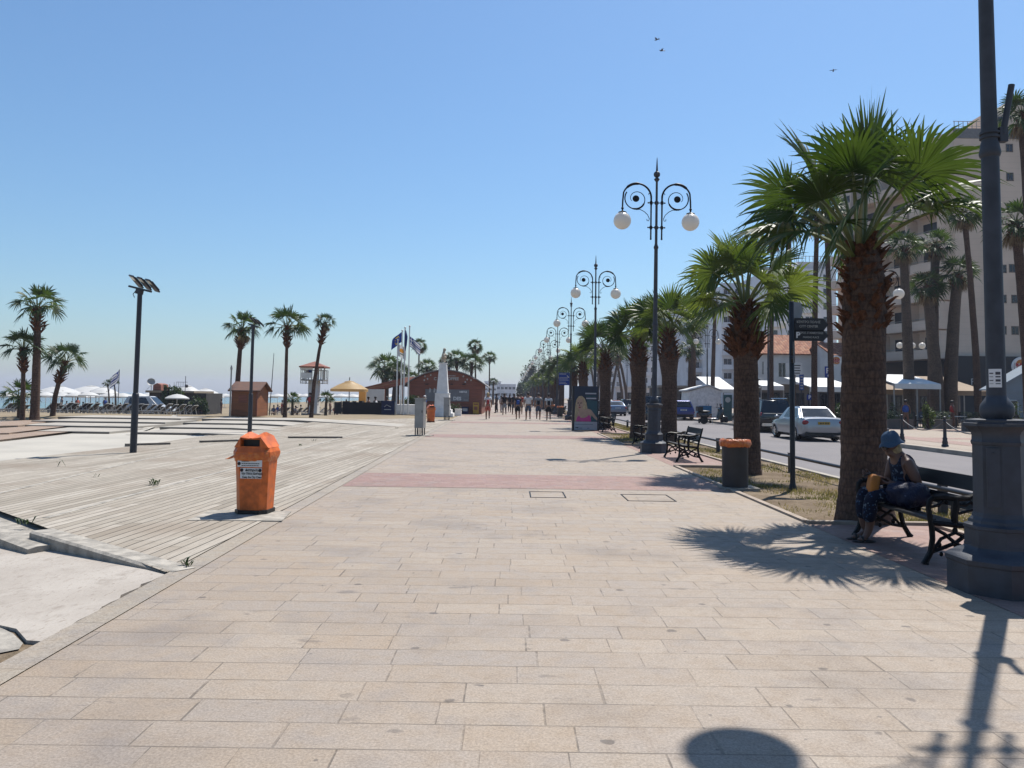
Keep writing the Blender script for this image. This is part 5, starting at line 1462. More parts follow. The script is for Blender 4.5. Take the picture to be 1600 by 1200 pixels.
m = MB(); m.box((0, 0, 0.0052), (0.068, 0.138, 0.001), mat=Matrix.Rotation(R(-20), 3, 'X') @ Matrix.Rotation(R(8), 3, 'Y')); m.build('screen', m_glassdark, ph)
ph.location = atw((0.035, 0.42, 0.765)); ph.rotation_euler.z = R(90); tag(ph, 'dark phone held in the seated woman\'s hands', 'phone')
def softbox(hx, hy, hz_, seed, amp=0.15, nu=24, nv=14, e=0.55):
    m = MB()
    sp_ = lambda v: math.copysign(abs(v) ** e, v)
    for j in range(nv + 1):
        th = PI * j / nv
        for i in range(nu):
            p_ = 2 * PI * i / nu
            d = V((sp_(math.sin(th)) * sp_(math.cos(p_)) * hx, sp_(math.sin(th)) * sp_(math.sin(p_)) * hy, -sp_(math.cos(th)) * hz_))
            k = 1 + amp * noise.noise(d * 9 + V((seed, 0, 0))) + amp * 0.6 * noise.noise(d * 24 + V((seed, 5, 0)))
            m.v.append(tuple(d * k))
    for j in range(nv):
        for i in range(nu):
            a = j * nu + i; b_ = j * nu + (i + 1) % nu
            m.f.append([a, b_, b_ + nu, a + nu]); m.m.append(0)
    return m
m_pouch = nmat('orange_pouch', (0.55, 0.19, 0.025), 0.75, 0, 0.15, 12, 0.3, 40)
o = softbox(0.105, 0.05, 0.105, 3, 0.16, e=0.4).build('pouch', m_pouch, None, 180); o.location = atw((-0.02, 0.4, 0.665)); o.rotation_euler = (R(10), 0, R(80)); tag(o, 'orange cloth pouch resting on the seated woman\'s knees', 'pouch')
n = NT('shiny_blue_bag'); c = n.mix(n.noise(10, 4), (0.004, 0.006, 0.022), (0.016, 0.026, 0.085)); c = n.mix(n.rng(n.noise(14, 4), 0.64, 0.7), c, (0.15, 0.19, 0.3)); n.bump(n.noise(16, 5), 0.9, 0.04)
m_bluebag = n.fin(c, 0.5, 0, 0.3)
o = softbox(0.16, 0.23, 0.135, 8, 0.2, 30, 18, 0.75).build('shopping_bag', m_bluebag, None, 180); o.location = atw((-0.27, 0.12, 0.57)); o.rotation_euler.z = R(90); tag(o, 'bulging dark blue bag lying on the bench beside the seated woman', 'bag')
# ------------------------------------------------------------------ wooden hut
b = GH(361, 649.5); k = b.y / F; hw_ = 39.5 * k
t = thing('wooden_hut', 'small brown boarded hut with pitched roof behind the second floodlight mast', 'hut', (b.x, b.y, b.z - 0.02))
D = 2.0; hE = 40 * k; hR = 52 * k
m = MB(); m.prism([(0, 0), (D, 0), (D, hE), (D / 2, hR - 0.03), (0, hE)], (0, 0, 0), (0, 1, 0), (0, 0, 1), (hw_, 0, 0)); m.build('wall', m_hut, t)
m = MB()
for y0, y1 in ((-0.18, D / 2), (D + 0.18, D / 2)):
    sl = (hR - hE) / (D / 2); z0 = hE - 0.18 * sl + 0.02
    m.prism([(y0, z0), (y1, hR + 0.02), (y1, hR + 0.09), (y0, z0 + 0.07)], (-0.18, 0, 0), (0, 1, 0), (0, 0, 1), (hw_ + 0.4, 0, 0))
m.build('roof', m_hutroof, t)
m = MB(); m.box((hw_ * 0.45, -0.012, hE * 0.68), (0.5, 0.024, 0.45)); m.build('shutter', m_brown, t)
for x in (0.03, hw_ - 0.03): m = MB(); m.box((x, -0.01, hE / 2), (0.07, 0.02, hE)); m.build('corner_trim', m_brown, t)
for y in (0.03, D - 0.03): m = MB(); m.box((hw_ + 0.01, y, hE / 2), (0.02, 0.07, hE)); m.build('corner_trim', m_brown, t)
b2 = A(415, 600, b.y + 1.5)
o = MB(); o.tube([V((0, 0, 0)), V((0.1, 0, 1.0)), V((0.17, 0, 1.9))], [0.03, 0.025, 0.015], 8); tag(o.build('pole', m_steel, None, loc=(b.x + hw_ + 0.05, b.y + D / 2 + 1.2, b.z + 1.4)), 'thin leaning pole sticking up behind the hut roof', 'pole')
COL.objects[-1].location.z = hz(b.x, b.y + 3)
COL.objects[-1].scale = (1, 1, 2.0)
p = GH(359, 650)
o = MB(); o.cyl((0, 0, 0), (0, 0, 72 * p.y / F), 0.05, 0.04, 10); o.lathe([(0.06, 72 * p.y / F), (0.07, 75 * p.y / F), (0.03, 79 * p.y / F)], 8); tag(o.build('post', m_grey_metal, None, loc=p), 'thin grey post with a cap just left of the hut', 'post')

# ------------------------------------------------------------------ lifeguard tower
b = A(490, 637, 62); b.z = hz(b.x, b.y); k = b.y / F
t = thing('lifeguard_tower', 'white lifeguard tower with railed platform and brown hipped roof on the beach', 'lifeguard tower', b)
zp = A(490, 595, b.y).z - b.z; zt = A(490, 573, b.y).z - b.z; za = A(490, 564.5, b.y).z - b.z
cw = 15 * k; pw = 35 * k
m = MB(); m.box((0, 0, zp / 2), (cw, cw, zp)); m.build('column', m_whitewall, t)
m = MB(); m.box((0, 0, zp + 0.05), (pw, pw * 0.85, 0.1)); m.build('platform', m_grey_metal, t)
m = MB(); rr = za - zt; rw = 39 * k
m.add([(-rw / 2, -rw / 2, zt), (rw / 2, -rw / 2, zt), (rw / 2, rw / 2, zt), (-rw / 2, rw / 2, zt), (0, 0, za), (-rw / 2, -rw / 2, zt - 0.1), (rw / 2, -rw / 2, zt - 0.1), (rw / 2, rw / 2, zt - 0.1), (-rw / 2, rw / 2, zt - 0.1)],
      [(0, 1, 4), (1, 2, 4), (2, 3, 4), (3, 0, 4), (0, 5, 6, 1), (1, 6, 7, 2), (2, 7, 8, 3), (3, 8, 5, 0), (5, 8, 7, 6)]); m.build('roof', m_brown, t)
m = MB(); m.box((-rw * 0.22, -rw * 0.42, zt - 0.16), (rw * 0.5, 0.04, 0.2)); m.build('fascia_board', m_white, t)
m = MB()
for x in (-0.42, 0.12, 0.42):
    for y in (-0.36, 0.36): m.box((x * cw * 2, y * cw * 2, (zp + zt) / 2), (0.09, 0.09, zt - zp))
m.build('roof_post', m_white, t)
m = MB()
for sx in (-1, 1):
    for i in range(4): m.box((sx * pw / 2, (-0.42 + 0.28 * i) * pw, zp + 0.3), (0.04, 0.04, 1.1))
    for z in (-0.2, 0.85): m.box((sx * pw / 2, 0, zp + z), (0.03, pw * 0.85, 0.035))
for sy in (-1, 1):
    for i in range(5): m.box(((-0.49 + 0.245 * i) * pw, sy * pw * 0.425, zp + 0.3), (0.04, 0.04, 1.1))
    for z in (-0.2, 0.85): m.box((0, sy * pw * 0.425, zp + z), (pw, 0.03, 0.035))
m.build('railing', m_grey_metal, t)
m = MB(); m.box((-pw * 0.24, -pw * 0.43, zp + 0.42), (pw * 0.45, 0.03, 0.42)); m.build('parapet_panel', m_white, t)
m = MB(); m.box((0, 0, 0.06), (cw * 2.0, cw * 2.0, 0.2)); m.build('base_slab', m_concrete, t)
def beach_person(loc, label, shirt, sit=True, rz=0.0):
    t = thing('person', label, 'person', loc, rz, 'people on the beach')
    b = Skel()
    if sit:
        q = b.add((0, 0, 0.5), (0.14, 0.11)); u = b.chain(q, [((0, -0.05, 0.75), (0.15, 0.1)), ((0, -0.06, 1.0), (0.11, 0.08)), ((0, -0.03, 1.1), 0.05), ((0, 0, 1.22), (0.085, 0.1)), ((0, 0, 1.3), 0.06)])
        for s in (-1, 1):
            b.chain(q, [((s * 0.1, 0.4, 0.52), 0.07), ((s * 0.1, 0.42, 0.25), 0.05), ((s * 0.1, 0.42, 0.05), 0.04), ((s * 0.1, 0.55, 0.03), 0.035)])
            b.chain(u[1], [((s * 0.19, -0.03, 0.96), 0.055), ((s * 0.24, 0.1, 0.7), 0.04), ((s * 0.16, 0.3, 0.6), 0.03)])
    else:
        q = b.add((0, 0, 0.93), (0.14, 0.1)); u = b.chain(q, [((0, 0, 1.2), (0.15, 0.1)), ((0, 0, 1.42), (0.1, 0.08)), ((0, 0, 1.52), 0.05), ((0, 0.01, 1.64), (0.085, 0.1)), ((0, 0, 1.73), 0.06)])
        for s in (-1, 1):
            b.chain(q, [((s * 0.1, 0, 0.85), 0.095), ((s * 0.11, 0.02, 0.48), 0.06), ((s * 0.11, -0.02, 0.1), 0.04), ((s * 0.11, 0.1, 0.04), 0.035)])
            b.chain(u[1], [((s * 0.18, 0, 1.38), 0.06), ((s * 0.24, -0.02, 1.12), 0.042), ((s * 0.22, 0.1, 0.9), 0.03)])
    link('body', b.mesh('body', m_skin_dark, 1), t)
    m = MB()
    if sit: m.sphere((0, -0.04, 0.78), (0.19, 0.145, 0.27), 14, 8)
    else: m.sphere((0, 0, 1.2), (0.185, 0.135, 0.27), 14, 8)
    m.build('shirt', shirt, t, 180)
    m = MB(); m.sphere((0, -0.01, 1.26 if sit else 1.68), (0.1, 0.11, 0.1), 12, 8); m.build('hair', m_hair_dark, t, 180)
    return t
bp_sit = beach_person((b.x - pw * 0.22, b.y, b.z + zp + 0.1), 'lifeguard sitting on the railed platform of the tower', m_black_cloth, True, R(100))
bp_stand = beach_person((b.x + 0.1, b.y - 1.6, hz(b.x, b.y - 1.6)), 'person standing at the foot of the lifeguard tower', m_blue_cloth, False, R(200))

# ------------------------------------------------------------------ beach parasols, tents, loungers
def make_parasol(label, group, r=1.25, m_=None, hgt=2.1, ribs=8, drop=0.42):
    t = thing('beach_parasol', label, 'parasol', (0, 0, 0), 0, group)
    m = MB(); m.cyl((0, 0, -0.3), (0, 0, hgt), 0.03, n=8); m.build('pole', m_white, t)
    c = MB(); nn_ = 24
    prof = [(0.0, hgt + 0.02), (0.35, hgt - 0.06), (0.7, hgt - drop * 0.5), (1.0, hgt - drop), (1.0, hgt - drop - 0.12)]
    for f, z in prof:
        for i in range(nn_):
            a = 2 * PI * i / nn_; sc = 1 - 0.05 * (0.5 + 0.5 * math.cos(a * ribs)) * f
            c.v.append((f * r * sc * math.cos(a), f * r * sc * math.sin(a), z))
    for j in range(len(prof) - 1):
        for i in range(nn_): c.f.append([j * nn_ + i, j * nn_ + (i + 1) % nn_, (j + 1) * nn_ + (i + 1) % nn_, (j + 1) * nn_ + i]); c.m.append(0)
    o = c.build('canopy', m_ or m_parasol, t, 40)
    return t
m_parasol = leafmat('parasol_canvas', (0.74, 0.74, 0.72), (0.8, 0.8, 0.78), 0.3, (1, 1, 1))
par = make_parasol('white beach parasol near the left edge of the photo, front row', 'white parasols on the beach')
def place_par(px, py_top, Y, label, first=[True], s=1.0):
    p = A(px, py_top, Y); z = p.z - 2.12 * s
    if first[0]: o = par; first[0] = False; o.location = (p.x, p.y, z); o.scale = (s, s, s); o['label'] = label
    else: o = copy_tree(par, (p.x, p.y, z), rng.uniform(0, 6), label, s)
pxs = [14, 44, 72, 98, 118, 139, 171, 192, 215, 232, 247]
for i, x in enumerate(pxs): place_par(x, 613 + rng.uniform(-1, 1), 96 + rng.uniform(-3, 6), 'white beach parasol, %s from the left in the front row of the beach' % nth(i))
for i, x in enumerate(range(8, 262, 17)): place_par(x + rng.uniform(-4, 4), 615.5 + rng.uniform(-0.8, 0.8), 122 + rng.uniform(-5, 8), 'white beach parasol, %s from the left in the second row near the water' % nth(i))
place_par(277, 615.5, 84, 'pale grey beach parasol standing alone before the dark bushes of the beach bar')
i = 0
for x in list(range(306, 362, 11)) + list(range(422, 620, 11)):
    place_par(x + rng.uniform(-2, 2), 615.5 + rng.uniform(-0.7, 0.7), 128 + rng.uniform(-6, 6), 'small white parasol in the distant beach row, %s from the left' % nth(i)); i += 1
def make_tent(label, px0, px1, ptop, pb, Y, k=0, m_=None):
    a = A(px0, pb, Y); c = A(px1, pb, Y); tp = A((px0 + px1) / 2, ptop, Y); g = hz(a.x, Y)
    w_ = (c.x - a.x) / 2; cx = (a.x + c.x) / 2
    t = thing('canopy_tent', label, 'canopy', (cx, Y, g), 0, 'large pale canopies of the beach bar')
    m = MB(); zb = a.z - g; zt_ = tp.z - g
    prof = [(1.0, zb - 0.18), (1.0, zb), (0.72, zb + (zt_ - zb) * 0.42), (0.3, zb + (zt_ - zb) * 0.82), (0.2, zb + (zt_ - zb) * 0.86), (0.22, zb + (zt_ - zb) * 0.92), (0.0, zt_)]
    m.lathe([(r * w_ * 1.1, z) for r, z in prof], 8, phase=R(22.5), cap=False); m.build('canopy', m_ or m_parasol, t, 30)
    for sx in (-1, 1):
        for sy in (-1, 1): q = MB(); q.cyl((sx * w_ * 0.6, sy * w_ * 0.6, -0.2), (sx * w_ * 0.6, sy * w_ * 0.6, zb + 0.3), 0.05, n=8); q.build('pole', m_grey_metal, t)
for a in (('large white canopy tent behind the bent palm at the left', 62, 120, 602.5, 613, 108), ('broad cream canopy tent left of the beach flag', 112, 172, 602, 613, 112), ('white canopy tent directly left of the small beach bar palms', 140, 182, 604, 614, 106),
          ('peaked cream canopy to the right of the beach bar aerial', 274, 314, 602, 615, 104), ('white and green tinted canopy right of the beach bar bushes', 300, 342, 606.5, 616.5, 106)):
    make_tent(*a)
def make_lounger(label):
    t = thing('sun_lounger', label, 'sun lounger', (0, 0, 0), 0, 'sun loungers on the sand')
    f = MB()
    for s in (-1, 1):
        f.tube([V((-0.9, s * 0.3, 0.36)), V((0.35, s * 0.3, 0.36)), V((0.98, s * 0.3, 0.92))], 0.028, 6)
        f.tube([V((0.72, s * 0.3, 0.68)), V((0.9, s * 0.3, 0.0))], 0.022, 6)
    for x in (-0.9, 0.35, 0.98): f.tube([V((x, -0.3, 0.36 if x < 0.9 else 0.92)), V((x, 0.3, 0.36 if x < 0.9 else 0.92))], 0.024, 6)
    f.build('frame', m_lframe, t)
    for x in (-0.75, 0.3):
        for s in (-1, 1): q = MB(); q.cyl((x, s * 0.28, -0.05), (x, s * 0.3, 0.36), 0.026, n=6); q.build('leg', m_lframe, t)
    b = MB(); b.box((-0.28, 0, 0.37), (1.22, 0.56, 0.02)); b.box((0.66, 0, 0.645), (0.84, 0.56, 0.02), mat=Matrix.Rotation(R(-41.5), 3, 'Y')); b.build('sling', m_lsling, t)
    return t
m_lframe = nmat('lounger_frame', (0.55, 0.54, 0.52), 0.6, 0, 0.15, 5); m_lsling = nmat('lounger_sling', (0.05, 0.052, 0.058), 0.85, 0, 0.25, 6)
lo = make_lounger('x'); first = True
def place_lo(px, py, Y, label, rz=0.0, s=1.0):
    global first
    p = A(px, py, Y); z = hz(p.x, p.y) - 0.02
    if first: lo.location = (p.x, p.y, z); lo.rotation_euler.z = rz; lo['label'] = label; first = False
    else: copy_tree(lo, (p.x, p.y, z), rz, label, s)
i = 0
for x in [2, 11, 20] + list(range(66, 78, 8)) + list(range(92, 296, 11)):
    place_lo(x + rng.uniform(-2, 2), 646, 62 + rng.uniform(-2, 2), 'empty dark sun lounger, %s from the left in the nearest beach row' % nth(i), rng.uniform(-0.25, 0.05)); i += 1
i = 0
for x in [5, 16, 27] + list(range(70, 240, 11)):
    place_lo(x + rng.uniform(-2, 2), 640, 70 + rng.uniform(-2, 2), 'empty dark sun lounger, %s from the left in the second beach row' % nth(i), rng.uniform(-0.25, 0.05)); i += 1
i = 0
for x in list(range(424, 560, 9)):
    place_lo(x + rng.uniform(-2, 2), 633, 92 + rng.uniform(-5, 7), 'distant sun lounger around the lifeguard tower, %s from the left' % nth(i), rng.uniform(-0.6, 0.6)); i += 1
cols = [m_red_cloth, m_black_cloth, m_white_cloth, m_blue_cloth, m_coral, m_grey_cloth]
cn = ['red', 'black', 'white', 'blue', 'coral', 'grey']
pps = [96, 104, 112, 121, 130, 152, 164, 176, 188, 314, 322, 333, 346, 428, 434, 441, 462, 470, 516, 524, 533, 541, 549, 556]
for i, x in enumerate(pps):
    Y = 86 + rng.uniform(-4, 8); p = A(x, 632, Y); z = hz(p.x, Y)
    copy_tree(bp_sit if i % 3 else bp_stand, (p.x, p.y, z - (0.12 if i % 3 else 0)), rng.uniform(0, 6), 'tiny beachgoer %s among the parasols, %s from the left' % ('sitting' if i % 3 else 'standing', nth(i)))
# ------------------------------------------------------------------ beach bar, bushes, vehicle
Y = 88
a0, a1 = A(233, 620, Y), A(322, 620, Y); g = hz(a0.x, Y); wb = a1.x - a0.x
t = thing('beach_bar', 'low dark beach bar with tan flat roof and a brown roof box behind the parasols', 'beach bar', (a0.x, Y, g))
zr = A(250, 613.5, Y).z - g
m = MB(); m.box((wb / 2, 2.5, zr / 2), (wb, 5, zr)); m.build('wall', nmat('bar_wall', (0.05, 0.045, 0.04), 0.8, 0, 0.4, 1.0), t)
m = MB(); m.box((wb * 0.4, 2.3, zr + 0.12), (wb * 0.85, 5.8, 0.24)); m.build('roof', nmat('bar_roof', (0.42, 0.33, 0.23), 0.8), t)
m = MB(); bx = A(230, 605, Y).x - a0.x + 0.2; b3 = A(246, 605, Y).x - a0.x; m.prism([(bx, 0), (b3, 0), (b3 - 0.1, 0.7), (b3 - 0.5, 0.85), (bx + 0.3, 0.8), (bx, 0.6)], (0, 1, zr + 0.24), (1, 0, 0), (0, 0, 1), (0, 2, 0)); m.build('roof_box', m_brown, t)
m = MB()
for i in range(5): m.box((wb * (0.1 + 0.19 * i), -0.02, zr * 0.5), (wb * 0.12, 0.04, zr * 0.55))
m.build('window', m_glassdark, t)
dp_ = A(229, 597, Y)
t = thing('satellite_dish', 'round satellite dish on the roof of the beach bar', 'satellite dish', (dp_.x, Y + 1.2, g + zr + 0.25))
m = MB(); m.cyl((0, 0, 0), (0, 0, dp_.z - g - zr - 0.3), 0.04, n=8); m.tube([V((0, 0, 0.6)), V((-0.5, 0, 0.1))], 0.02, 6); m.build('mast', m_grey_metal, t)
m = MB(); m.lathe([(0.02, 0.0), (0.25, 0.04), (0.42, 0.12), (0.44, 0.15)], 20, (0, -0.1, dp_.z - g - zr - 0.25), axis=Matrix.Rotation(R(65), 3, 'X') @ Matrix.Rotation(R(25), 3, 'Y'), cap=False); m.build('reflector', m_grey_metal, t, 60)
ap_ = A(285, 601, Y)
t = thing('tv_aerial', 'comb shaped television aerial above the dark bushes of the beach bar', 'aerial', (ap_.x, Y + 0.8, g + zr - 0.3))
zz_ = ap_.z - (g + zr - 0.3)
m = MB(); m.cyl((0, 0, 0), (0, 0, zz_ + 1.0), 0.035, n=8); m.box((-0.55, 0, zz_ - 0.25), (1.6, 0.04, 0.04)); m.box((-0.4, 0, zz_ + 0.3), (1.3, 0.04, 0.04))
for i in range(6): m.box((-1.3 + 0.26 * i, 0, zz_), (0.025, 0.025, 0.6))
m.sphere((0.15, 0, zz_ - 0.15), 0.2, 10, 6)
m.build('antenna', m_steel, t)
def bush(label, c, r, n_=900, seed=0, m_=None, leaf=0.12, group=None, trunk=False, cat='bush', name='bush', lobes=9):
    t = thing(name, label, cat, c, 0, group)
    rg = random.Random(seed); m = MB()
    lob = [(V((rg.uniform(-1, 1) * r[0] * 0.6, rg.uniform(-1, 1) * r[1] * 0.6, rg.uniform(0.25, 0.85) * r[2])), rg.uniform(0.3, 0.55)) for i in range(lobes)]
    for i in range(n_):
        l, s = lob[rg.randrange(lobes)]
        d = V((rg.gauss(0, 1), rg.gauss(0, 1), rg.gauss(0, 1))).normalized() * rg.uniform(0.5, 1.05)
        p = l + V((d.x * r[0] * s, d.y * r[1] * s, d.z * r[2] * s * 0.8))
        if p.z < 0.02: p.z = rg.uniform(0.02, 0.15)
        a = V((rg.gauss(0, 1), rg.gauss(0, 1), rg.gauss(0, 0.7))).normalized(); b_ = a.cross(V((rg.gauss(0, 1), rg.gauss(0, 1), rg.gauss(0, 1)))).normalized()
        sz = leaf * rg.uniform(0.6, 1.4)
        m.add([p - a * sz, p - b_ * sz * 0.4, p + a * sz, p + b_ * sz * 0.4], [(0, 1, 2, 3)])
    m.build('foliage', m_ or m_foliage, t, fix=False)
    q = MB()
    for i in range(4): l = lob[i][0]; q.tube([V((0.05 * i, 0, -0.05)), l * 0.5, l], [0.05, 0.035, 0.015] if not trunk else [0.16, 0.1, 0.04], 6)
    q.build('stem' if not trunk else 'trunk', m_trunk, t)
    return t
for i, (x, pt_, w_, l) in enumerate(((258, 608, 15, 'rounded dark bush against the beach bar, left of the aerial'), (281, 607, 24, 'larger rounded dark bush under the beach bar aerial'), (310, 621, 26, 'loose green shrub at the right end of the beach bar'))):
    p = A(x, 630, 85); r_ = w_ * 85 / F / 2; zt_ = A(x, pt_, 85).z
    bush(l, (p.x, 85, hz(p.x, 85)), (r_ * 1.2, r_, (zt_ - hz(p.x, 85))), 1400, i, leaf=0.16)
for i, (x, y, l) in enumerate(((168, 600, 'ragged small palm left of the beach flag, left one'), (178, 596, 'ragged small palm beside the beach flag, right one'))):
    b = A(x + 4, 625, 92); b.z = hz(b.x, 92)
    slender(None, (x, y), l, BG, 0.16, 0.6, base=b, k=i, dead=False, boot=False)
# flags
def flag_mesh(w_, h_, bands, seed, name='flag', droop=0.5, mats=None):
    """bands: function u,v -> material index"""
    m = MB(); nx, nz = 20, 12
    for j in range(nz + 1):
        for i in range(nx + 1):
            u, v = i / nx, j / nz
            x = u * w_ * (1 - 0.25 * droop); z = v * h_ - droop * (u ** 1.3) * w_ * 0.7
            y = 0.16 * w_ * math.sin(u * 7 + v * 1.5 + seed) * u
            m.v.append((x, y, z))
    for j in range(nz):
        for i in range(nx):
            m.f.append([j * (nx + 1) + i, j * (nx + 1) + i + 1, (j + 1) * (nx + 1) + i + 1, (j + 1) * (nx + 1) + i]); m.m.append(bands((i + 0.5) / nx, (j + 0.5) / nz))
    return m
m_flagblue = leafmat('flag_blue', (0.008, 0.03, 0.2), (0.014, 0.045, 0.26), 0.3, (1, 1, 1)); m_flagwhite = leafmat('flag_white', (0.7, 0.7, 0.7), (0.75, 0.75, 0.75), 0.35, (1, 1, 1)); m_flagcopper = leafmat('flag_copper', (0.6, 0.26, 0.04), (0.55, 0.24, 0.05), 0.3); m_flagyellow = leafmat('flag_yellow', (0.7, 0.5, 0.02), (0.7, 0.5, 0.02), 0.3)
def greek(u, v):
    if u < 0.37 and v > 4 / 9:
        return 1 if (abs(u - 0.185) < 0.035 or abs(v - 0.72) < 0.06) else 0
    return 0 if int(v * 9) % 2 == 0 else 1
def eu(u, v):
    for k_ in range(12):
        a = 2 * PI * k_ / 12
        if (u - 0.5 - 0.2 * math.cos(a)) ** 2 + (v - 0.5 - 0.3 * math.sin(a)) ** 2 * 0.6 < 0.0016: return 3
    return 0
def cyprus(u, v):
    if ((u - 0.5) / 0.28) ** 2 + ((v - 0.58 - 0.12 * (u - 0.5)) / 0.17) ** 2 < 1: return 2
    if abs(v - 0.27) < 0.05 and abs(u - 0.5) < 0.2: return 4
    return 1
FM = [m_flagblue, m_flagwhite, m_flagcopper, m_flagyellow, m_foliage]
p = A(184, 640, 90); g = hz(p.x, 90)
t = thing('flagpole', 'flagpole with a wind blown blue and white flag beside the small beach palms', 'flagpole', (p.x, 90, g))
zt_ = A(184, 577, 90).z - g
m = MB(); m.cyl((0, 0, 0), (0, 0, zt_), 0.05, 0.03, 8); m.build('pole', m_steel, t)
fo_ = flag_mesh(1.9, 1.2, greek, 2, droop=1.0).build('flag', FM, t, 180, fix=False); fo_.location = (0, 0, zt_ - 1.25); fo_.rotation_euler.z = R(155)

FY = 60.0
for i, (x, fl_, flip) in enumerate(((619, cyprus, 1), (624.8, eu, 1), (630, None, 0), (636.3, greek, 0))):
    p = A(x, 649, FY); g = hz(p.x, FY); zt_ = A(x, (535, 520, 516, 513)[i], FY).z - g
    t = thing('flagpole', ('white flagpole with the white and copper flag, leftmost of four', 'white flagpole with a dark blue flag, second of four', 'white flagpole with a limp furled dark flag, third of four', 'white flagpole with blue and white striped flag, rightmost of four')[i], 'flagpole', (p.x, FY + (0.3 if i % 2 else 0), g), 0, 'white flagpoles by the cafe')
    m = MB(); m.cyl((0, 0, 0), (0, 0, zt_ + 0.15), 0.065, 0.045, 10); m.sphere((0, 0, zt_ + 0.2), 0.08, 8, 6); m.build('pole', m_white, t, 60)
    if fl_:
        w_ = (0.8, 1.05, 0, 1.1)[i]; h_ = (0.95, 0.8, 0, 0.8)[i]
        f_ = flag_mesh(w_, h_, fl_, i, droop=(0.7, 0.9, 0, 0.9)[i]).build('flag', FM, t, 180, fix=False); f_.location = (0, 0, zt_ - h_ - (0.1, -0.1, 0, 0.6)[i]); f_.rotation_euler.z = R((8, 172, 0, 12)[i])
    else:
        m = MB(); m.tube([V((0.05, 0, zt_)), V((0.1, -0.05, zt_ - 0.5)), V((0.08, -0.06, zt_ - 1.1)), V((0.06, 0, zt_ - 1.6))], [0.03, 0.12, 0.1, 0.02], 8); m.build('flag', m_flagblue, t, 60)
# planter wall behind the poles
a0, a1 = A(614, 648, FY + 0.9), A(650, 648, FY + 0.9)
m = MB(); m.box((0, 0, 0.32), (a1.x - a0.x, 1.3, 0.72)); m.box((0, 0, 0.7), (a1.x - a0.x + 0.1, 1.4, 0.08))
tag(m.build('planter_wall', m_stonepale, None, loc=((a0.x + a1.x) / 2, FY + 1.3, hz(a0.x, FY))), 'low pale stone planter wall behind the flagpoles', 'planter')
p = A(646, 640, FY + 3.2); bush('trimmed olive green hedge between the flagpoles and the cafe', (p.x, FY + 3.6, 0.0), (1.0, 0.9, 1.75), 1500, 12, leaf=0.09, cat='hedge', name='hedge')
p = A(709, 640, 63); bush('low dark shrub at the right foot of the statue pedestal', (p.x, 64.5, 0.0), (0.6, 0.5, 0.9), 500, 13, leaf=0.07)

# ------------------------------------------------------------------ dark blue fence, yellow parasol
Y = 59.5; a0, a1 = A(533, 640, Y), A(617, 640, Y); g = hz(a0.x, Y) - 0.02; L_ = a1.x - a0.x
t = thing('windbreak_fence', 'dark navy cloth windbreak round the cafe terrace with a blue logo panel', 'windbreak', (a0.x, Y, g))
m = MB(); m.box((L_ * 0.39, 0, 0.48), (L_ * 0.74, 0.06, 0.94)); m.build('cloth', m_black_cloth, t)
m = MB(); m.box((L_ * 0.875, -0.1, 0.55), (L_ * 0.24, 0.06, 1.08)); pn_ = m.build('panel', m_navy, t)
m = MB(); m.tube([V((L_ * 0.81, -0.14, 0.62)), V((L_ * 0.85, -0.14, 0.78)), V((L_ * 0.89, -0.14, 0.7)), V((L_ * 0.93, -0.14, 0.62))], 0.02, 5); m.box((L_ * 0.87, -0.14, 0.42), (L_ * 0.13, 0.01, 0.05)); m.build('emblem', m_letter, pn_)
for i in range(6): q = MB(); q.box((L_ * i / 5, 0.05, 0.5), (0.07, 0.07, 1.05)); q.build('post', m_grey_metal, t)
m = MB(); m.tube([V((0, 0.02, 0.95)), V((-0.35, 0.4, 0.9)), V((-0.7, 1.0, 0.9))], 0.03, 6); m.box((-0.36, 0.5, 0.48), (0.06, 1.4, 0.9), rz=R(35)); m.build('side_panel', m_black_cloth, t)
p = A(545, 640, 61.5); g = hz(p.x, 61.5)
zt_ = A(545, 594.5, 61.5).z - g; zb = A(545, 608, 61.5).z - g
m_cream = leafmat('cream_canvas', (0.72, 0.5, 0.24), (0.78, 0.58, 0.32), 0.5, (1.1, 1.05, 0.9))
t = thing('terrace_parasol', 'large cream yellow parasol over the cafe terrace', 'parasol', (p.x, 61.5, g))
m = MB(); m.cyl((0, 0, 0), (0, 0, zt_ + 0.25), 0.035, n=8); m.build('pole', m_steel, t)
m = MB(); rr = 29 * 61.5 / F
m.lathe([(0.02, zt_), (rr * 0.25, zt_ - 0.08), (rr * 0.27, zt_ - 0.14), (rr * 0.6, zt_ - (zt_ - zb) * 0.5), (rr, zb), (rr * 1.0, zb - 0.2)], 32, cap=False); m.build('canopy', m_cream, t, 50)
p = A(566, 640, 63)
m = MB(); m.box((0, 0, 1.1), (0.55, 0.4, 1.7)); tag(m.build('hanging_banner', m_cream, None, loc=(p.x, 63, hz(p.x, 63))), 'narrow orange cloth hanging under the brown awning roof', 'banner')
m = MB(); a0, a1 = A(572, 640, 66), A(600, 640, 66); m.box(((a1.x - a0.x) / 2, 0, 1.2), (a1.x - a0.x, 0.1, 1.75)); m.box(((a1.x - a0.x) / 2, 0, 0.2), (a1.x - a0.x, 0.3, 0.4))
tag(m.build('screen_wall', m_whitewall, None, loc=(a0.x, 66, hz(a0.x, 66))), 'pale screen wall under the brown awning roof', 'screen wall')
for i, (x, l) in enumerate(((604, 'guest in blue sitting under the awning beside the stout palms'), (586, 'guest sitting behind the navy windbreak'), (575, 'guest sitting at the terrace under the orange cloth'))):
    q = A(x, 640, 61 + i * 0.3); copy_tree(bp_sit, (q.x, q.y, hz(q.x, q.y)), R(60 * i), l)
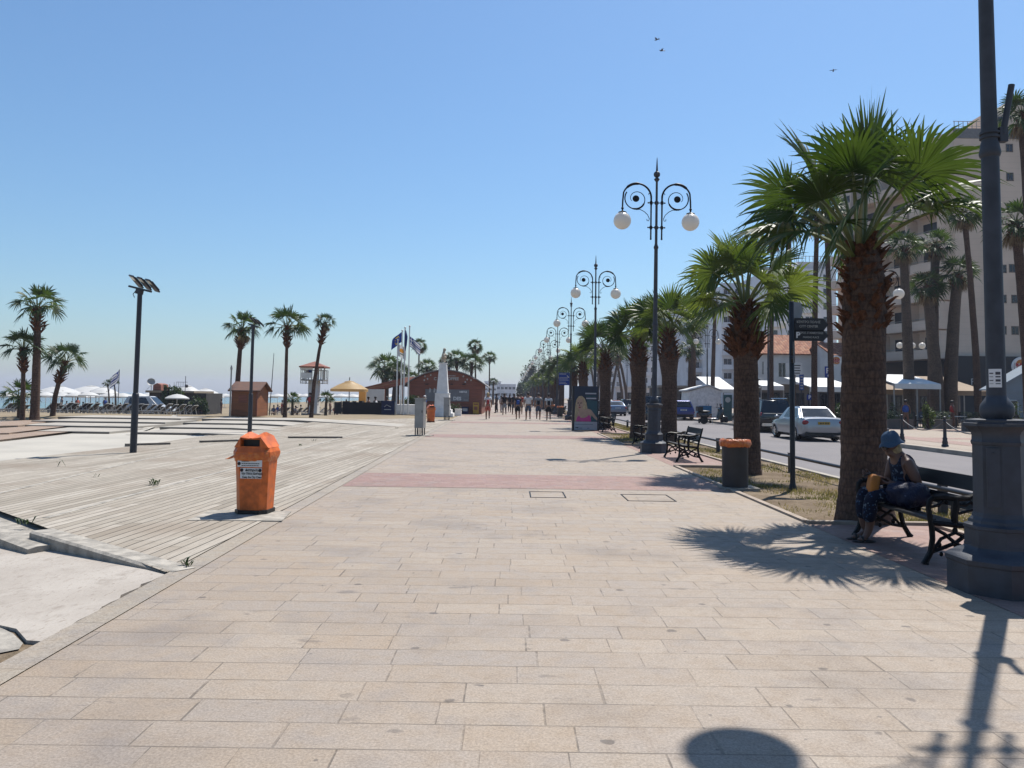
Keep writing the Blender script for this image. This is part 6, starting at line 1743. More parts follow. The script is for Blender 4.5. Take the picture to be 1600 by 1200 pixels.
# terrace chairs and tables behind the windbreak
def terrace_chair(loc, rz, label):
    t = thing('terrace_chair', label, 'chair', loc, rz, 'dark terrace chairs behind the windbreak')
    m = MB(); m.box((0, 0, 0.45), (0.45, 0.45, 0.05)); m.build('seat', m_black, t)
    m = MB(); m.box((0, 0.22, 0.75), (0.45, 0.04, 0.5)); m.build('backrest', m_black, t)
    for x in (-0.2, 0.2):
        for y in (-0.2, 0.2): q = MB(); q.cyl((x, y, 0), (x, y, 0.45), 0.018, n=6); q.build('leg', m_black, t)
    return t
ch = None
for i, x in enumerate((540, 548, 556, 562, 580, 592, 598)):
    q = A(x, 640, 60.6 + 0.5 * (i % 3)); l = (q.x, q.y, hz(q.x, q.y)); lab = 'dark terrace chair behind the navy windbreak, %s from the left' % nth(i)
    if ch is None: ch = terrace_chair(l, 0.3, lab)
    else: copy_tree(ch, l, i * 1.3, lab)

# ------------------------------------------------------------------ cafe
CYd = 69.0
c0, c1 = A(638, 640, CYd), A(752.5, 640, CYd); W_ = c1.x - c0.x; g = -0.03
t = thing('cafe', 'dark red barrel roofed cafe kiosk with COFFEE lettering behind the statue', 'cafe', (c0.x, CYd, g))
zL, zA = A(638, 597, CYd).z - g, A(697, 579, CYd).z - g
def vault(x): return zL + (zA - zL) * (1 - ((x - W_ / 2) / (W_ / 2)) ** 2)
N_ = 24
m = MB(); m.prism([(0, 0), (W_, 0)] + [(W_ * (1 - i / N_), vault(W_ * (1 - i / N_)) - 0.03) for i in range(N_ + 1)], (0, 0, 0), (1, 0, 0), (0, 0, 1), (0, 9, 0)); m.build('wall', m_brown, t)
m = MB()
ov = 0.55
rp = []
for i in range(N_ + 1):
    x = -ov + (W_ + 2 * ov) * i / N_; rp.append((x, vault(x)))
m.prism(rp + [(x, z + 0.1) for x, z in reversed(rp)], (0, -0.35, 0), (1, 0, 0), (0, 0, 1), (0, 9.7, 0)); m.build('roof', nmat('cafe_roof', (0.3, 0.27, 0.25), 0.6, 0, 0.15, 2), t)
x0, x1 = A(664.5, 620, CYd).x - c0.x, A(733, 620, CYd).x - c0.x; z0, z1 = A(700, 627, CYd).z - g, A(700, 608.5, CYd).z - g
m = MB(); m.box(((x0 + x1) / 2, -0.03, (z0 + z1) / 2), (x1 - x0, 0.06, z1 - z0)); sh_ = m.build('shutter', nmat('cafe_shutter', (0.24, 0.25, 0.27), 0.6, 0, 0.12, 3), t)
text('DES', 0.42, m_white_letter, sh_, (A(714.5, 620, CYd).x - c0.x, -0.07, A(714, 623, CYd).z - g), 0, 0.004, bold=0.015)
text('NESTLE', 0.2, m_white_letter, sh_, (A(723.5, 620, CYd).x - c0.x, -0.07, A(723, 612.5, CYd).z - g), 0, 0.004, bold=0.01)
q = MB()
for i in range(4): q.box((A(725.5 + 1.6 * i, 620, CYd).x - c0.x, -0.065, A(725, 625, CYd).z - g), (0.06, 0.008, 0.07))
for i, x in enumerate((670, 677, 683)): q.prism([(0, 0), (0.16, 0), (0.2, 0.3), (0.06, 0.42)], (A(x, 620, CYd).x - c0.x, -0.066, A(700, 613.5, CYd).z - g), (1, 0, 0), (0, 0, 1), (0, -0.006, 0))
q.build('printed_mark', m_letter, sh_)
text('COFFEE', 0.36, m_letter, t, (A(706, 592, CYd).x - c0.x, -0.03, A(706, 592, CYd).z - g), 0, 0.02, bold=0.012)
text('C', 0.36, m_letter, t, (A(680, 592, CYd).x - c0.x, -0.03, A(680, 592, CYd).z - g), 0, 0.02, bold=0.012)
q = MB()
for i in range(10): q.box((A(691 + 2.2 * i, 587, CYd).x - c0.x, -0.01, A(700, 587, CYd).z - g), (0.07, 0.02, 0.1))
for x, y in ((664, 588), (668, 592), (663, 594), (724, 588), (730, 593), (727, 597), (736, 594), (673, 586)): q.sphere((A(x, y, CYd).x - c0.x, -0.01, A(x, y, CYd).z - g), (0.07, 0.02, 0.09), 8, 6)
q.build('wall_ornament', m_letter, t)
q = MB(); q.box((W_ / 2, -0.02, zL - 0.02), (W_, 0.04, 0.06)); q.build('fascia_trim', m_brown, t)
q = MB()
for x in (667, 706, 725): q.box((A(x, 600, CYd).x - c0.x, -0.1, A(x, 600.5, CYd).z - g), (0.3, 0.18, 0.07))
q.build('spotlight', m_black, t)
q = MB(); q.box((A(697, 578, CYd).x - c0.x, 2, zA + 0.2), (0.4, 0.4, 0.35)); q.build('vent', m_steel, t)
p = A(743.5, 640, CYd - 0.5); m = MB(); m.box((0, 0, 0.55), (0.5, 0.1, 1.0)); m.mi = 1; m.box((0, -0.055, 0.9), (0.36, 0.01, 0.12)); m.box((0, -0.055, 0.55), (0.3, 0.01, 0.3))
tag(m.build('sandwich_board', [nmat('yellow_board', (0.6, 0.36, 0.03), 0.5), m_brown], None, loc=(p.x, CYd - 0.5, 0)), 'yellow advertising stand at the right corner of the cafe', 'advertising stand')
p = A(727, 640, CYd - 0.5); m = MB(); m.box((0, 0, 0.35), (0.55, 0.5, 0.62)); m.mi = 1; m.box((0, -0.255, 0.4), (0.4, 0.01, 0.25))
tag(m.build('freezer_box', [m_navy, m_letter], None, loc=(p.x, CYd - 0.5, 0)), 'small blue and white freezer box below the cafe shutter', 'freezer')
# brown awning roof left of the cafe
t = thing('awning_roof', 'long brown lean-to roof sloping down left of the cafe, through the stout palms', 'awning', (0, 0, 0))
e0, e1 = A(569, 605, 67), A(632, 590, 68)
m = MB(); th = 0.32
m.add([tuple(e0), tuple(e1), tuple(e1 + V((0, 8, 0.3))), tuple(e0 + V((0, 8, 0.0))), tuple(e0 - V((0, 0, th))), tuple(e1 - V((0, 0, th * 2.0))), tuple(e1 + V((0, 8, 0.3 - th))), tuple(e0 + V((0, 8, -th)))],
      [(0, 1, 2, 3), (4, 7, 6, 5), (0, 4, 5, 1), (1, 5, 6, 2), (2, 6, 7, 3), (3, 7, 4, 0)]); m.build('roof', m_brown, t)
m = MB(); m.add([tuple(e0 + V((0.05, -0.02, -0.12))), tuple(e1 + V((0, -0.02, -0.25))), tuple(e1 + V((0, -0.02, -0.33))), tuple(e0 + V((0.05, -0.02, -0.2)))], [(0, 1, 2, 3)]); m.build('edge_strip', nmat('tan_strip', (0.4, 0.2, 0.1), 0.7), t)
for f in (0.1, 0.5, 0.95):
    for dy in (0.4, 7.5):
        q = e0.lerp(e1, f); m = MB(); gz = hz(q.x, q.y + dy); m.box((q.x, q.y + dy, (q.z - th + gz) / 2), (0.12, 0.12, q.z - th - gz)); m.build('post', m_brown, t)

# ------------------------------------------------------------------ statue
p = A(691, 650, 60.5); k = 60.5 / F
t = thing('statue', 'stone bust of a bearded man on a tall white obelisk pedestal with steps', 'statue', (p.x, 60.5, -0.01))
m = MB()
for w_, z0, z1 in ((1.8, 0, 0.28), (1.5, 0.28, 0.55), (1.22, 0.55, 0.8)): m.box((0, 0, (z0 + z1) / 2), (w_, w_, z1 - z0))
m.build('step', m_stonepale, t)
zb = A(691, 568, 60.5).z
def sq(w0, z0, w1, z1, mb):
    a, b_ = w0 / 2, w1 / 2
    mb.add([(-a, -a, z0), (a, -a, z0), (a, a, z0), (-a, a, z0), (-b_, -b_, z1), (b_, -b_, z1), (b_, b_, z1), (-b_, b_, z1)], [(0, 3, 2, 1), (4, 5, 6, 7), (0, 1, 5, 4), (1, 2, 6, 5), (2, 3, 7, 6), (3, 0, 4, 7)])
m = MB(); sq(1.16, 0.8, 1.08, 1.75, m); sq(1.12, 1.75, 1.12, 1.83, m); sq(0.9, 1.83, 0.55, zb, m); sq(0.62, zb, 0.62, zb + 0.06, m); m.build('pedestal', m_stonepale, t)
s = Skel(); z = zb + 0.06
q = s.add((0, 0, z + 0.02), (0.24, 0.2)); u = s.chain(q, [((0, 0, z + 0.22), (0.23, 0.17)), ((0.02, 0, z + 0.55), (0.27, 0.19)), ((0.02, 0, z + 0.78), (0.14, 0.12)), ((0.05, 0, z + 0.9), 0.1), ((0.07, 0, z + 1.03), (0.13, 0.13)), ((0.05, 0, z + 1.2), (0.1, 0.11))])
s.add((0.2, 0, z + 1.05), 0.03, u[4]); s.add((0.16, 0, z + 0.93), 0.06, u[4])
for sy in (-1, 1):
    sh = s.add((0.02, sy * 0.26, z + 0.66), 0.1, u[1]); el = s.add((0.06, sy * 0.3, z + 0.4), 0.085, sh); s.add((0.26, sy * 0.14, z + 0.45), 0.06, el)
s.add((0.28, 0.04, z + 0.62), 0.05, u[1])
link('bust', s.mesh('bust', m_marble, 2), t)
for i, x in enumerate((716,)):
    q = A(x, 648, 63); m = MB(); m.box((0, 0, 0.25), (0.5, 0.5, 0.5)); m.box((0, 0, 0.53), (0.56, 0.56, 0.06)); tag(m.build('stone_block', m_stonepale, None, loc=(q.x, 63, 0)), 'pale square stone block right of the statue steps', 'stone block')
# ------------------------------------------------------------------ cars (local: front towards +y, origin under the middle of the rear axle, z=0 on the road)
def carpaint(name, c, metal=0.3, rough=0.3):
    n = NT(name); f = n.noise(2, 3)
    col = n.mix(f, mul(c, 0.9), mul(c, 1.05))
    n.b.inputs['Coat Weight'].default_value = 0.8; n.b.inputs['Coat Roughness'].default_value = 0.05
    return n.fin(col, rough, metal, 0.5)
m_plate_y = nmat('yellow_plate', (0.6, 0.36, 0.02), 0.5); m_plate_w = nmat('white_plate', (0.6, 0.6, 0.6), 0.5)
m_tail = nmat('tail_lamp', (0.32, 0.01, 0.012), 0.2, 0, 0.3, 20, spec=0.6); m_headl = nmat('lamp_glass', (0.6, 0.62, 0.64), 0.1, 0, 0.2, 20, spec=0.6)
def rsec(y, zb, zt, wb, wm, wt, zm):
    """cross section ring of a body shell, rounded"""
    h = []
    for x, z in ((wb, zb), (wm * 0.99, zb + 0.1), (wm, zm), (wm * 0.985, zm + (zt - zm) * 0.5), (wt + (wm - wt) * 0.35, zt - 0.035), (wt * 0.8, zt), (0, zt + 0.015)): h.append((x, z))
    full = [(x, y, z) for x, z in h] + [(-x, y, z) for x, z in reversed(h[:-1])]
    return full
def make_car(label, loc, paint, L=4.4, W=1.75, HH=1.47, style='sedan', rz=0.0, plate=m_plate_y, wr=0.31, tail='high', group='cars on the road'):
    t = thing('car' if style != 'pickup' else 'pickup_truck', label, 'car' if style != 'pickup' else 'pickup', loc, rz, group)
    ro = -0.95 if style == 'sedan' else -0.85       # rear overhang
    fy = ro + L; wb = L * 0.6; hw = W / 2
    belt = {'sedan': 0.93, 'suv': 1.02, 'pickup': 1.05, 'hatch': 0.93}[style]
    clr = 0.2 if style in ('sedan', 'hatch') else 0.3
    if style == 'sedan': st = [(ro, 0.4, 0.72, 0.62, 0.74), (ro + 0.06, 0.3, 0.97, 0.75, 0.9), (ro + 0.25, clr, 1.03, 0.85, 0.98), (ro + 0.62, clr, 1.03, 0.87, 1), (0.6, clr, belt, 0.88, 1), (wb * 0.75, clr, belt, 0.88, 1), (wb * 0.95, clr, 0.9, 0.86, 1), (wb + 0.45, clr, 0.82, 0.84, 0.97), (fy - 0.12, clr + 0.02, 0.7, 0.74, 0.88), (fy, 0.34, 0.56, 0.6, 0.72)]
    elif style == 'pickup': st = [(ro, 0.5, 0.95, 0.8, 0.93), (ro + 0.03, clr + 0.15, belt, 0.86, 0.98), (ro + 0.5, clr, belt, 0.9, 1), (0.9, clr, belt, 0.9, 1), (wb * 0.8, clr, belt, 0.9, 1), (wb + 0.1, clr, 1.03, 0.88, 1), (fy - 0.15, clr, 0.95, 0.84, 0.95), (fy, 0.4, 0.75, 0.7, 0.82)]
    else: st = [(ro, 0.42, 0.8, 0.72, 0.84), (ro + 0.05, clr + 0.05, belt, 0.8, 0.95), (ro + 0.3, clr, belt, 0.88, 1), (0.6, clr, belt, 0.88, 1), (wb * 0.75, clr, belt - 0.02, 0.88, 1), (wb, clr, belt - 0.05, 0.86, 1), (wb + 0.45, clr, belt - 0.12, 0.84, 0.97), (fy - 0.1, clr, belt - 0.25, 0.74, 0.88), (fy, 0.38, 0.62, 0.6, 0.74)]
    m = MB(); o = 0
    for y, zb, zt, f1, f2 in st:
        m.v.extend(rsec(y, zb, zt, hw * f1 * 0.95, hw * f2, hw * f2 * 0.9, zb + (zt - zb) * 0.5))
    n_ = 13
    for j in range(len(st) - 1):
        for i in range(n_): m.f.append([j * n_ + i, j * n_ + (i + 1) % n_, (j + 1) * n_ + (i + 1) % n_, (j + 1) * n_ + i]); m.m.append(0)
    m.f.append(list(range(n_ - 1, -1, -1))); m.m.append(0); m.f.append([(len(st) - 1) * n_ + i for i in range(n_)]); m.m.append(0)
    body = m.build('body', paint, t, 50)
    # cabin
    if style == 'sedan': yb0, yb1, yr0, yr1 = ro + 0.42, wb * 0.93, ro + 1.18, wb * 0.62
    elif style == 'pickup': yb0, yb1, yr0, yr1 = ro + 0.05, wb * 0.9, ro + 0.35, wb * 0.66
    elif style == 'suv': yb0, yb1, yr0, yr1 = ro + 0.12, wb * 0.95, ro + 0.45, wb * 0.62
    else: yb0, yb1, yr0, yr1 = ro + 0.15, wb * 0.95, ro + 0.6, wb * 0.6
    hb, hr = hw * 0.92, hw * 0.7; zb, zr = belt - 0.03, HH
    c = MB()
    B = [V((-hb, yb0, zb)), V((hb, yb0, zb)), V((hb * 0.97, yb1, zb)), V((-hb * 0.97, yb1, zb))]
    T = [V((-hr, yr0, zr - 0.03)), V((hr, yr0, zr - 0.03)), V((hr * 0.97, yr1, zr - 0.02)), V((-hr * 0.97, yr1, zr - 0.02))]
    c.add(B + T, [(3, 2, 1, 0), (4, 5, 6, 7), (0, 1, 5, 4), (1, 2, 6, 5), (2, 3, 7, 6), (3, 0, 4, 7)])
    co = c.build('cabin', paint, t)
    bm = bmesh.new(); bm.from_mesh(co.data); bmesh.ops.bevel(bm, geom=[e for e in bm.edges if max(v.co.z for v in e.verts) > zr - 0.1], offset=0.07, segments=3, affect='EDGES'); bm.to_mesh(co.data); bm.free()
    for q in co.data.polygons: q.use_smooth = True
    co.data.set_sharp_from_angle(angle=R(35))
    def pane(a, b, c_, d, u0, u1, v0, v1, nm, off=0.008):
        P = lambda u, v: (a.lerp(b, u)).lerp(d.lerp(c_, u), v)
        q = [P(u0, v0), P(u1, v0), P(u1, v1), P(u0, v1)]
        nr = (q[1] - q[0]).cross(q[3] - q[0]).normalized()
        m = MB(); m.add([p + nr * off for p in q] + [p - nr * 0.01 for p in q], [(0, 1, 2, 3), (0, 4, 5, 1), (1, 5, 6, 2), (2, 6, 7, 3), (3, 7, 4, 0)])
        return m.build(nm, m_glassdark, t)
    pane(B[0], B[1], T[1], T[0], 0.07, 0.93, 0.12, 0.88, 'rear_window')
    pane(B[2], B[3], T[3], T[2], 0.06, 0.94, 0.1, 0.9, 'windscreen')
    for (a, b_, c_, d) in ((B[3], B[0], T[0], T[3]), (B[1], B[2], T[2], T[1])):
        s0 = a is B[3]
        w_ = ((0.22, 0.52), (0.55, 0.85)) if s0 else ((0.15, 0.45), (0.48, 0.78))
        for u0, u1 in w_: pane(a, b_, c_, d, u0, u1, 0.16, 0.86, 'side_window')
    for y in (0.0, wb):
        for s in (-1, 1):
            x = s * (hw - 0.1)
            w_ = MB(); ax = Matrix.Rotation(R(90), 3, 'Y')
            w_.lathe([(wr * 0.6, -0.1), (wr * 0.95, -0.105), (wr, -0.07), (wr, 0.07), (wr * 0.95, 0.105), (wr * 0.6, 0.1)], 24, (x, y, wr), axis=ax)
            ty = w_.build('wheel', m_rubber, t, 40)
            r_ = MB(); r_.lathe([(0.02, -0.108), (wr * 0.2, -0.112), (wr * 0.56, -0.1), (wr * 0.62, -0.11), (wr * 0.62, 0.11), (wr * 0.56, 0.1), (wr * 0.2, 0.112), (0.02, 0.108)], 20, (x, y, wr), axis=ax); r_.mi = 1
            for k in range(5):
                an = 2 * PI * (k + 0.5) / 5; r_.box((x, y + math.cos(an) * wr * 0.4, wr + math.sin(an) * wr * 0.4), (0.22, wr * 0.16, wr * 0.16))
            r_.build('rim', [m_chrome, m_black], ty, 40)
            a_ = MB(); a_.tube([V((s * (hw - 0.015), y + (wr + 0.045) * math.cos(R(k * 15)), wr + (wr + 0.045) * math.sin(R(k * 15)))) for k in range(-1, 14)], 0.03, 6); a_.build('wheel_arch', paint if style != 'pickup' else m_black, t, 60)
    # rear details
    zl = {'high': 0.72, 'mid': 0.82, 'low': 0.68, 'tall': 0.9}[tail]
    for s in (-1, 1):
        q = MB(); x = s * hw * 0.84
        wl, hl = (0.3, 0.2) if style == 'sedan' else ((0.15, 0.34) if style == 'pickup' else (0.34, 0.14))
        m_ = MB(); m_.sphere((s * (hw * 0.96 - wl * 0.45), ro + 0.09, zl + (0.08 if style == 'sedan' else 0)), (wl * 0.55, 0.085, hl * 0.55), 14, 8); m_.build('tail_light', m_tail, t, 60)
        m_ = MB(); m_.sphere((s * hw * 0.68, fy - 0.16, 0.64 if style in ('sedan', 'hatch') else 0.78), (0.2, 0.12, 0.09), 12, 8); m_.build('headlight', m_headl, t, 60)
        m_ = MB(); m_.sphere((s * (hw + 0.09), wb * 0.78, belt + 0.06), (0.1, 0.06, 0.07), 12, 8); m_.build('mirror', paint, t, 60)
        m_ = MB(); m_.tube([V((s * (hw + 0.003), wb * 0.42, belt - 0.16)), V((s * (hw + 0.012), wb * 0.49, belt - 0.16))], 0.015, 6); m_.tube([V((s * (hw + 0.003), wb * 0.04, belt - 0.16)), V((s * (hw + 0.012), wb * 0.11, belt - 0.16))], 0.015, 6); m_.build('door_handle', m_chrome if style == 'pickup' else paint, t, 60)
    m_ = MB(); zp = {'sedan': 0.78, 'suv': 0.85, 'pickup': 0.62, 'hatch': 0.75}[style]
    m_.box((0, ro - 0.012, zp), (0.5, 0.025, 0.115)); pl = m_.build('number_plate', plate, t)
    q = MB(); rq = random.Random(int(loc[1] * 10))
    for i in range(6): q.box((-0.17 + 0.065 * i + (0.02 if i > 2 else 0), ro - 0.026, zp), (0.04, 0.003, 0.07))
    q.build('plate_mark', m_black, pl)
    m_ = MB(); m_.box((0, ro + 0.1, clr + 0.13), (W * 0.86, 0.22, 0.16 if style != 'sedan' else 0.1)); m_.build('bumper', m_black if style != 'pickup' else m_chrome, t)
    m_ = MB(); m_.box((0, ro + L / 2, clr + 0.03), (W * 0.8, L * 0.86, 0.14)); m_.build('underbody', m_black, t)
    return t
p_silver = carpaint('silver_paint', (0.5, 0.52, 0.56), 0.55, 0.3); p_blackp = carpaint('black_paint', (0.01, 0.011, 0.013), 0.1, 0.25); p_blue = carpaint('blue_paint', (0.012, 0.045, 0.3), 0.3, 0.3)
p_silverblue = carpaint('silver_blue_paint', (0.22, 0.28, 0.4), 0.5, 0.3); p_white = carpaint('white_car_paint', (0.7, 0.7, 0.7), 0, 0.35); p_dark = carpaint('dark_grey_paint', (0.04, 0.045, 0.055), 0.4, 0.3); p_red = carpaint('dark_red_paint', (0.2, 0.015, 0.015), 0.3, 0.3)
RZ = -0.12
sd_ = make_car('silver saloon parked at the far kerb, seen from behind between two palm trunks', (13.3, 33.7, RZ), p_silver, 4.5, 1.82, 1.5, 'sedan', R(-1), m_plate_y, tail='high')
# boot lid seam and chrome
pk = make_car('black double cab pickup parked in front of the silver saloon', (14.15, 41.9, RZ), p_blackp, 5.2, 1.88, 1.8, 'pickup', R(1), m_plate_w, 0.37, 'tall')
q = MB(); q.box((0, -0.87, 1.03), (1.5, 0.02, 0.035)); q.box((0, -0.87, 0.9), (0.2, 0.02, 0.05)); q.build('chrome_trim', m_chrome, pk)
for s in (-1, 1): q = MB(); q.tube([V((s * 0.72, -0.3, 1.83)), V((s * 0.7, 2.0, 1.83))], 0.025, 6); q.build('roof_rail', m_chrome, pk)
bs = make_car('bright blue sport utility car seen from behind across the road', (13.9, 63, RZ), p_blue, 4.4, 1.86, 1.66, 'suv', 0, m_plate_w, 0.35, 'low')
make_car('tall black van like car on the road, partly behind the second lamp and palms', (9.65, 52.5, RZ), p_blackp, 4.8, 1.95, 1.95, 'suv', 0, m_plate_w, 0.37, 'tall')
make_car('silver blue saloon driving away in the road right of the poster panel', (10.4, 76, RZ), p_silverblue, 4.5, 1.8, 1.45, 'sedan', 0, m_plate_w, 0.31, 'high')
make_car('dark hatchback driving ahead of the silver blue saloon', (10.7, 90, RZ), p_dark, 4.1, 1.75, 1.5, 'hatch', 0, m_plate_w, 0.3, 'mid')
for i, (y, pt_, st_, l) in enumerate(((83, p_white, 'hatch', 'white hatchback parked at the far kerb beyond the blue car'), (92, p_dark, 'suv', 'dark grey car parked at the far kerb beyond the white hatchback'), (101, p_red, 'hatch', 'dark red car parked far along the far kerb'), (110, p_silver, 'sedan', 'silver car parked farthest along the far kerb'))):
    make_car(l, (13.9, y, RZ), pt_, 4.3, 1.76, 1.5 if st_ != 'suv' else 1.66, st_, 0, m_plate_w, 0.31, 'mid')
# white off-roader on the beach, seen from its right side
p = A(205, 637, 70); g = hz(p.x, 70)
wc = make_car('white off-road car parked on the sand among the parasols', (p.x + 0.3, 70, g + 0.02), p_white, 4.4, 1.75, 1.85, 'suv', R(-90), m_plate_w, 0.37, 'tall', 'cars on the beach')

# scooter
def make_scooter(label, loc, rz):
    t = thing('scooter', label, 'scooter', loc, rz); t.scale = (1.12, 1.12, 1.12)
    ax = Matrix.Rotation(R(90), 3, 'Y')
    for y, nm in ((0.0, 'rear_wheel'), (1.32, 'front_wheel')):
        m = MB(); m.lathe([(0.17, -0.05), (0.24, -0.055), (0.26, -0.02), (0.26, 0.02), (0.24, 0.055), (0.17, 0.05)], 22, (0, y, 0.26), axis=ax); w_ = m.build(nm, m_rubber, t, 40)
        m = MB(); m.lathe([(0.02, -0.045), (0.175, -0.04), (0.175, 0.04), (0.02, 0.045)], 14, (0, y, 0.26), axis=ax); m.build('rim', m_chrome, w_, 40)
    m = MB()
    m.sphere((0, 0.05, 0.58), (0.17, 0.42, 0.17), 16, 10); m.sphere((0, -0.28, 0.68), (0.12, 0.2, 0.1), 14, 8)
    m.sphere((0, 0.62, 0.3), (0.17, 0.42, 0.08), 14, 8)
    m.tube([V((0, 0.95, 0.3)), V((0, 1.06, 0.6)), V((0, 1.1, 0.85)), V((0, 1.0, 1.02))], [0.16, 0.2, 0.19, 0.12], 12)
    m.sphere((0, 1.32, 0.45), (0.08, 0.24, 0.07), 12, 8); m.build('body', p_blackp, t, 60)
    m = MB(); m.sphere((0, 0.02, 0.79), (0.15, 0.42, 0.07), 16, 8); m.build('seat', m_black, t, 180)
    m = MB(); m.tube([V((0, 1.32, 0.26)), V((0, 1.22, 0.6)), V((0, 1.08, 1.0))], 0.035, 8); m.build('fork', m_chrome, t, 60)
    m = MB(); m.tube([V((-0.34, 0.92, 1.06)), V((-0.15, 1.02, 1.04)), V((0.15, 1.02, 1.04)), V((0.34, 0.92, 1.06))], 0.02, 8)
    for s in (-1, 1): m.tube([V((s * 0.25, 0.97, 1.06)), V((s * 0.33, 1.02, 1.22))], 0.01, 6); m.sphere((s * 0.34, 1.02, 1.26), (0.06, 0.015, 0.04), 10, 6)
    m.build('handlebar', m_black, t, 60)
    m = MB(); m.prism([(-0.16, 0), (0.16, 0), (0.13, 0.32), (-0.13, 0.32)], (0, 1.14, 0.98), (1, 0, 0), (0, -0.25, 0.97), (0, 0.012, 0)); m.build('windshield', m_glassdark, t)
    m = MB(); m.box((0, -0.3, 0.96), (0.36, 0.34, 0.28)); m.build('top_box', m_black, t)
    m = MB(); m.sphere((0, 0.7, 0.34), (0.175, 0.3, 0.06), 12, 8); m.build('side_panel', p_white, t, 180)
    m = MB(); m.sphere((0, -0.46, 0.62), (0.09, 0.04, 0.04), 10, 6); m.build('tail_light', m_tail, t, 180)
    m = MB(); m.tube([V((0.12, 0.5, 0.25)), V((0.2, 0.45, 0.0))], 0.014, 6); m.build('kick_stand', m_chrome, t)
    return t
p = A(1100, 662, 54); make_scooter('black and white scooter standing in the road beside the pale kiosk', (p.x, 54, RZ + 0.0), R(-82))
p = A(1100, 650, 56.5); t = thing('crate', 'blue plastic crate on a low trolley behind the scooter', 'crate', (p.x, 56.5, RZ))
m = MB()
for s in (-1, 1): m.box((s * 0.45, 0, 0.98), (0.03, 0.7, 0.52)); m.box((0, s * 0.35, 0.98), (0.93, 0.03, 0.52))
for i in range(5): m.box((-0.36 + 0.18 * i, -0.37, 0.98), (0.03, 0.03, 0.5))
m.box((0, 0, 0.72), (0.9, 0.7, 0.03)); m.box((0, -0.37, 1.24), (0.96, 0.04, 0.05)); m.build('box', nmat('crate_blue', (0.03, 0.2, 0.4), 0.5), t)
m = MB(); m.box((0, 0, 0.55), (0.95, 0.75, 0.3)); m.build('trolley', nmat('trolley_red', (0.12, 0.03, 0.03), 0.6), t)
for s in (-1, 1): q = MB(); q.lathe([(0.17, -0.04), (0.17, 0.04)], 14, (s * 0.4, -0.2, 0.17), axis=Matrix.Rotation(R(90), 3, 'Y')); q.build('wheel', m_rubber, t)

# ------------------------------------------------------------------ bollards with chain on the far pavement
def bollard(label, loc):
    t = thing('bollard', label, 'bollard', loc, 0, 'iron bollards on the far kerb')
    m = MB(); m.lathe([(0.12, 0), (0.12, 0.06), (0.09, 0.1), (0.1, 0.16), (0.075, 0.24), (0.085, 0.3), (0.062, 0.34), (0.05, 0.9), (0.065, 0.92), (0.065, 0.95), (0.04, 0.98), (0.06, 1.03), (0.05, 1.09), (0.01, 1.11)], 14); m.build('shaft', m_steel, t, 40)
    return t
bo0 = None
for i, y in enumerate((22.2, 25.2, 28.3, 31.4, 49, 52.2)):
    l = 'dark iron bollard on the far kerb, %s from the right' % nth(i)
    if bo0 is None: bo0 = bollard(l, (15.9, y, 0))
    else: copy_tree(bo0, (15.9, y, 0), 0, l)
    if i < 3:
        m = MB(); y2 = (25.2, 28.3, 31.4)[i]; m.tube([V((15.9, y + (y2 - y) * k / 10, 0.92 - 0.38 * (1 - ((k - 5) / 5) ** 2))) for k in range(11)], 0.022, 6)
        tag(m.build('chain', m_steel, None), 'hanging chain between the %s and %s bollard from the right' % (nth(i), nth(i + 1)), 'chain', 'chains between bollards')
# ------------------------------------------------------------------ buildings across the road
def facade_windows(t, o, ux, items, depth=0.1, m_frame=None, m_pane=None, frame=0.08):
    """items: (x, z, w, h) on the wall from o along ux; each window frame with its pane"""
    ux = V(ux).normalized(); nrm = V((ux.y, -ux.x, 0))
    o = V(o)
    for x, z, w_, h_ in items:
        m = MB()
        for xa, xb, za, zb in ((-w_ / 2, w_ / 2, -h_ / 2, -h_ / 2 + frame), (-w_ / 2, w_ / 2, h_ / 2 - frame, h_ / 2), (-w_ / 2, -w_ / 2 + frame, -h_ / 2, h_ / 2), (w_ / 2 - frame, w_ / 2, -h_ / 2, h_ / 2), (-frame * 0.3, frame * 0.3, -h_ / 2, h_ / 2)):
            a = o + ux * (x + xa) + V((0, 0, z + za)) + nrm * 0.03
            m.prism([(0, 0), (xb - xa, 0), (xb - xa, zb - za), (0, zb - za)], a, ux, (0, 0, 1), nrm * -0.05)
        f = m.build('window', m_frame or m_white, t)
        m = MB(); a = o + ux * (x - w_ / 2 + 0.01) + V((0, 0, z - h_ / 2 + 0.01)) + nrm * 0.006
        m.prism([(0, 0), (w_ - 0.02, 0), (w_ - 0.02, h_ - 0.02), (0, h_ - 0.02)], a, ux, (0, 0, 1), nrm * -0.03); m.build('pane', m_pane or m_glassdark, f)
n = NT('hotel_wall')
x_, y_, z_ = n.xyz(); ln = n.math('FRACT', n.math('DIVIDE', z_, 0.6)); ln = n.rng(ln, 0.0, 0.06, 1, 0)
c = n.mix(n.rng(n.noise(0.4, 5), 0.3, 0.7), (0.62, 0.49, 0.39), (0.71, 0.565, 0.455)); c = n.mix(n.math('MULTIPLY', ln, 0.3), c, (0.2, 0.17, 0.15))
m_hotel = n.fin(c, 0.85, 0, 0.2, 0.88)
m_hotel_dark = nmat('hotel_recess', (0.2, 0.16, 0.13), 0.85, 0, 0.2, 1)
HY = 76.0
m_recess = nmat('door_glass', (0.03, 0.028, 0.03), 0.35, 0, 0.3, 1, spec=0.3)
hc = V((A(1497, 600, HY).x, HY, 0)); hr_ = V((hc.x + 22, HY, 0)); wd_ = V((-0.286, 0.958, 0)); HL = 17.0
def hzp(py, px=1560): return A(px, py, HY).z
HT = hzp(204)
t = thing('hotel', 'tall beige hotel with balconies and small square windows at the right edge', 'hotel', (0, 0, 0))
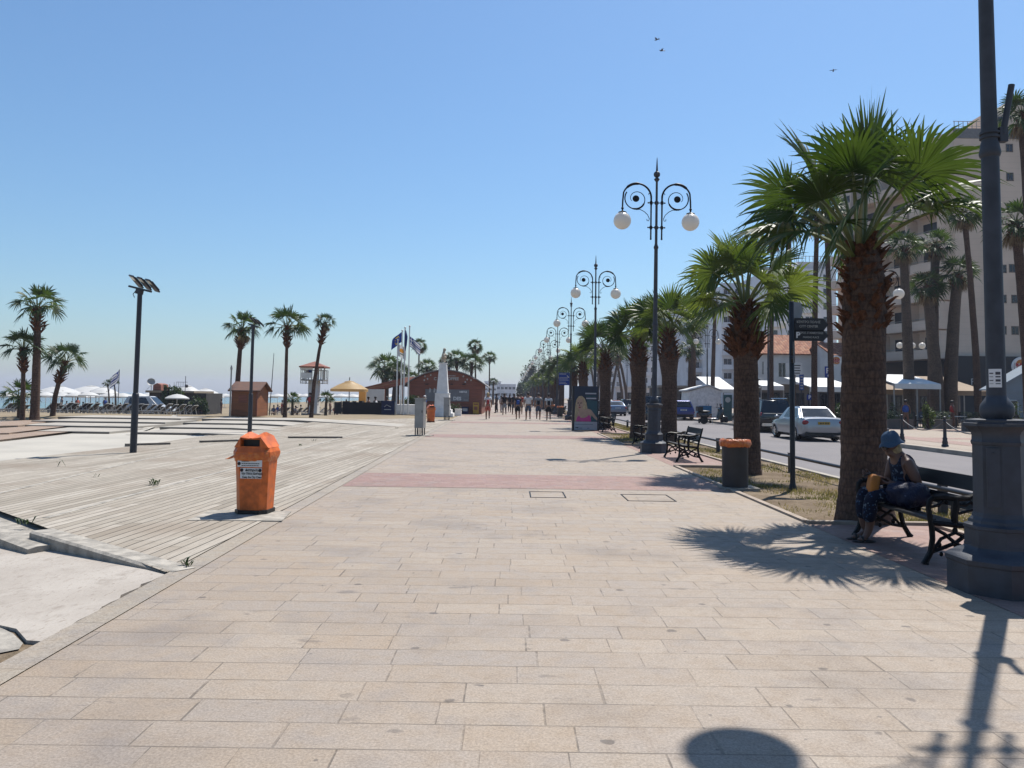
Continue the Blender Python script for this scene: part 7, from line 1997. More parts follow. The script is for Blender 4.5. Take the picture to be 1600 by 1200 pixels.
m = MB(); fp_ = [hc, hr_, hr_ + wd_ * HL, hc + wd_ * HL]
zs = 6.0
m.add([tuple(p + V((0, 0, zs))) for p in fp_] + [tuple(p + V((0, 0, HT))) for p in fp_], [(0, 1, 5, 4), (1, 2, 6, 5), (2, 3, 7, 6), (3, 0, 4, 7), (4, 5, 6, 7), (0, 3, 2, 1)]); m.build('wall', m_hotel, t)
m = MB(); ins = [p + (sum(fp_, V()) / 4 - p).normalized() * 0.25 for p in fp_]
m.add([tuple(p) for p in ins] + [tuple(p + V((0, 0, zs + 0.02))) for p in ins], [(0, 1, 5, 4), (1, 2, 6, 5), (2, 3, 7, 6), (3, 0, 4, 7)]); m.build('ground_floor', m_sign_dark, t)
facade_windows(t, hc, (1, 0, 0), [(A(x, y, HY).x - hc.x, hzp(y), 0.72, 0.85) for x, y in ((1577, 231), (1578, 276), (1579, 324), (1581, 372), (1582, 419), (1567, 467), (1586, 467), (1586, 516), (1567, 420), (1567, 516))], m_frame=m_hotel_dark)
m = MB(); m.box((A(1582, 190, HY).x + 1.0, HY + 2.5, HT + 1.2), (5.5, 4.5, 2.4)); m.add([(A(1556, 190, HY).x, HY + 0.2, HT), (A(1556, 190, HY).x, HY + 4.8, HT), (A(1576, 190, HY).x, HY + 4.8, HT + 3.0), (A(1576, 190, HY).x, HY + 0.2, HT + 3.0), (hr_.x, HY + 0.2, HT + 3.0), (hr_.x, HY + 0.2, HT), (hr_.x, HY + 4.8, HT + 3.0)], [(0, 1, 2, 3), (0, 3, 4, 5), (3, 2, 6, 4)]); m.build('penthouse', m_hotel, t)
m = MB(); m.box((A(1567, 186, HY).x, HY + 0.19, A(1567, 187, HY).z), (0.7, 0.1, 0.7)); m.build('roof_window', m_glassdark, t)
m = MB()
for i in range(9): q = hc + V((0.3 + i * 0.45, 0.3, 0)); m.box((q.x, q.y, HT + 0.5), (0.05, 0.05, 1.0))
m.box((hc.x + 2.1, HY + 0.3, HT + 1.0), (3.8, 0.05, 0.05)); m.box((hc.x + 2.1, HY + 0.3, HT + 0.5), (3.8, 0.04, 0.04)); m.build('roof_railing', m_grey_metal, t)
m = MB(); za, zb = hzp(217), hzp(201.5); m.box(((hc.x + hr_.x) / 2, HY - 0.02, (za + zb) / 2), (22, 0.06, zb - za)); m.build('sign_band', nmat('sign_band', (0.25, 0.24, 0.24), 0.7), t)
text('GROUP O', 0.95, nmat('blue_letter', (0.09, 0.2, 0.36), 0.5), t, (A(1555, 209, HY).x, HY - 0.08, hzp(208.5)), 0, 0.03, 'LEFT', 0.03)
# balcony side
nrm = V((wd_.y, -wd_.x, 0)) * -1
if nrm.x > 0: nrm = -nrm
for k in range(8):
    z = zs + 2.95 * k
    if z + 2.6 > HT: break
    for j in range(4):
        o = hc + wd_ * (0.6 + 4.1 * j) + V((0, 0, z))
        m = MB()
        m.prism([(0, 0), (3.7, 0), (3.7, 1.5), (2.9, 1.75), (0.5, 1.75), (0, 1.5)], o + V((0, 0, 0.0)), wd_, nrm, (0, 0, 0.16))
        pr_ = [(0.05, 1.42), (0.5, 1.68), (2.9, 1.68), (3.65, 1.42)]
        for (xa, ya), (xb, yb) in zip(pr_, pr_[1:]):
            a, b_ = o + wd_ * xa + nrm * ya, o + wd_ * xb + nrm * yb
            d = (b_ - a); m.prism([(0, 0.16), (d.length, 0.16), (d.length, 0.95), (0, 0.95)], a, d.normalized(), (0, 0, 1), nrm * 0.09)
        m.prism([(0, 0.16), (1.45, 0.16), (1.45, 2.8), (0, 2.8)], o, nrm, (0, 0, 1), wd_ * 0.18)
        bal = m.build('balcony', m_hotel, t)
        m = MB(); m.tube([o + wd_ * xa + nrm * (ya + 0.04) + V((0, 0, 1.12)) for xa, ya in pr_], 0.025, 6); m.build('handrail', m_grey_metal, bal)
        m = MB(); m.prism([(1.55, 0.18), (3.3, 0.18), (3.3, 2.35), (1.55, 2.35)], o + nrm * 0.02, wd_, (0, 0, 1), nrm * 0.02); m.mi = 1
        m.build('balcony_door', m_recess, bal)
# hotel name, clock and round burger sign, dark shop band
SB = HY - 1.2
m = MB(); x0 = A(1500, 580, SB).x; m.box((x0 + 9, SB + 0.55, 4.6), (19, 1.1, 3.2)); m.box((x0 + 9, SB + 0.8, 1.5), (19, 0.5, 3.0))
sf = tag(m.build('shop_front', m_sign_dark, None), 'black shop front with pale lettering at the foot of the beige hotel', 'shop front')
text('F', 0.9, m_letter, sf, (A(1519.5, 597, SB).x, SB - 0.03, A(1519, 597, SB).z), 0, 0.02); text('ING', 0.95, m_letter, sf, (A(1563, 597, SB).x, SB - 0.03, A(1563, 597, SB).z), 0, 0.02)
cp = A(1557.5, 582.5, SB - 0.1)
t = thing('wall_clock', 'large round white clock on the black shop front right of the near lamp pole', 'clock', cp)
rx = Matrix.Rotation(R(90), 3, 'X')
m = MB(); m.lathe([(0.56, -0.05), (0.6, 0.0), (0.6, 0.08), (0.5, 0.1)], 32, axis=rx); m.build('face', m_letter, t, 30)
m = MB(); 
for a, l in ((5, 0.42), (185, 0.28)): m.prism([(-0.02, 0), (0.02, 0), (0.012, l), (-0.012, l)], (0, -0.12, 0), (math.cos(R(a)), 0, -math.sin(R(a))), (math.sin(R(a)), 0, math.cos(R(a))), (0, -0.01, 0))
for k in range(12): a = 2 * PI * k / 12; m.box((0.48 * math.sin(a), -0.11, 0.48 * math.cos(a)), (0.04, 0.015, 0.04))
m.build('hand', m_black, t)
m_bun = nmat('bun_orange', (0.62, 0.22, 0.03), 0.5); m_redl = nmat('red_letter', (0.5, 0.02, 0.02), 0.5); m_ringblue = nmat('ring_blue', (0.02, 0.06, 0.25), 0.5)
def burger_sign(px, py, Y, r, label, post=None):
    p = A(px, py, Y)
    t = thing('round_sign', label, 'sign', p, 0, 'round burger signs')
    m = MB(); m.lathe([(r * 0.98, -0.06), (r, 0), (r, 0.12), (r * 0.9, 0.14)], 40, axis=rx); m.build('disc', m_white, t, 30)
    m = MB()
    def cap(z0, z1, w_, up):
        pts = [(-w_, 0)] + [(-w_ * math.cos(PI * i / 12), (z1 - z0) * math.sin(PI * i / 12)) for i in range(1, 12)] + [(w_, 0)]
        m.prism(pts, (0, -0.15, z0), (1, 0, 0), (0, 0, 1 if up else -1), (0, 0.03, 0))
    cap(0.34 * r, 0.74 * r, 0.62 * r, True); cap(-0.36 * r, -0.02 * r, 0.62 * r, False); m.build('bun', m_bun, t)
    m = MB(); pts = [(0.86 * r * math.cos(R(a)), 0.86 * r * math.sin(R(a))) for a in range(150, 331, 10)]; m.tube([V((x, -0.15, z)) for x, z in pts], [r * 0.02 + r * 0.05 * math.sin(PI * i / 18) for i in range(19)], 6, flat=0.4); m.build('swoosh', m_ringblue, t)
    text('BURGER', r * 0.38, m_redl, t, (0, -0.17, 0.17 * r), 0, 0.01, bold=r * 0.02); text('KING', r * 0.5, m_redl, t, (0, -0.17, -0.18 * r), 0, 0.01, bold=r * 0.02)
    if post: m = MB(); m.box((post, 0.05, 0), (abs(post) * 1.2, 0.06, 0.06)); m.build('bracket', m_steel, t)
burger_sign(1306, 563.5, 75, 0.5, 'small round red and orange burger sign on the white wall left of the nearest palm', 0.3)
burger_sign(1596, 573, 66, 0.85, 'large round red and orange burger sign cut by the right edge of the photo', 0.5)

# white apartment tower and stepped balcony block
def block(label, name, X0, X1, Y, D, Z, m_, floors, cols, ww, wh, z0=2.0, bal=True, top=None, skew=0.0, cat='apartment block'):
    t = thing(name, label, cat, (0, 0, 0))
    m = MB(); m.prism([(X0, Y), (X1, Y), (X1 + skew, Y + D), (X0 + skew, Y + D)], (0, 0, -0.05), (1, 0, 0), (0, 1, 0), (0, 0, Z + 0.05)); m.build('wall', m_, t)
    m = MB(); m.box(((X0 + X1) / 2, Y + 0.1, Z + 0.3), (X1 - X0 + 0.3, 0.25, 0.6)); m.build('parapet', m_, t)
    fh = (Z - z0) / floors; its = []
    for f in range(floors):
        for c_ in range(cols):
            x = (c_ + 0.5) * (X1 - X0) / cols; z = z0 + fh * (f + 0.55)
            its.append((x, z, ww, wh))
    its = its[:90]
    facade_windows(t, (X0, Y, 0), (1, 0, 0), its, m_frame=m_)
    if bal:
        for f in range(floors):
            for c_ in range(0, cols, 2):
                x = X0 + (c_ + 0.5) * (X1 - X0) / cols; z = z0 + fh * f
                m = MB(); m.box((x, Y - 0.55, z + 0.1), (ww * 1.7, 1.1, 0.15)); m.box((x, Y - 1.06, z + 0.6), (ww * 1.7, 0.08, 0.9)); m.box((x - ww * 0.82, Y - 0.55, z + 0.6), (0.08, 1.1, 0.9)); m.box((x + ww * 0.82, Y - 0.55, z + 0.6), (0.08, 1.1, 0.9)); m.build('balcony', m_, t)
    return t
m_aptwall = nmat('apartment_wall', (0.85, 0.85, 0.87), 0.85, 0, 0.1, 0.3)
m_aptwall2 = nmat('apartment_wall_grey', (0.68, 0.68, 0.71), 0.85, 0, 0.12, 0.3)
Ya = 150; t = block('white apartment tower with rows of small windows behind the red tiled house', 'apartment_block', A(1195, 600, Ya).x, A(1308, 600, Ya).x, Ya, 18, A(1250, 424, Ya).z, m_aptwall, 9, 4, 1.7, 1.5)
m = MB(); xa, xb = A(1243, 420, Ya).x, A(1306, 420, Ya).x; z = A(1250, 424, Ya).z
m.box(((xa + xb) / 2, Ya + 3, z + 1.0), (xb - xa - 1, 5, 2.0)); m.build('roof_house', m_aptwall2, t)
m = MB()
for i in range(12): m.box((xa + (xb - xa) * i / 11, Ya + 0.4, z + 2.6), (0.08, 0.08, 1.2))
m.box(((xa + xb) / 2, Ya + 0.4, z + 3.1), (xb - xa, 0.08, 0.08)); m.tube([V((xa + 1, Ya + 2, z)), V((xa + 1, Ya + 2, z + 5))], 0.06, 6); m.build('roof_railing', m_grey_metal, t)
Ya = 165; block('grey white block with stepped balconies left of the second verge palm', 'apartment_block', A(1128, 600, Ya).x, A(1200, 600, Ya).x, Ya, 20, A(1100, 446, Ya).z, m_aptwall, 8, 4, 1.8, 1.5, skew=-2)
Ya = 178; block('grey balconied block stepping down behind the small crowned palms', 'apartment_block', A(1076, 600, Ya).x, A(1129, 600, Ya).x, Ya, 24, A(1100, 466, Ya).z, m_aptwall2, 8, 3, 2.4, 1.8, skew=-3)
Ya = 225; block('distant pale block seen between the verge palms', 'apartment_block', A(1000, 600, Ya).x, A(1072, 600, Ya).x, Ya, 20, A(1040, 520, Ya).z, m_aptwall2, 6, 5, 1.8, 1.5, skew=-3)
Ya = 300; block('farthest pale block above the row of verge lamps', 'apartment_block', A(925, 600, Ya).x, A(985, 600, Ya).x, Ya, 20, A(940, 540, Ya).z, m_aptwall2, 6, 5, 2.0, 1.6)
Ya = 380; block('hazy low grey building at the far end of the promenade', 'distant_building', A(776, 600, Ya).x, A(806, 600, Ya).x, Ya, 20, A(790, 602, Ya).z, m_aptwall2, 2, 5, 1.5, 1.3, 1.0, False, cat='building')
Ya = 480; block('hazy pale building farther left at the end of the promenade', 'distant_building', A(757, 600, Ya).x, A(783, 600, Ya).x, Ya, 20, A(770, 597, Ya).z, m_aptwall, 3, 4, 1.6, 1.4, 1.0, False, cat='building')
bush('large hazy leafy tree at the far end of the lamp row', (A(829, 600, 260).x, 260, 0), (3.4, 3.4, A(820, 572, 260).z), 2200, 33, m_leaf_far, 0.5, None, True, 'tree', 'leafy_tree', 14)
for i, x in enumerate((819, 840, 852)):
    bush('dense dark tree mass behind the far verge palms, %s from the left' % nth(i), (A(x, 600, 240 - 25 * i).x, 240 - 25 * i, 0), (2.6, 4, A(x, (597, 582, 576)[i], 240 - 25 * i).z), 1400, 40 + i, m_leaf_far, 0.5, 'trees at the far end', True, 'tree', 'leafy_tree', 12)

# red tiled house
n = NT('roof_tile'); x_, y_, z_ = n.xyz()
u = n.math('DIVIDE', x_, 0.32); v_ = n.math('DIVIDE', z_, 0.16); pk_ = n.wn(n.comb(n.math('FLOOR', u), n.math('FLOOR', v_)), '3D')
c = n.ramp(pk_, [(0, (0.26, 0.08, 0.04)), (0.4, (0.42, 0.16, 0.08)), (0.75, (0.5, 0.24, 0.13)), (1, (0.3, 0.13, 0.08))]); fu = n.math('FRACT', u); fv = n.math('FRACT', v_)
c = n.mix(n.math('MAXIMUM', n.rng(fu, 0, 0.2, 0.8, 0), n.rng(fv, 0, 0.22, 0.7, 0)), c, (0.08, 0.03, 0.02)); n.bump(n.math('PINGPONG', fu, 0.5), 0.8, 0.05)
m_tile = n.fin(c, 0.8, 0, 0.2)
def tiled_house(label, px0, px1, Y, D, zE, zR, wins, gable=True):
    x0, x1 = A(px0, 600, Y).x, A(px1, 600, Y).x; w_ = x1 - x0
    t = thing('tiled_house', label, 'house', (x0, Y, 0))
    m = MB(); m.prism([(0, 0), (D, 0), (D, zE), (D / 2, zR - 0.05), (0, zE)], (0, 0, -0.05), (0, 1, 0), (0, 0, 1), (w_, 0, 0)); m.build('wall', m_whitewall, t)
    m = MB()
    for ya, yb in ((-0.35, D / 2), (D + 0.35, D / 2)):
        z0 = zE - 0.35 * (zR - zE) / (D / 2) + 0.03
        m.prism([(ya, z0), (yb, zR + 0.03), (yb, zR + 0.17), (ya, z0 + 0.14)], (-0.15, 0, 0), (0, 1, 0), (0, 0, 1), (w_ + 0.3, 0, 0))
    m.build('roof', m_tile, t)
    m = MB(); m.prism([(-0.36, zE - 0.36), (D / 2, zR - 0.12), (D / 2, zR + 0.22), (-0.36, zE)], (w_ + 0.155, 0, 0), (0, 1, 0), (0, 0, 1), (0.12, 0, 0)); m.build('gable_edge', m_white, t)
    facade_windows(t, (0, 0, 0), (1, 0, 0), [(A(px, 600, Y).x - x0, A(px, py, Y).z, pw * Y / F, phh * Y / F) for px, py, pw, phh in wins], m_frame=m_white)
    return t
Yh = 84
tiled_house('white house with a broad red tiled roof behind the direction sign', 1186, 1302, Yh, 9, A(1250, 553, Yh).z, A(1250, 526, Yh + 4.5).z, ((1192, 575, 5, 22), (1222, 578, 13, 24), (1284, 574, 17, 20), (1246, 575, 10, 18)))
tiled_house('small white house with red roof carrying the small round burger sign', 1301, 1345, 79, 8, A(1320, 556, 79).z, A(1320, 538, 83).z, ((1315, 583, 5, 8),))
# low restaurants and awnings
def lowshop(label, px0, px1, ptop, Y, D, m_, cols, zc=None, fascia=None):
    x0, x1 = A(px0, 600, Y).x, A(px1, 600, Y).x; w_ = x1 - x0; z = A((px0 + px1) / 2, ptop, Y).z
    t = thing('restaurant', label, 'restaurant', (x0, Y, 0))
    m = MB(); m.box((w_ / 2, D / 2, z / 2), (w_, D, z)); m.build('wall', m_, t)
    m = MB(); m.box((w_ / 2, D / 2 - 0.3, z + 0.12), (w_ + 0.4, D + 0.6, 0.24)); m.build('roof', fascia or m_whitewall, t)
    facade_windows(t, (0, 0, 0), (1, 0, 0), [((i + 0.5) * w_ / cols, z * 0.45, w_ / cols * 0.72, z * 0.62) for i in range(cols)], m_frame=m_steel)
    return t
m_dimwall = nmat('restaurant_wall', (0.2, 0.18, 0.16), 0.8, 0, 0.25, 0.8)
lowshop('low grey restaurant with dark windows below the red tiled house', 1183, 1335, 601, 66, 6, m_dimwall, 8)
lowshop('low pale restaurant behind the blue car with a beige fascia', 1030, 1120, 606, 84, 6, m_dimwall, 6, fascia=nmat('beige_fascia', (0.42, 0.38, 0.32), 0.8))
lowshop('dim restaurant front behind the knobbly palms', 1345, 1500, 606, 62, 6, m_dimwall, 7)
for i, (a, b_) in enumerate(((905, 960), (962, 1030))):
    lowshop('far low shop behind the crowded palm trunks, %s from the left' % nth(i), a, b_, 606, 170 - 35 * i, 6, m_aptwall2, 5)
def awning(label, px0, px1, ptop, pfront, Y, D, m_, thick=0.06, group='restaurant awnings across the road', posts=3):
    """sloping canvas: high edge at the back"""
    x0, x1 = A(px0, pfront, Y).x, A(px1, pfront, Y).x; w_ = x1 - x0; zf = A((px0 + px1) / 2, pfront, Y).z; zt_ = A((px0 + px1) / 2, ptop, Y + D).z
    t = thing('awning', label, 'awning', (x0, Y, 0), 0, group)
    m = MB(); m.prism([(0, zf), (D, zt_), (D, zt_ + thick), (0, zf + thick)], (0, 0, 0), (0, 1, 0), (0, 0, 1), (w_, 0, 0)); m.prism([(0, zf - 0.28), (0.03, zf - 0.28), (0.03, zf), (0, zf)], (0, -0.035, 0), (0, 1, 0), (0, 0, 1), (w_, 0, 0)); m.build('canvas', m_, t)
    for i in range(posts): q = MB(); q.cyl((w_ * i / (posts - 1), 0.1, 0), (w_ * i / (posts - 1), 0.1, zf), 0.045, n=8); q.build('post', m_grey_metal, t)
m_tan = leafmat('tan_canvas', (0.34, 0.24, 0.15), (0.4, 0.29, 0.19), 0.3, (1, 0.95, 0.85))
awning('white awning left of the nearest palm trunk, behind the silver saloon', 1266, 1340, 592, 606, 52, 5, m_whitetex)
awning('white awning top between the hotel palms and the nearest palm trunk', 1398, 1470, 587, 601, 50, 4, m_whitetex)
awning('tan awning behind the nearest palm trunk, left of the hotel palms', 1362, 1412, 592, 610, 54, 5, m_tan)
awning('tan awning sloping down left of the near lamp pole', 1470, 1545, 590, 612, 56, 6, m_tan)
awning('striped looking white awning roof above the pale kiosk', 1112, 1150, 590, 609, 73, 6, m_whitetex)
awning('small white awning behind the direction sign', 1190, 1225, 596, 604, 60, 3, m_whitetex)
# pale kiosk with gabled front
Yk = 70; x0, x1 = A(1074, 640, Yk).x, A(1127, 640, Yk).x; w_ = x1 - x0; zE = A(1100, 611, Yk).z; zR = A(1100, 603, Yk).z
t = thing('kiosk', 'pale grey kiosk with double doors behind the scooter', 'kiosk', (x0, Yk, 0))
m = MB(); m.prism([(0, 0), (w_, 0), (w_, zE), (w_ * 0.62, zR), (w_ * 0.05, zE - 0.05)], (0, 0, 0), (1, 0, 0), (0, 0, 1), (0, 3, 0)); m.build('wall', nmat('kiosk_wall', (0.8, 0.78, 0.75), 0.7), t)
m = MB(); m.prism([(-0.1, zE - 0.02), (w_ * 0.62, zR + 0.03), (w_ + 0.1, zE + 0.0), (w_ + 0.1, zE + 0.1), (w_ * 0.62, zR + 0.13), (-0.1, zE + 0.08)], (0, -0.15, 0), (1, 0, 0), (0, 0, 1), (0, 3.3, 0)); m.build('roof', m_whitewall, t)
for x in (0.45, 0.72): m = MB(); m.box((w_ * x, -0.015, zE * 0.46), (w_ * 0.255, 0.03, zE * 0.82)); d_ = m.build('door', nmat('kiosk_door', (0.84, 0.82, 0.79), 0.6), t); m = MB(); m.box((w_ * (x + (0.1 if x < 0.5 else -0.1)), -0.04, zE * 0.45), (0.03, 0.03, 0.2)); m.build('handle', m_steel, d_)
p = A(1137, 640, 57); t = thing('menu_board', 'teal upright sign board right of the scooter', 'sign', (p.x, 57, 0))
m = MB(); m.box((0, 0, 1.0), (0.62, 0.08, 1.95)); bo = m.build('board', nmat('teal_board', (0.03, 0.11, 0.12), 0.5), t); m = MB(); m.lathe([(0.17, -0.005), (0.2, 0), (0.2, 0.006), (0.15, 0.006)], 20, (0, -0.05, 1.6), axis=rx); m.box((0, -0.045, 1.6), (0.16, 0.01, 0.04)); m.build('emblem', m_letter, bo)
# air conditioner on a roof
p = A(1188.5, 597, 64.5); t = thing('air_conditioner', 'white box with a round fan on the restaurant roof right of the second palm trunk', 'air conditioner', (p.x, 65.5, A(1188, 607, 65.5).z + 0.04))
m = MB(); m.box((0, 0, 0.45), (0.95, 0.5, 0.9)); m.build('case', m_white, t); m = MB(); m.lathe([(0.3, -0.01), (0.32, 0.0), (0.32, 0.03), (0.06, 0.05)], 24, (0.05, -0.25, 0.42), axis=rx); m.build('fan', m_black, t); m = MB(); m.lathe([(0.1, 0.0), (0.1, 0.06)], 14, (0.05, -0.25, 0.42), axis=rx); m.build('hub', m_white, t)
# street signs across the road
def post_sign(label, px, pyb, Y, w_, h_, mt, ptop, txt=None, tm=None, ts=0.3, pyb_base=0):
    p = A(px, pyb, Y); z1 = A(px, ptop, Y).z
    t = thing('street_sign', label, 'street sign', (p.x, Y, 0), 0, 'street signs across the road')
    m = MB(); m.cyl((0, 0.04, 0), (0, 0.04, z1), 0.035, n=8); m.build('post', m_steel, t)
    m = MB(); m.box((0, 0, z1 - h_ / 2), (w_, 0.03, h_)); b_ = m.build('plate', mt, t)
    if txt: text(txt, ts, tm, b_, (0, -0.02, z1 - h_ / 2 + (0.1 * h_ if txt == 'P' and h_ > 0.6 else 0)), 0, 0.003, bold=0.008)
    return b_
b_ = post_sign('blue parking sign with white P on a post right of the direction sign', 1293.5, 590, 46, 0.36, 0.68, m_blue_sign, 572.5, 'P', m_white_letter, 0.46)
m = MB(); m.lathe([(0.05, -0.004), (0.07, -0.004), (0.07, 0.004), (0.05, 0.004)], 14, (0.04, -0.02, A(1293, 587, 46).z), axis=rx); m.build('symbol', m_white_letter, b_)
post_sign('small low blue parking sign near the silver saloon roof', 1265, 624, 47, 0.34, 0.34, m_blue_sign, 616.5, 'P', m_white_letter, 0.3)
b_ = post_sign('white notice board with dark lines partly behind the direction sign post', 1241, 585, 48, 1.0, 0.72, m_white, 567)
m = MB()
for i in range(4): m.box((0.08, -0.02, A(1241, 571 + 4 * i, 48).z), (0.62 - 0.08 * (i % 2), 0.005, 0.06))
m.build('printed_line', m_black_letter, b_)
b_ = post_sign('narrow blue upright sign right of the direction sign post', 1252.5, 610, 49, 0.28, 1.0, nmat('blue_vertical', (0.05, 0.12, 0.4), 0.5), 585)
m = MB()
for i in range(5): m.box((0, -0.02, A(1252, 589 + 4.4 * i, 49).z), (0.16, 0.005, 0.07))
m.build('printed_line', m_letter, b_)
# blue grey tent at the right edge
Yt = 47; x0 = A(1557, 640, Yt).x; x1 = x0 + 7
t = thing('restaurant_tent', 'blue grey tent with windows and pitched roof at the right edge', 'tent', (x0, Yt, 0)); zE = A(1560, 606, Yt).z; zR = zE + 2.0
m_tent = nmat('tent_cloth', (0.24, 0.3, 0.36), 0.8, 0, 0.1, 1)
m = MB(); m.prism([(0, 0), (7, 0), (7, zE), (3.5, zR), (0, zE)], (0, 0, 0), (1, 0, 0), (0, 0, 1), (0, 1.0, 0)); m.build('wall', m_tent, t)
m = MB()
for xa, za, xb, zb in ((-0.3, zE - 0.17, 3.5, zR + 0.03), (7.3, zE - 0.17, 3.5, zR + 0.03)): m.prism([(xa, za), (xb, zb), (xb, zb + 0.08), (xa, za + 0.08)], (0, -0.3, 0), (1, 0, 0), (0, 0, 1), (0, 1.5, 0))
m.build('roof', m_tent, t)
facade_windows(t, (0, 0, 0), (1, 0, 0), [(0.75, 1.15, 1.2, 1.4), (2.4, 1.15, 1.6, 1.4), (4.4, 1.15, 1.6, 1.4)], m_frame=nmat('tent_frame', (0.42, 0.48, 0.52), 0.6))
m = MB(); m.box((3.5, -0.02, zE - 0.15), (7.0, 0.04, 0.25)); m.build('valance', m_tent, t)
for i, (px, Y, r, h_, l) in enumerate(((1586, 45, 0.7, 1.5, 'round clipped bush in front of the blue grey tent'), (1310, 48, 0.8, 1.5, 'round green bush right of the silver saloon'), (1385, 48, 0.55, 1.4, 'green bush behind the nearest palm trunk, right side'), (1450, 47, 0.35, 1.3, 'small bright green shrub between the knobbly palm trunks'))):
    bush(l, (A(px, 640, Y).x, Y, 0), (r, r * 0.8, h_), 900, 60 + i, m_foliage if i < 3 else m_leaf2, 0.07, 'bushes across the road')
tri = thing('triple_lamp', 'street lamp with three globes in front of the hotel balconies', 'street lamp', (A(1425, 640, 58).x, 58, 0))
zt_ = A(1425, 540, 58).z
m = MB(); m.cyl((0, 0, 0), (0, 0, zt_ - 0.1), 0.06, n=10); m.tube([V((-0.85, 0, zt_ - 0.3)), V((0, 0, zt_ - 0.15)), V((0.85, 0, zt_ - 0.3))], 0.03, 6); m.build('pole', m_iron_dark, tri, 60)
for x in (-0.85, 0.1, 0.85): m = MB(); m.sphere((x, 0, zt_), 0.24, 16, 10); m.build('globe', m_globe, tri, 180)
# birds
for i, (x, y, Y, l) in enumerate(((1026, 62, 60, 'upper of the two birds flying above the second lamp'), (1034, 79, 60, 'lower of the two birds flying above the second lamp'), (1302, 110, 60, 'single bird flying above the nearest palm'))):
    p = A(x, y, Y); t = thing('bird', l, 'bird', p, R(40 + 60 * i), 'birds in the sky')
    m = MB(); m.sphere((0, 0, 0), (0.05, 0.16, 0.05), 12, 8); m.sphere((0, 0.16, 0.02), (0.035, 0.05, 0.035), 10, 6); m.add([(0.03, -0.1, 0), (-0.03, -0.1, 0), (-0.07, -0.28, 0), (0.07, -0.28, 0), (0, -0.1, 0.03)], [(0, 1, 2, 3), (0, 4, 1), (1, 4, 2), (2, 4, 3), (3, 4, 0)])
    m.add([(0, 0.2, 0.03), (0.01, 0.25, 0.015), (-0.01, 0.25, 0.015)], [(0, 1, 2)])
    for s in (-1, 1): m.add([(0, 0.07, 0.03), (0, -0.07, 0.03), (s * 0.16, -0.06, 0.12 - 0.05 * i), (s * 0.16, 0.07, 0.12 - 0.05 * i), (s * 0.34, -0.06, 0.04), (s * 0.16, 0.01, 0.14 - 0.05 * i)], [(0, 1, 2, 5), (0, 5, 3), (2, 4, 5), (5, 4, 3)])
    m.build('body', m_steel, t, 60)

# ------------------------------------------------------------------ small life on the far pavement and fallen bits on the paving
rg = random.Random(12)
fl_ = MB()
for i in range(150):
    y = 6.5 + 24 * rg.random() ** 1.5; x = rg.uniform(-2.6, 3.8) if rg.random() < 0.55 else rg.uniform(2.6, 5.3)
    if x > 3.86 and not any(a < y < b for a, b in bays): continue
    s_ = rg.uniform(0.004, 0.011) * (1 + y * 0.03); a = rg.uniform(0, 6.28); d = V((math.cos(a), math.sin(a), 0)); e = V((-d.y, d.x, 0))
    c_ = V((x, y, 0.0055)); fl_.add([c_ - d * s_, c_ + e * s_ * 0.5 + V((0, 0, 0.002)), c_ + d * s_, c_ - e * s_ * 0.5 + V((0, 0, 0.002))], [(0, 1, 2, 3)])
o = fl_.build('fallen_leaves', nmat('dry_leaf', (0.1, 0.065, 0.035), 0.9, 0, 0.5, 3), fix=False); o['kind'] = 'stuff'
tb = None
pts = [(1196, 49), (1222, 51), (1248, 53), (1276, 54), (1292, 57), (1400, 50), (1430, 52), (1452, 49), (1476, 53), (1494, 50), (1188, 56), (1560, 43), (1582, 42)]
for i, (px, Y) in enumerate(pts):
    x = A(px, 640, Y).x; lab = 'small restaurant table across the road, %s from the left' % nth(sorted(p[0] for p in pts).index(px))
    if tb is None:
        t = thing('restaurant_table', lab, 'table', (x, Y, 0), 0, 'restaurant tables across the road')
        m = MB(); m.box((0, 0, 0.73), (0.8, 0.8, 0.04)); m.build('tabletop', m_white, t)
        m = MB(); m.cyl((0, 0, 0), (0, 0, 0.71), 0.035, n=8); m.lathe([(0.22, 0), (0.22, 0.02), (0.04, 0.05)], 12); m.build('leg', m_steel, t); tb = t
    else: copy_tree(tb, (x, Y, 0), 0.2 * i, lab)
cnt = 0
for i, (px, Y) in enumerate(sorted(pts)):
    x = A(px, 640, Y).x
    for a in (0, 1):
        c_ = copy_tree(ch, (x + (0.75 if a else -0.75), Y + rg.uniform(-0.2, 0.2), 0), R(-90 if a else 90) + rg.uniform(-0.3, 0.3), 'dark restaurant chair across the road, %s from the left' % nth(cnt)); c_['group'] = 'restaurant chairs across the road'; cnt += 1
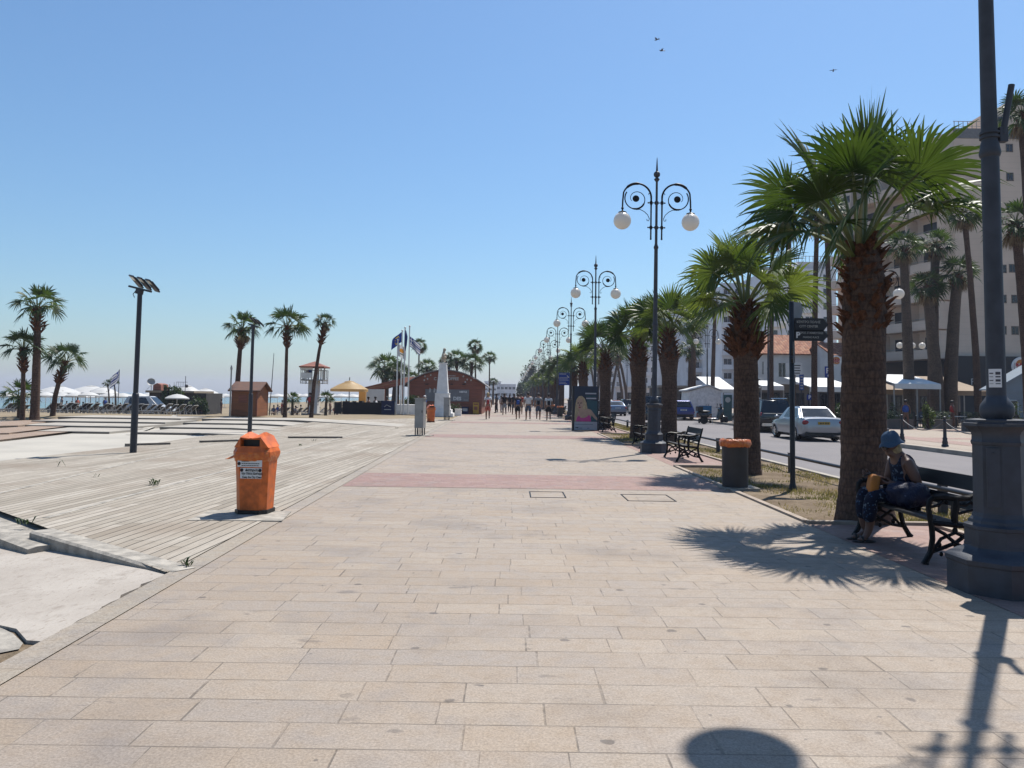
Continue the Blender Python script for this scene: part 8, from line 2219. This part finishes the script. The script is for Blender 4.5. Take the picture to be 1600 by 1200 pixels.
for i, (px, Y, sit) in enumerate(((1205, 50, 0), (1262, 52, 1), (1440, 51, 1), (1415, 46, 0), (1488, 48, 0), (1570, 44, 1))):
    c_ = copy_tree(bp_sit if sit else bp_stand, (A(px, 640, Y).x, Y, 0), rg.uniform(0, 6), '%s far across the road, %s from the left' % ('guest sitting' if sit else 'person standing', nth(sorted((1205, 1262, 1440, 1415, 1488, 1570)).index(px)))); c_['group'] = 'people across the road'
for i, (px, Y, w_) in enumerate(((1200, 47.5, 1.6), (1240, 48.5, 1.4), (1405, 46.5, 1.5), (1465, 47.5, 1.5), (1525, 44, 1.5))):
    x = A(px, 640, Y).x; m = MB(); m.box((0, 0, 0.28), (w_, 0.4, 0.56)); m.box((0, 0, 0.56), (w_ + 0.06, 0.46, 0.05))
    t = thing('planter_box', 'long planter box with a clipped hedge across the road, %s from the left' % nth(i), 'planter', (x, Y, 0), 0, 'planter boxes across the road'); m.build('box', m_dimwall, t)
    q = MB()
    for k in range(500):
        p = V((rg.uniform(-w_ / 2, w_ / 2), rg.uniform(-0.2, 0.2), 0.6 + 0.5 * rg.random())); a = V((rg.gauss(0, 1), rg.gauss(0, 1), rg.gauss(0, 1))).normalized(); b_ = a.orthogonal().normalized(); z_ = 0.05
        q.add([p - a * z_, p - b_ * z_ * 0.5, p + a * z_, p + b_ * z_ * 0.5], [(0, 1, 2, 3)])
    q.build('foliage', m_foliage, t, fix=False)

# different clothes on the copied beachgoers and guests
cl = [m_red_cloth, m_black_cloth, m_white_cloth, m_blue_cloth, m_coral, m_grey_cloth, m_denim, m_skin]
k = 0
for o in list(COL.objects):
    if o.name.startswith('shirt') and o.parent and o.parent.get('group') in ('people on the beach', 'people across the road'):
        o.material_slots[0].link = 'OBJECT'; o.material_slots[0].material = cl[(k * 5 + 3) % len(cl)]; k += 1

# ------------------------------------------------------------------ air
HAZE = 0.00035
m = bpy.data.materials.new('haze'); m.use_nodes = True
ht = m.node_tree; ht.nodes.remove(ht.nodes['Principled BSDF'])
pv = ht.nodes.new('ShaderNodeVolumePrincipled'); pv.inputs['Density'].default_value = HAZE; pv.inputs['Color'].default_value = (0.64, 0.68, 0.84, 1); pv.inputs['Anisotropy'].default_value = 0.2
ht.links.new(pv.outputs[0], ht.nodes['Material Output'].inputs['Volume'])
hb = MB(); hb.box((0, 1000, 20), (6000, 4000, 56))
h = hb.build('haze', m); h['kind'] = 'stuff'
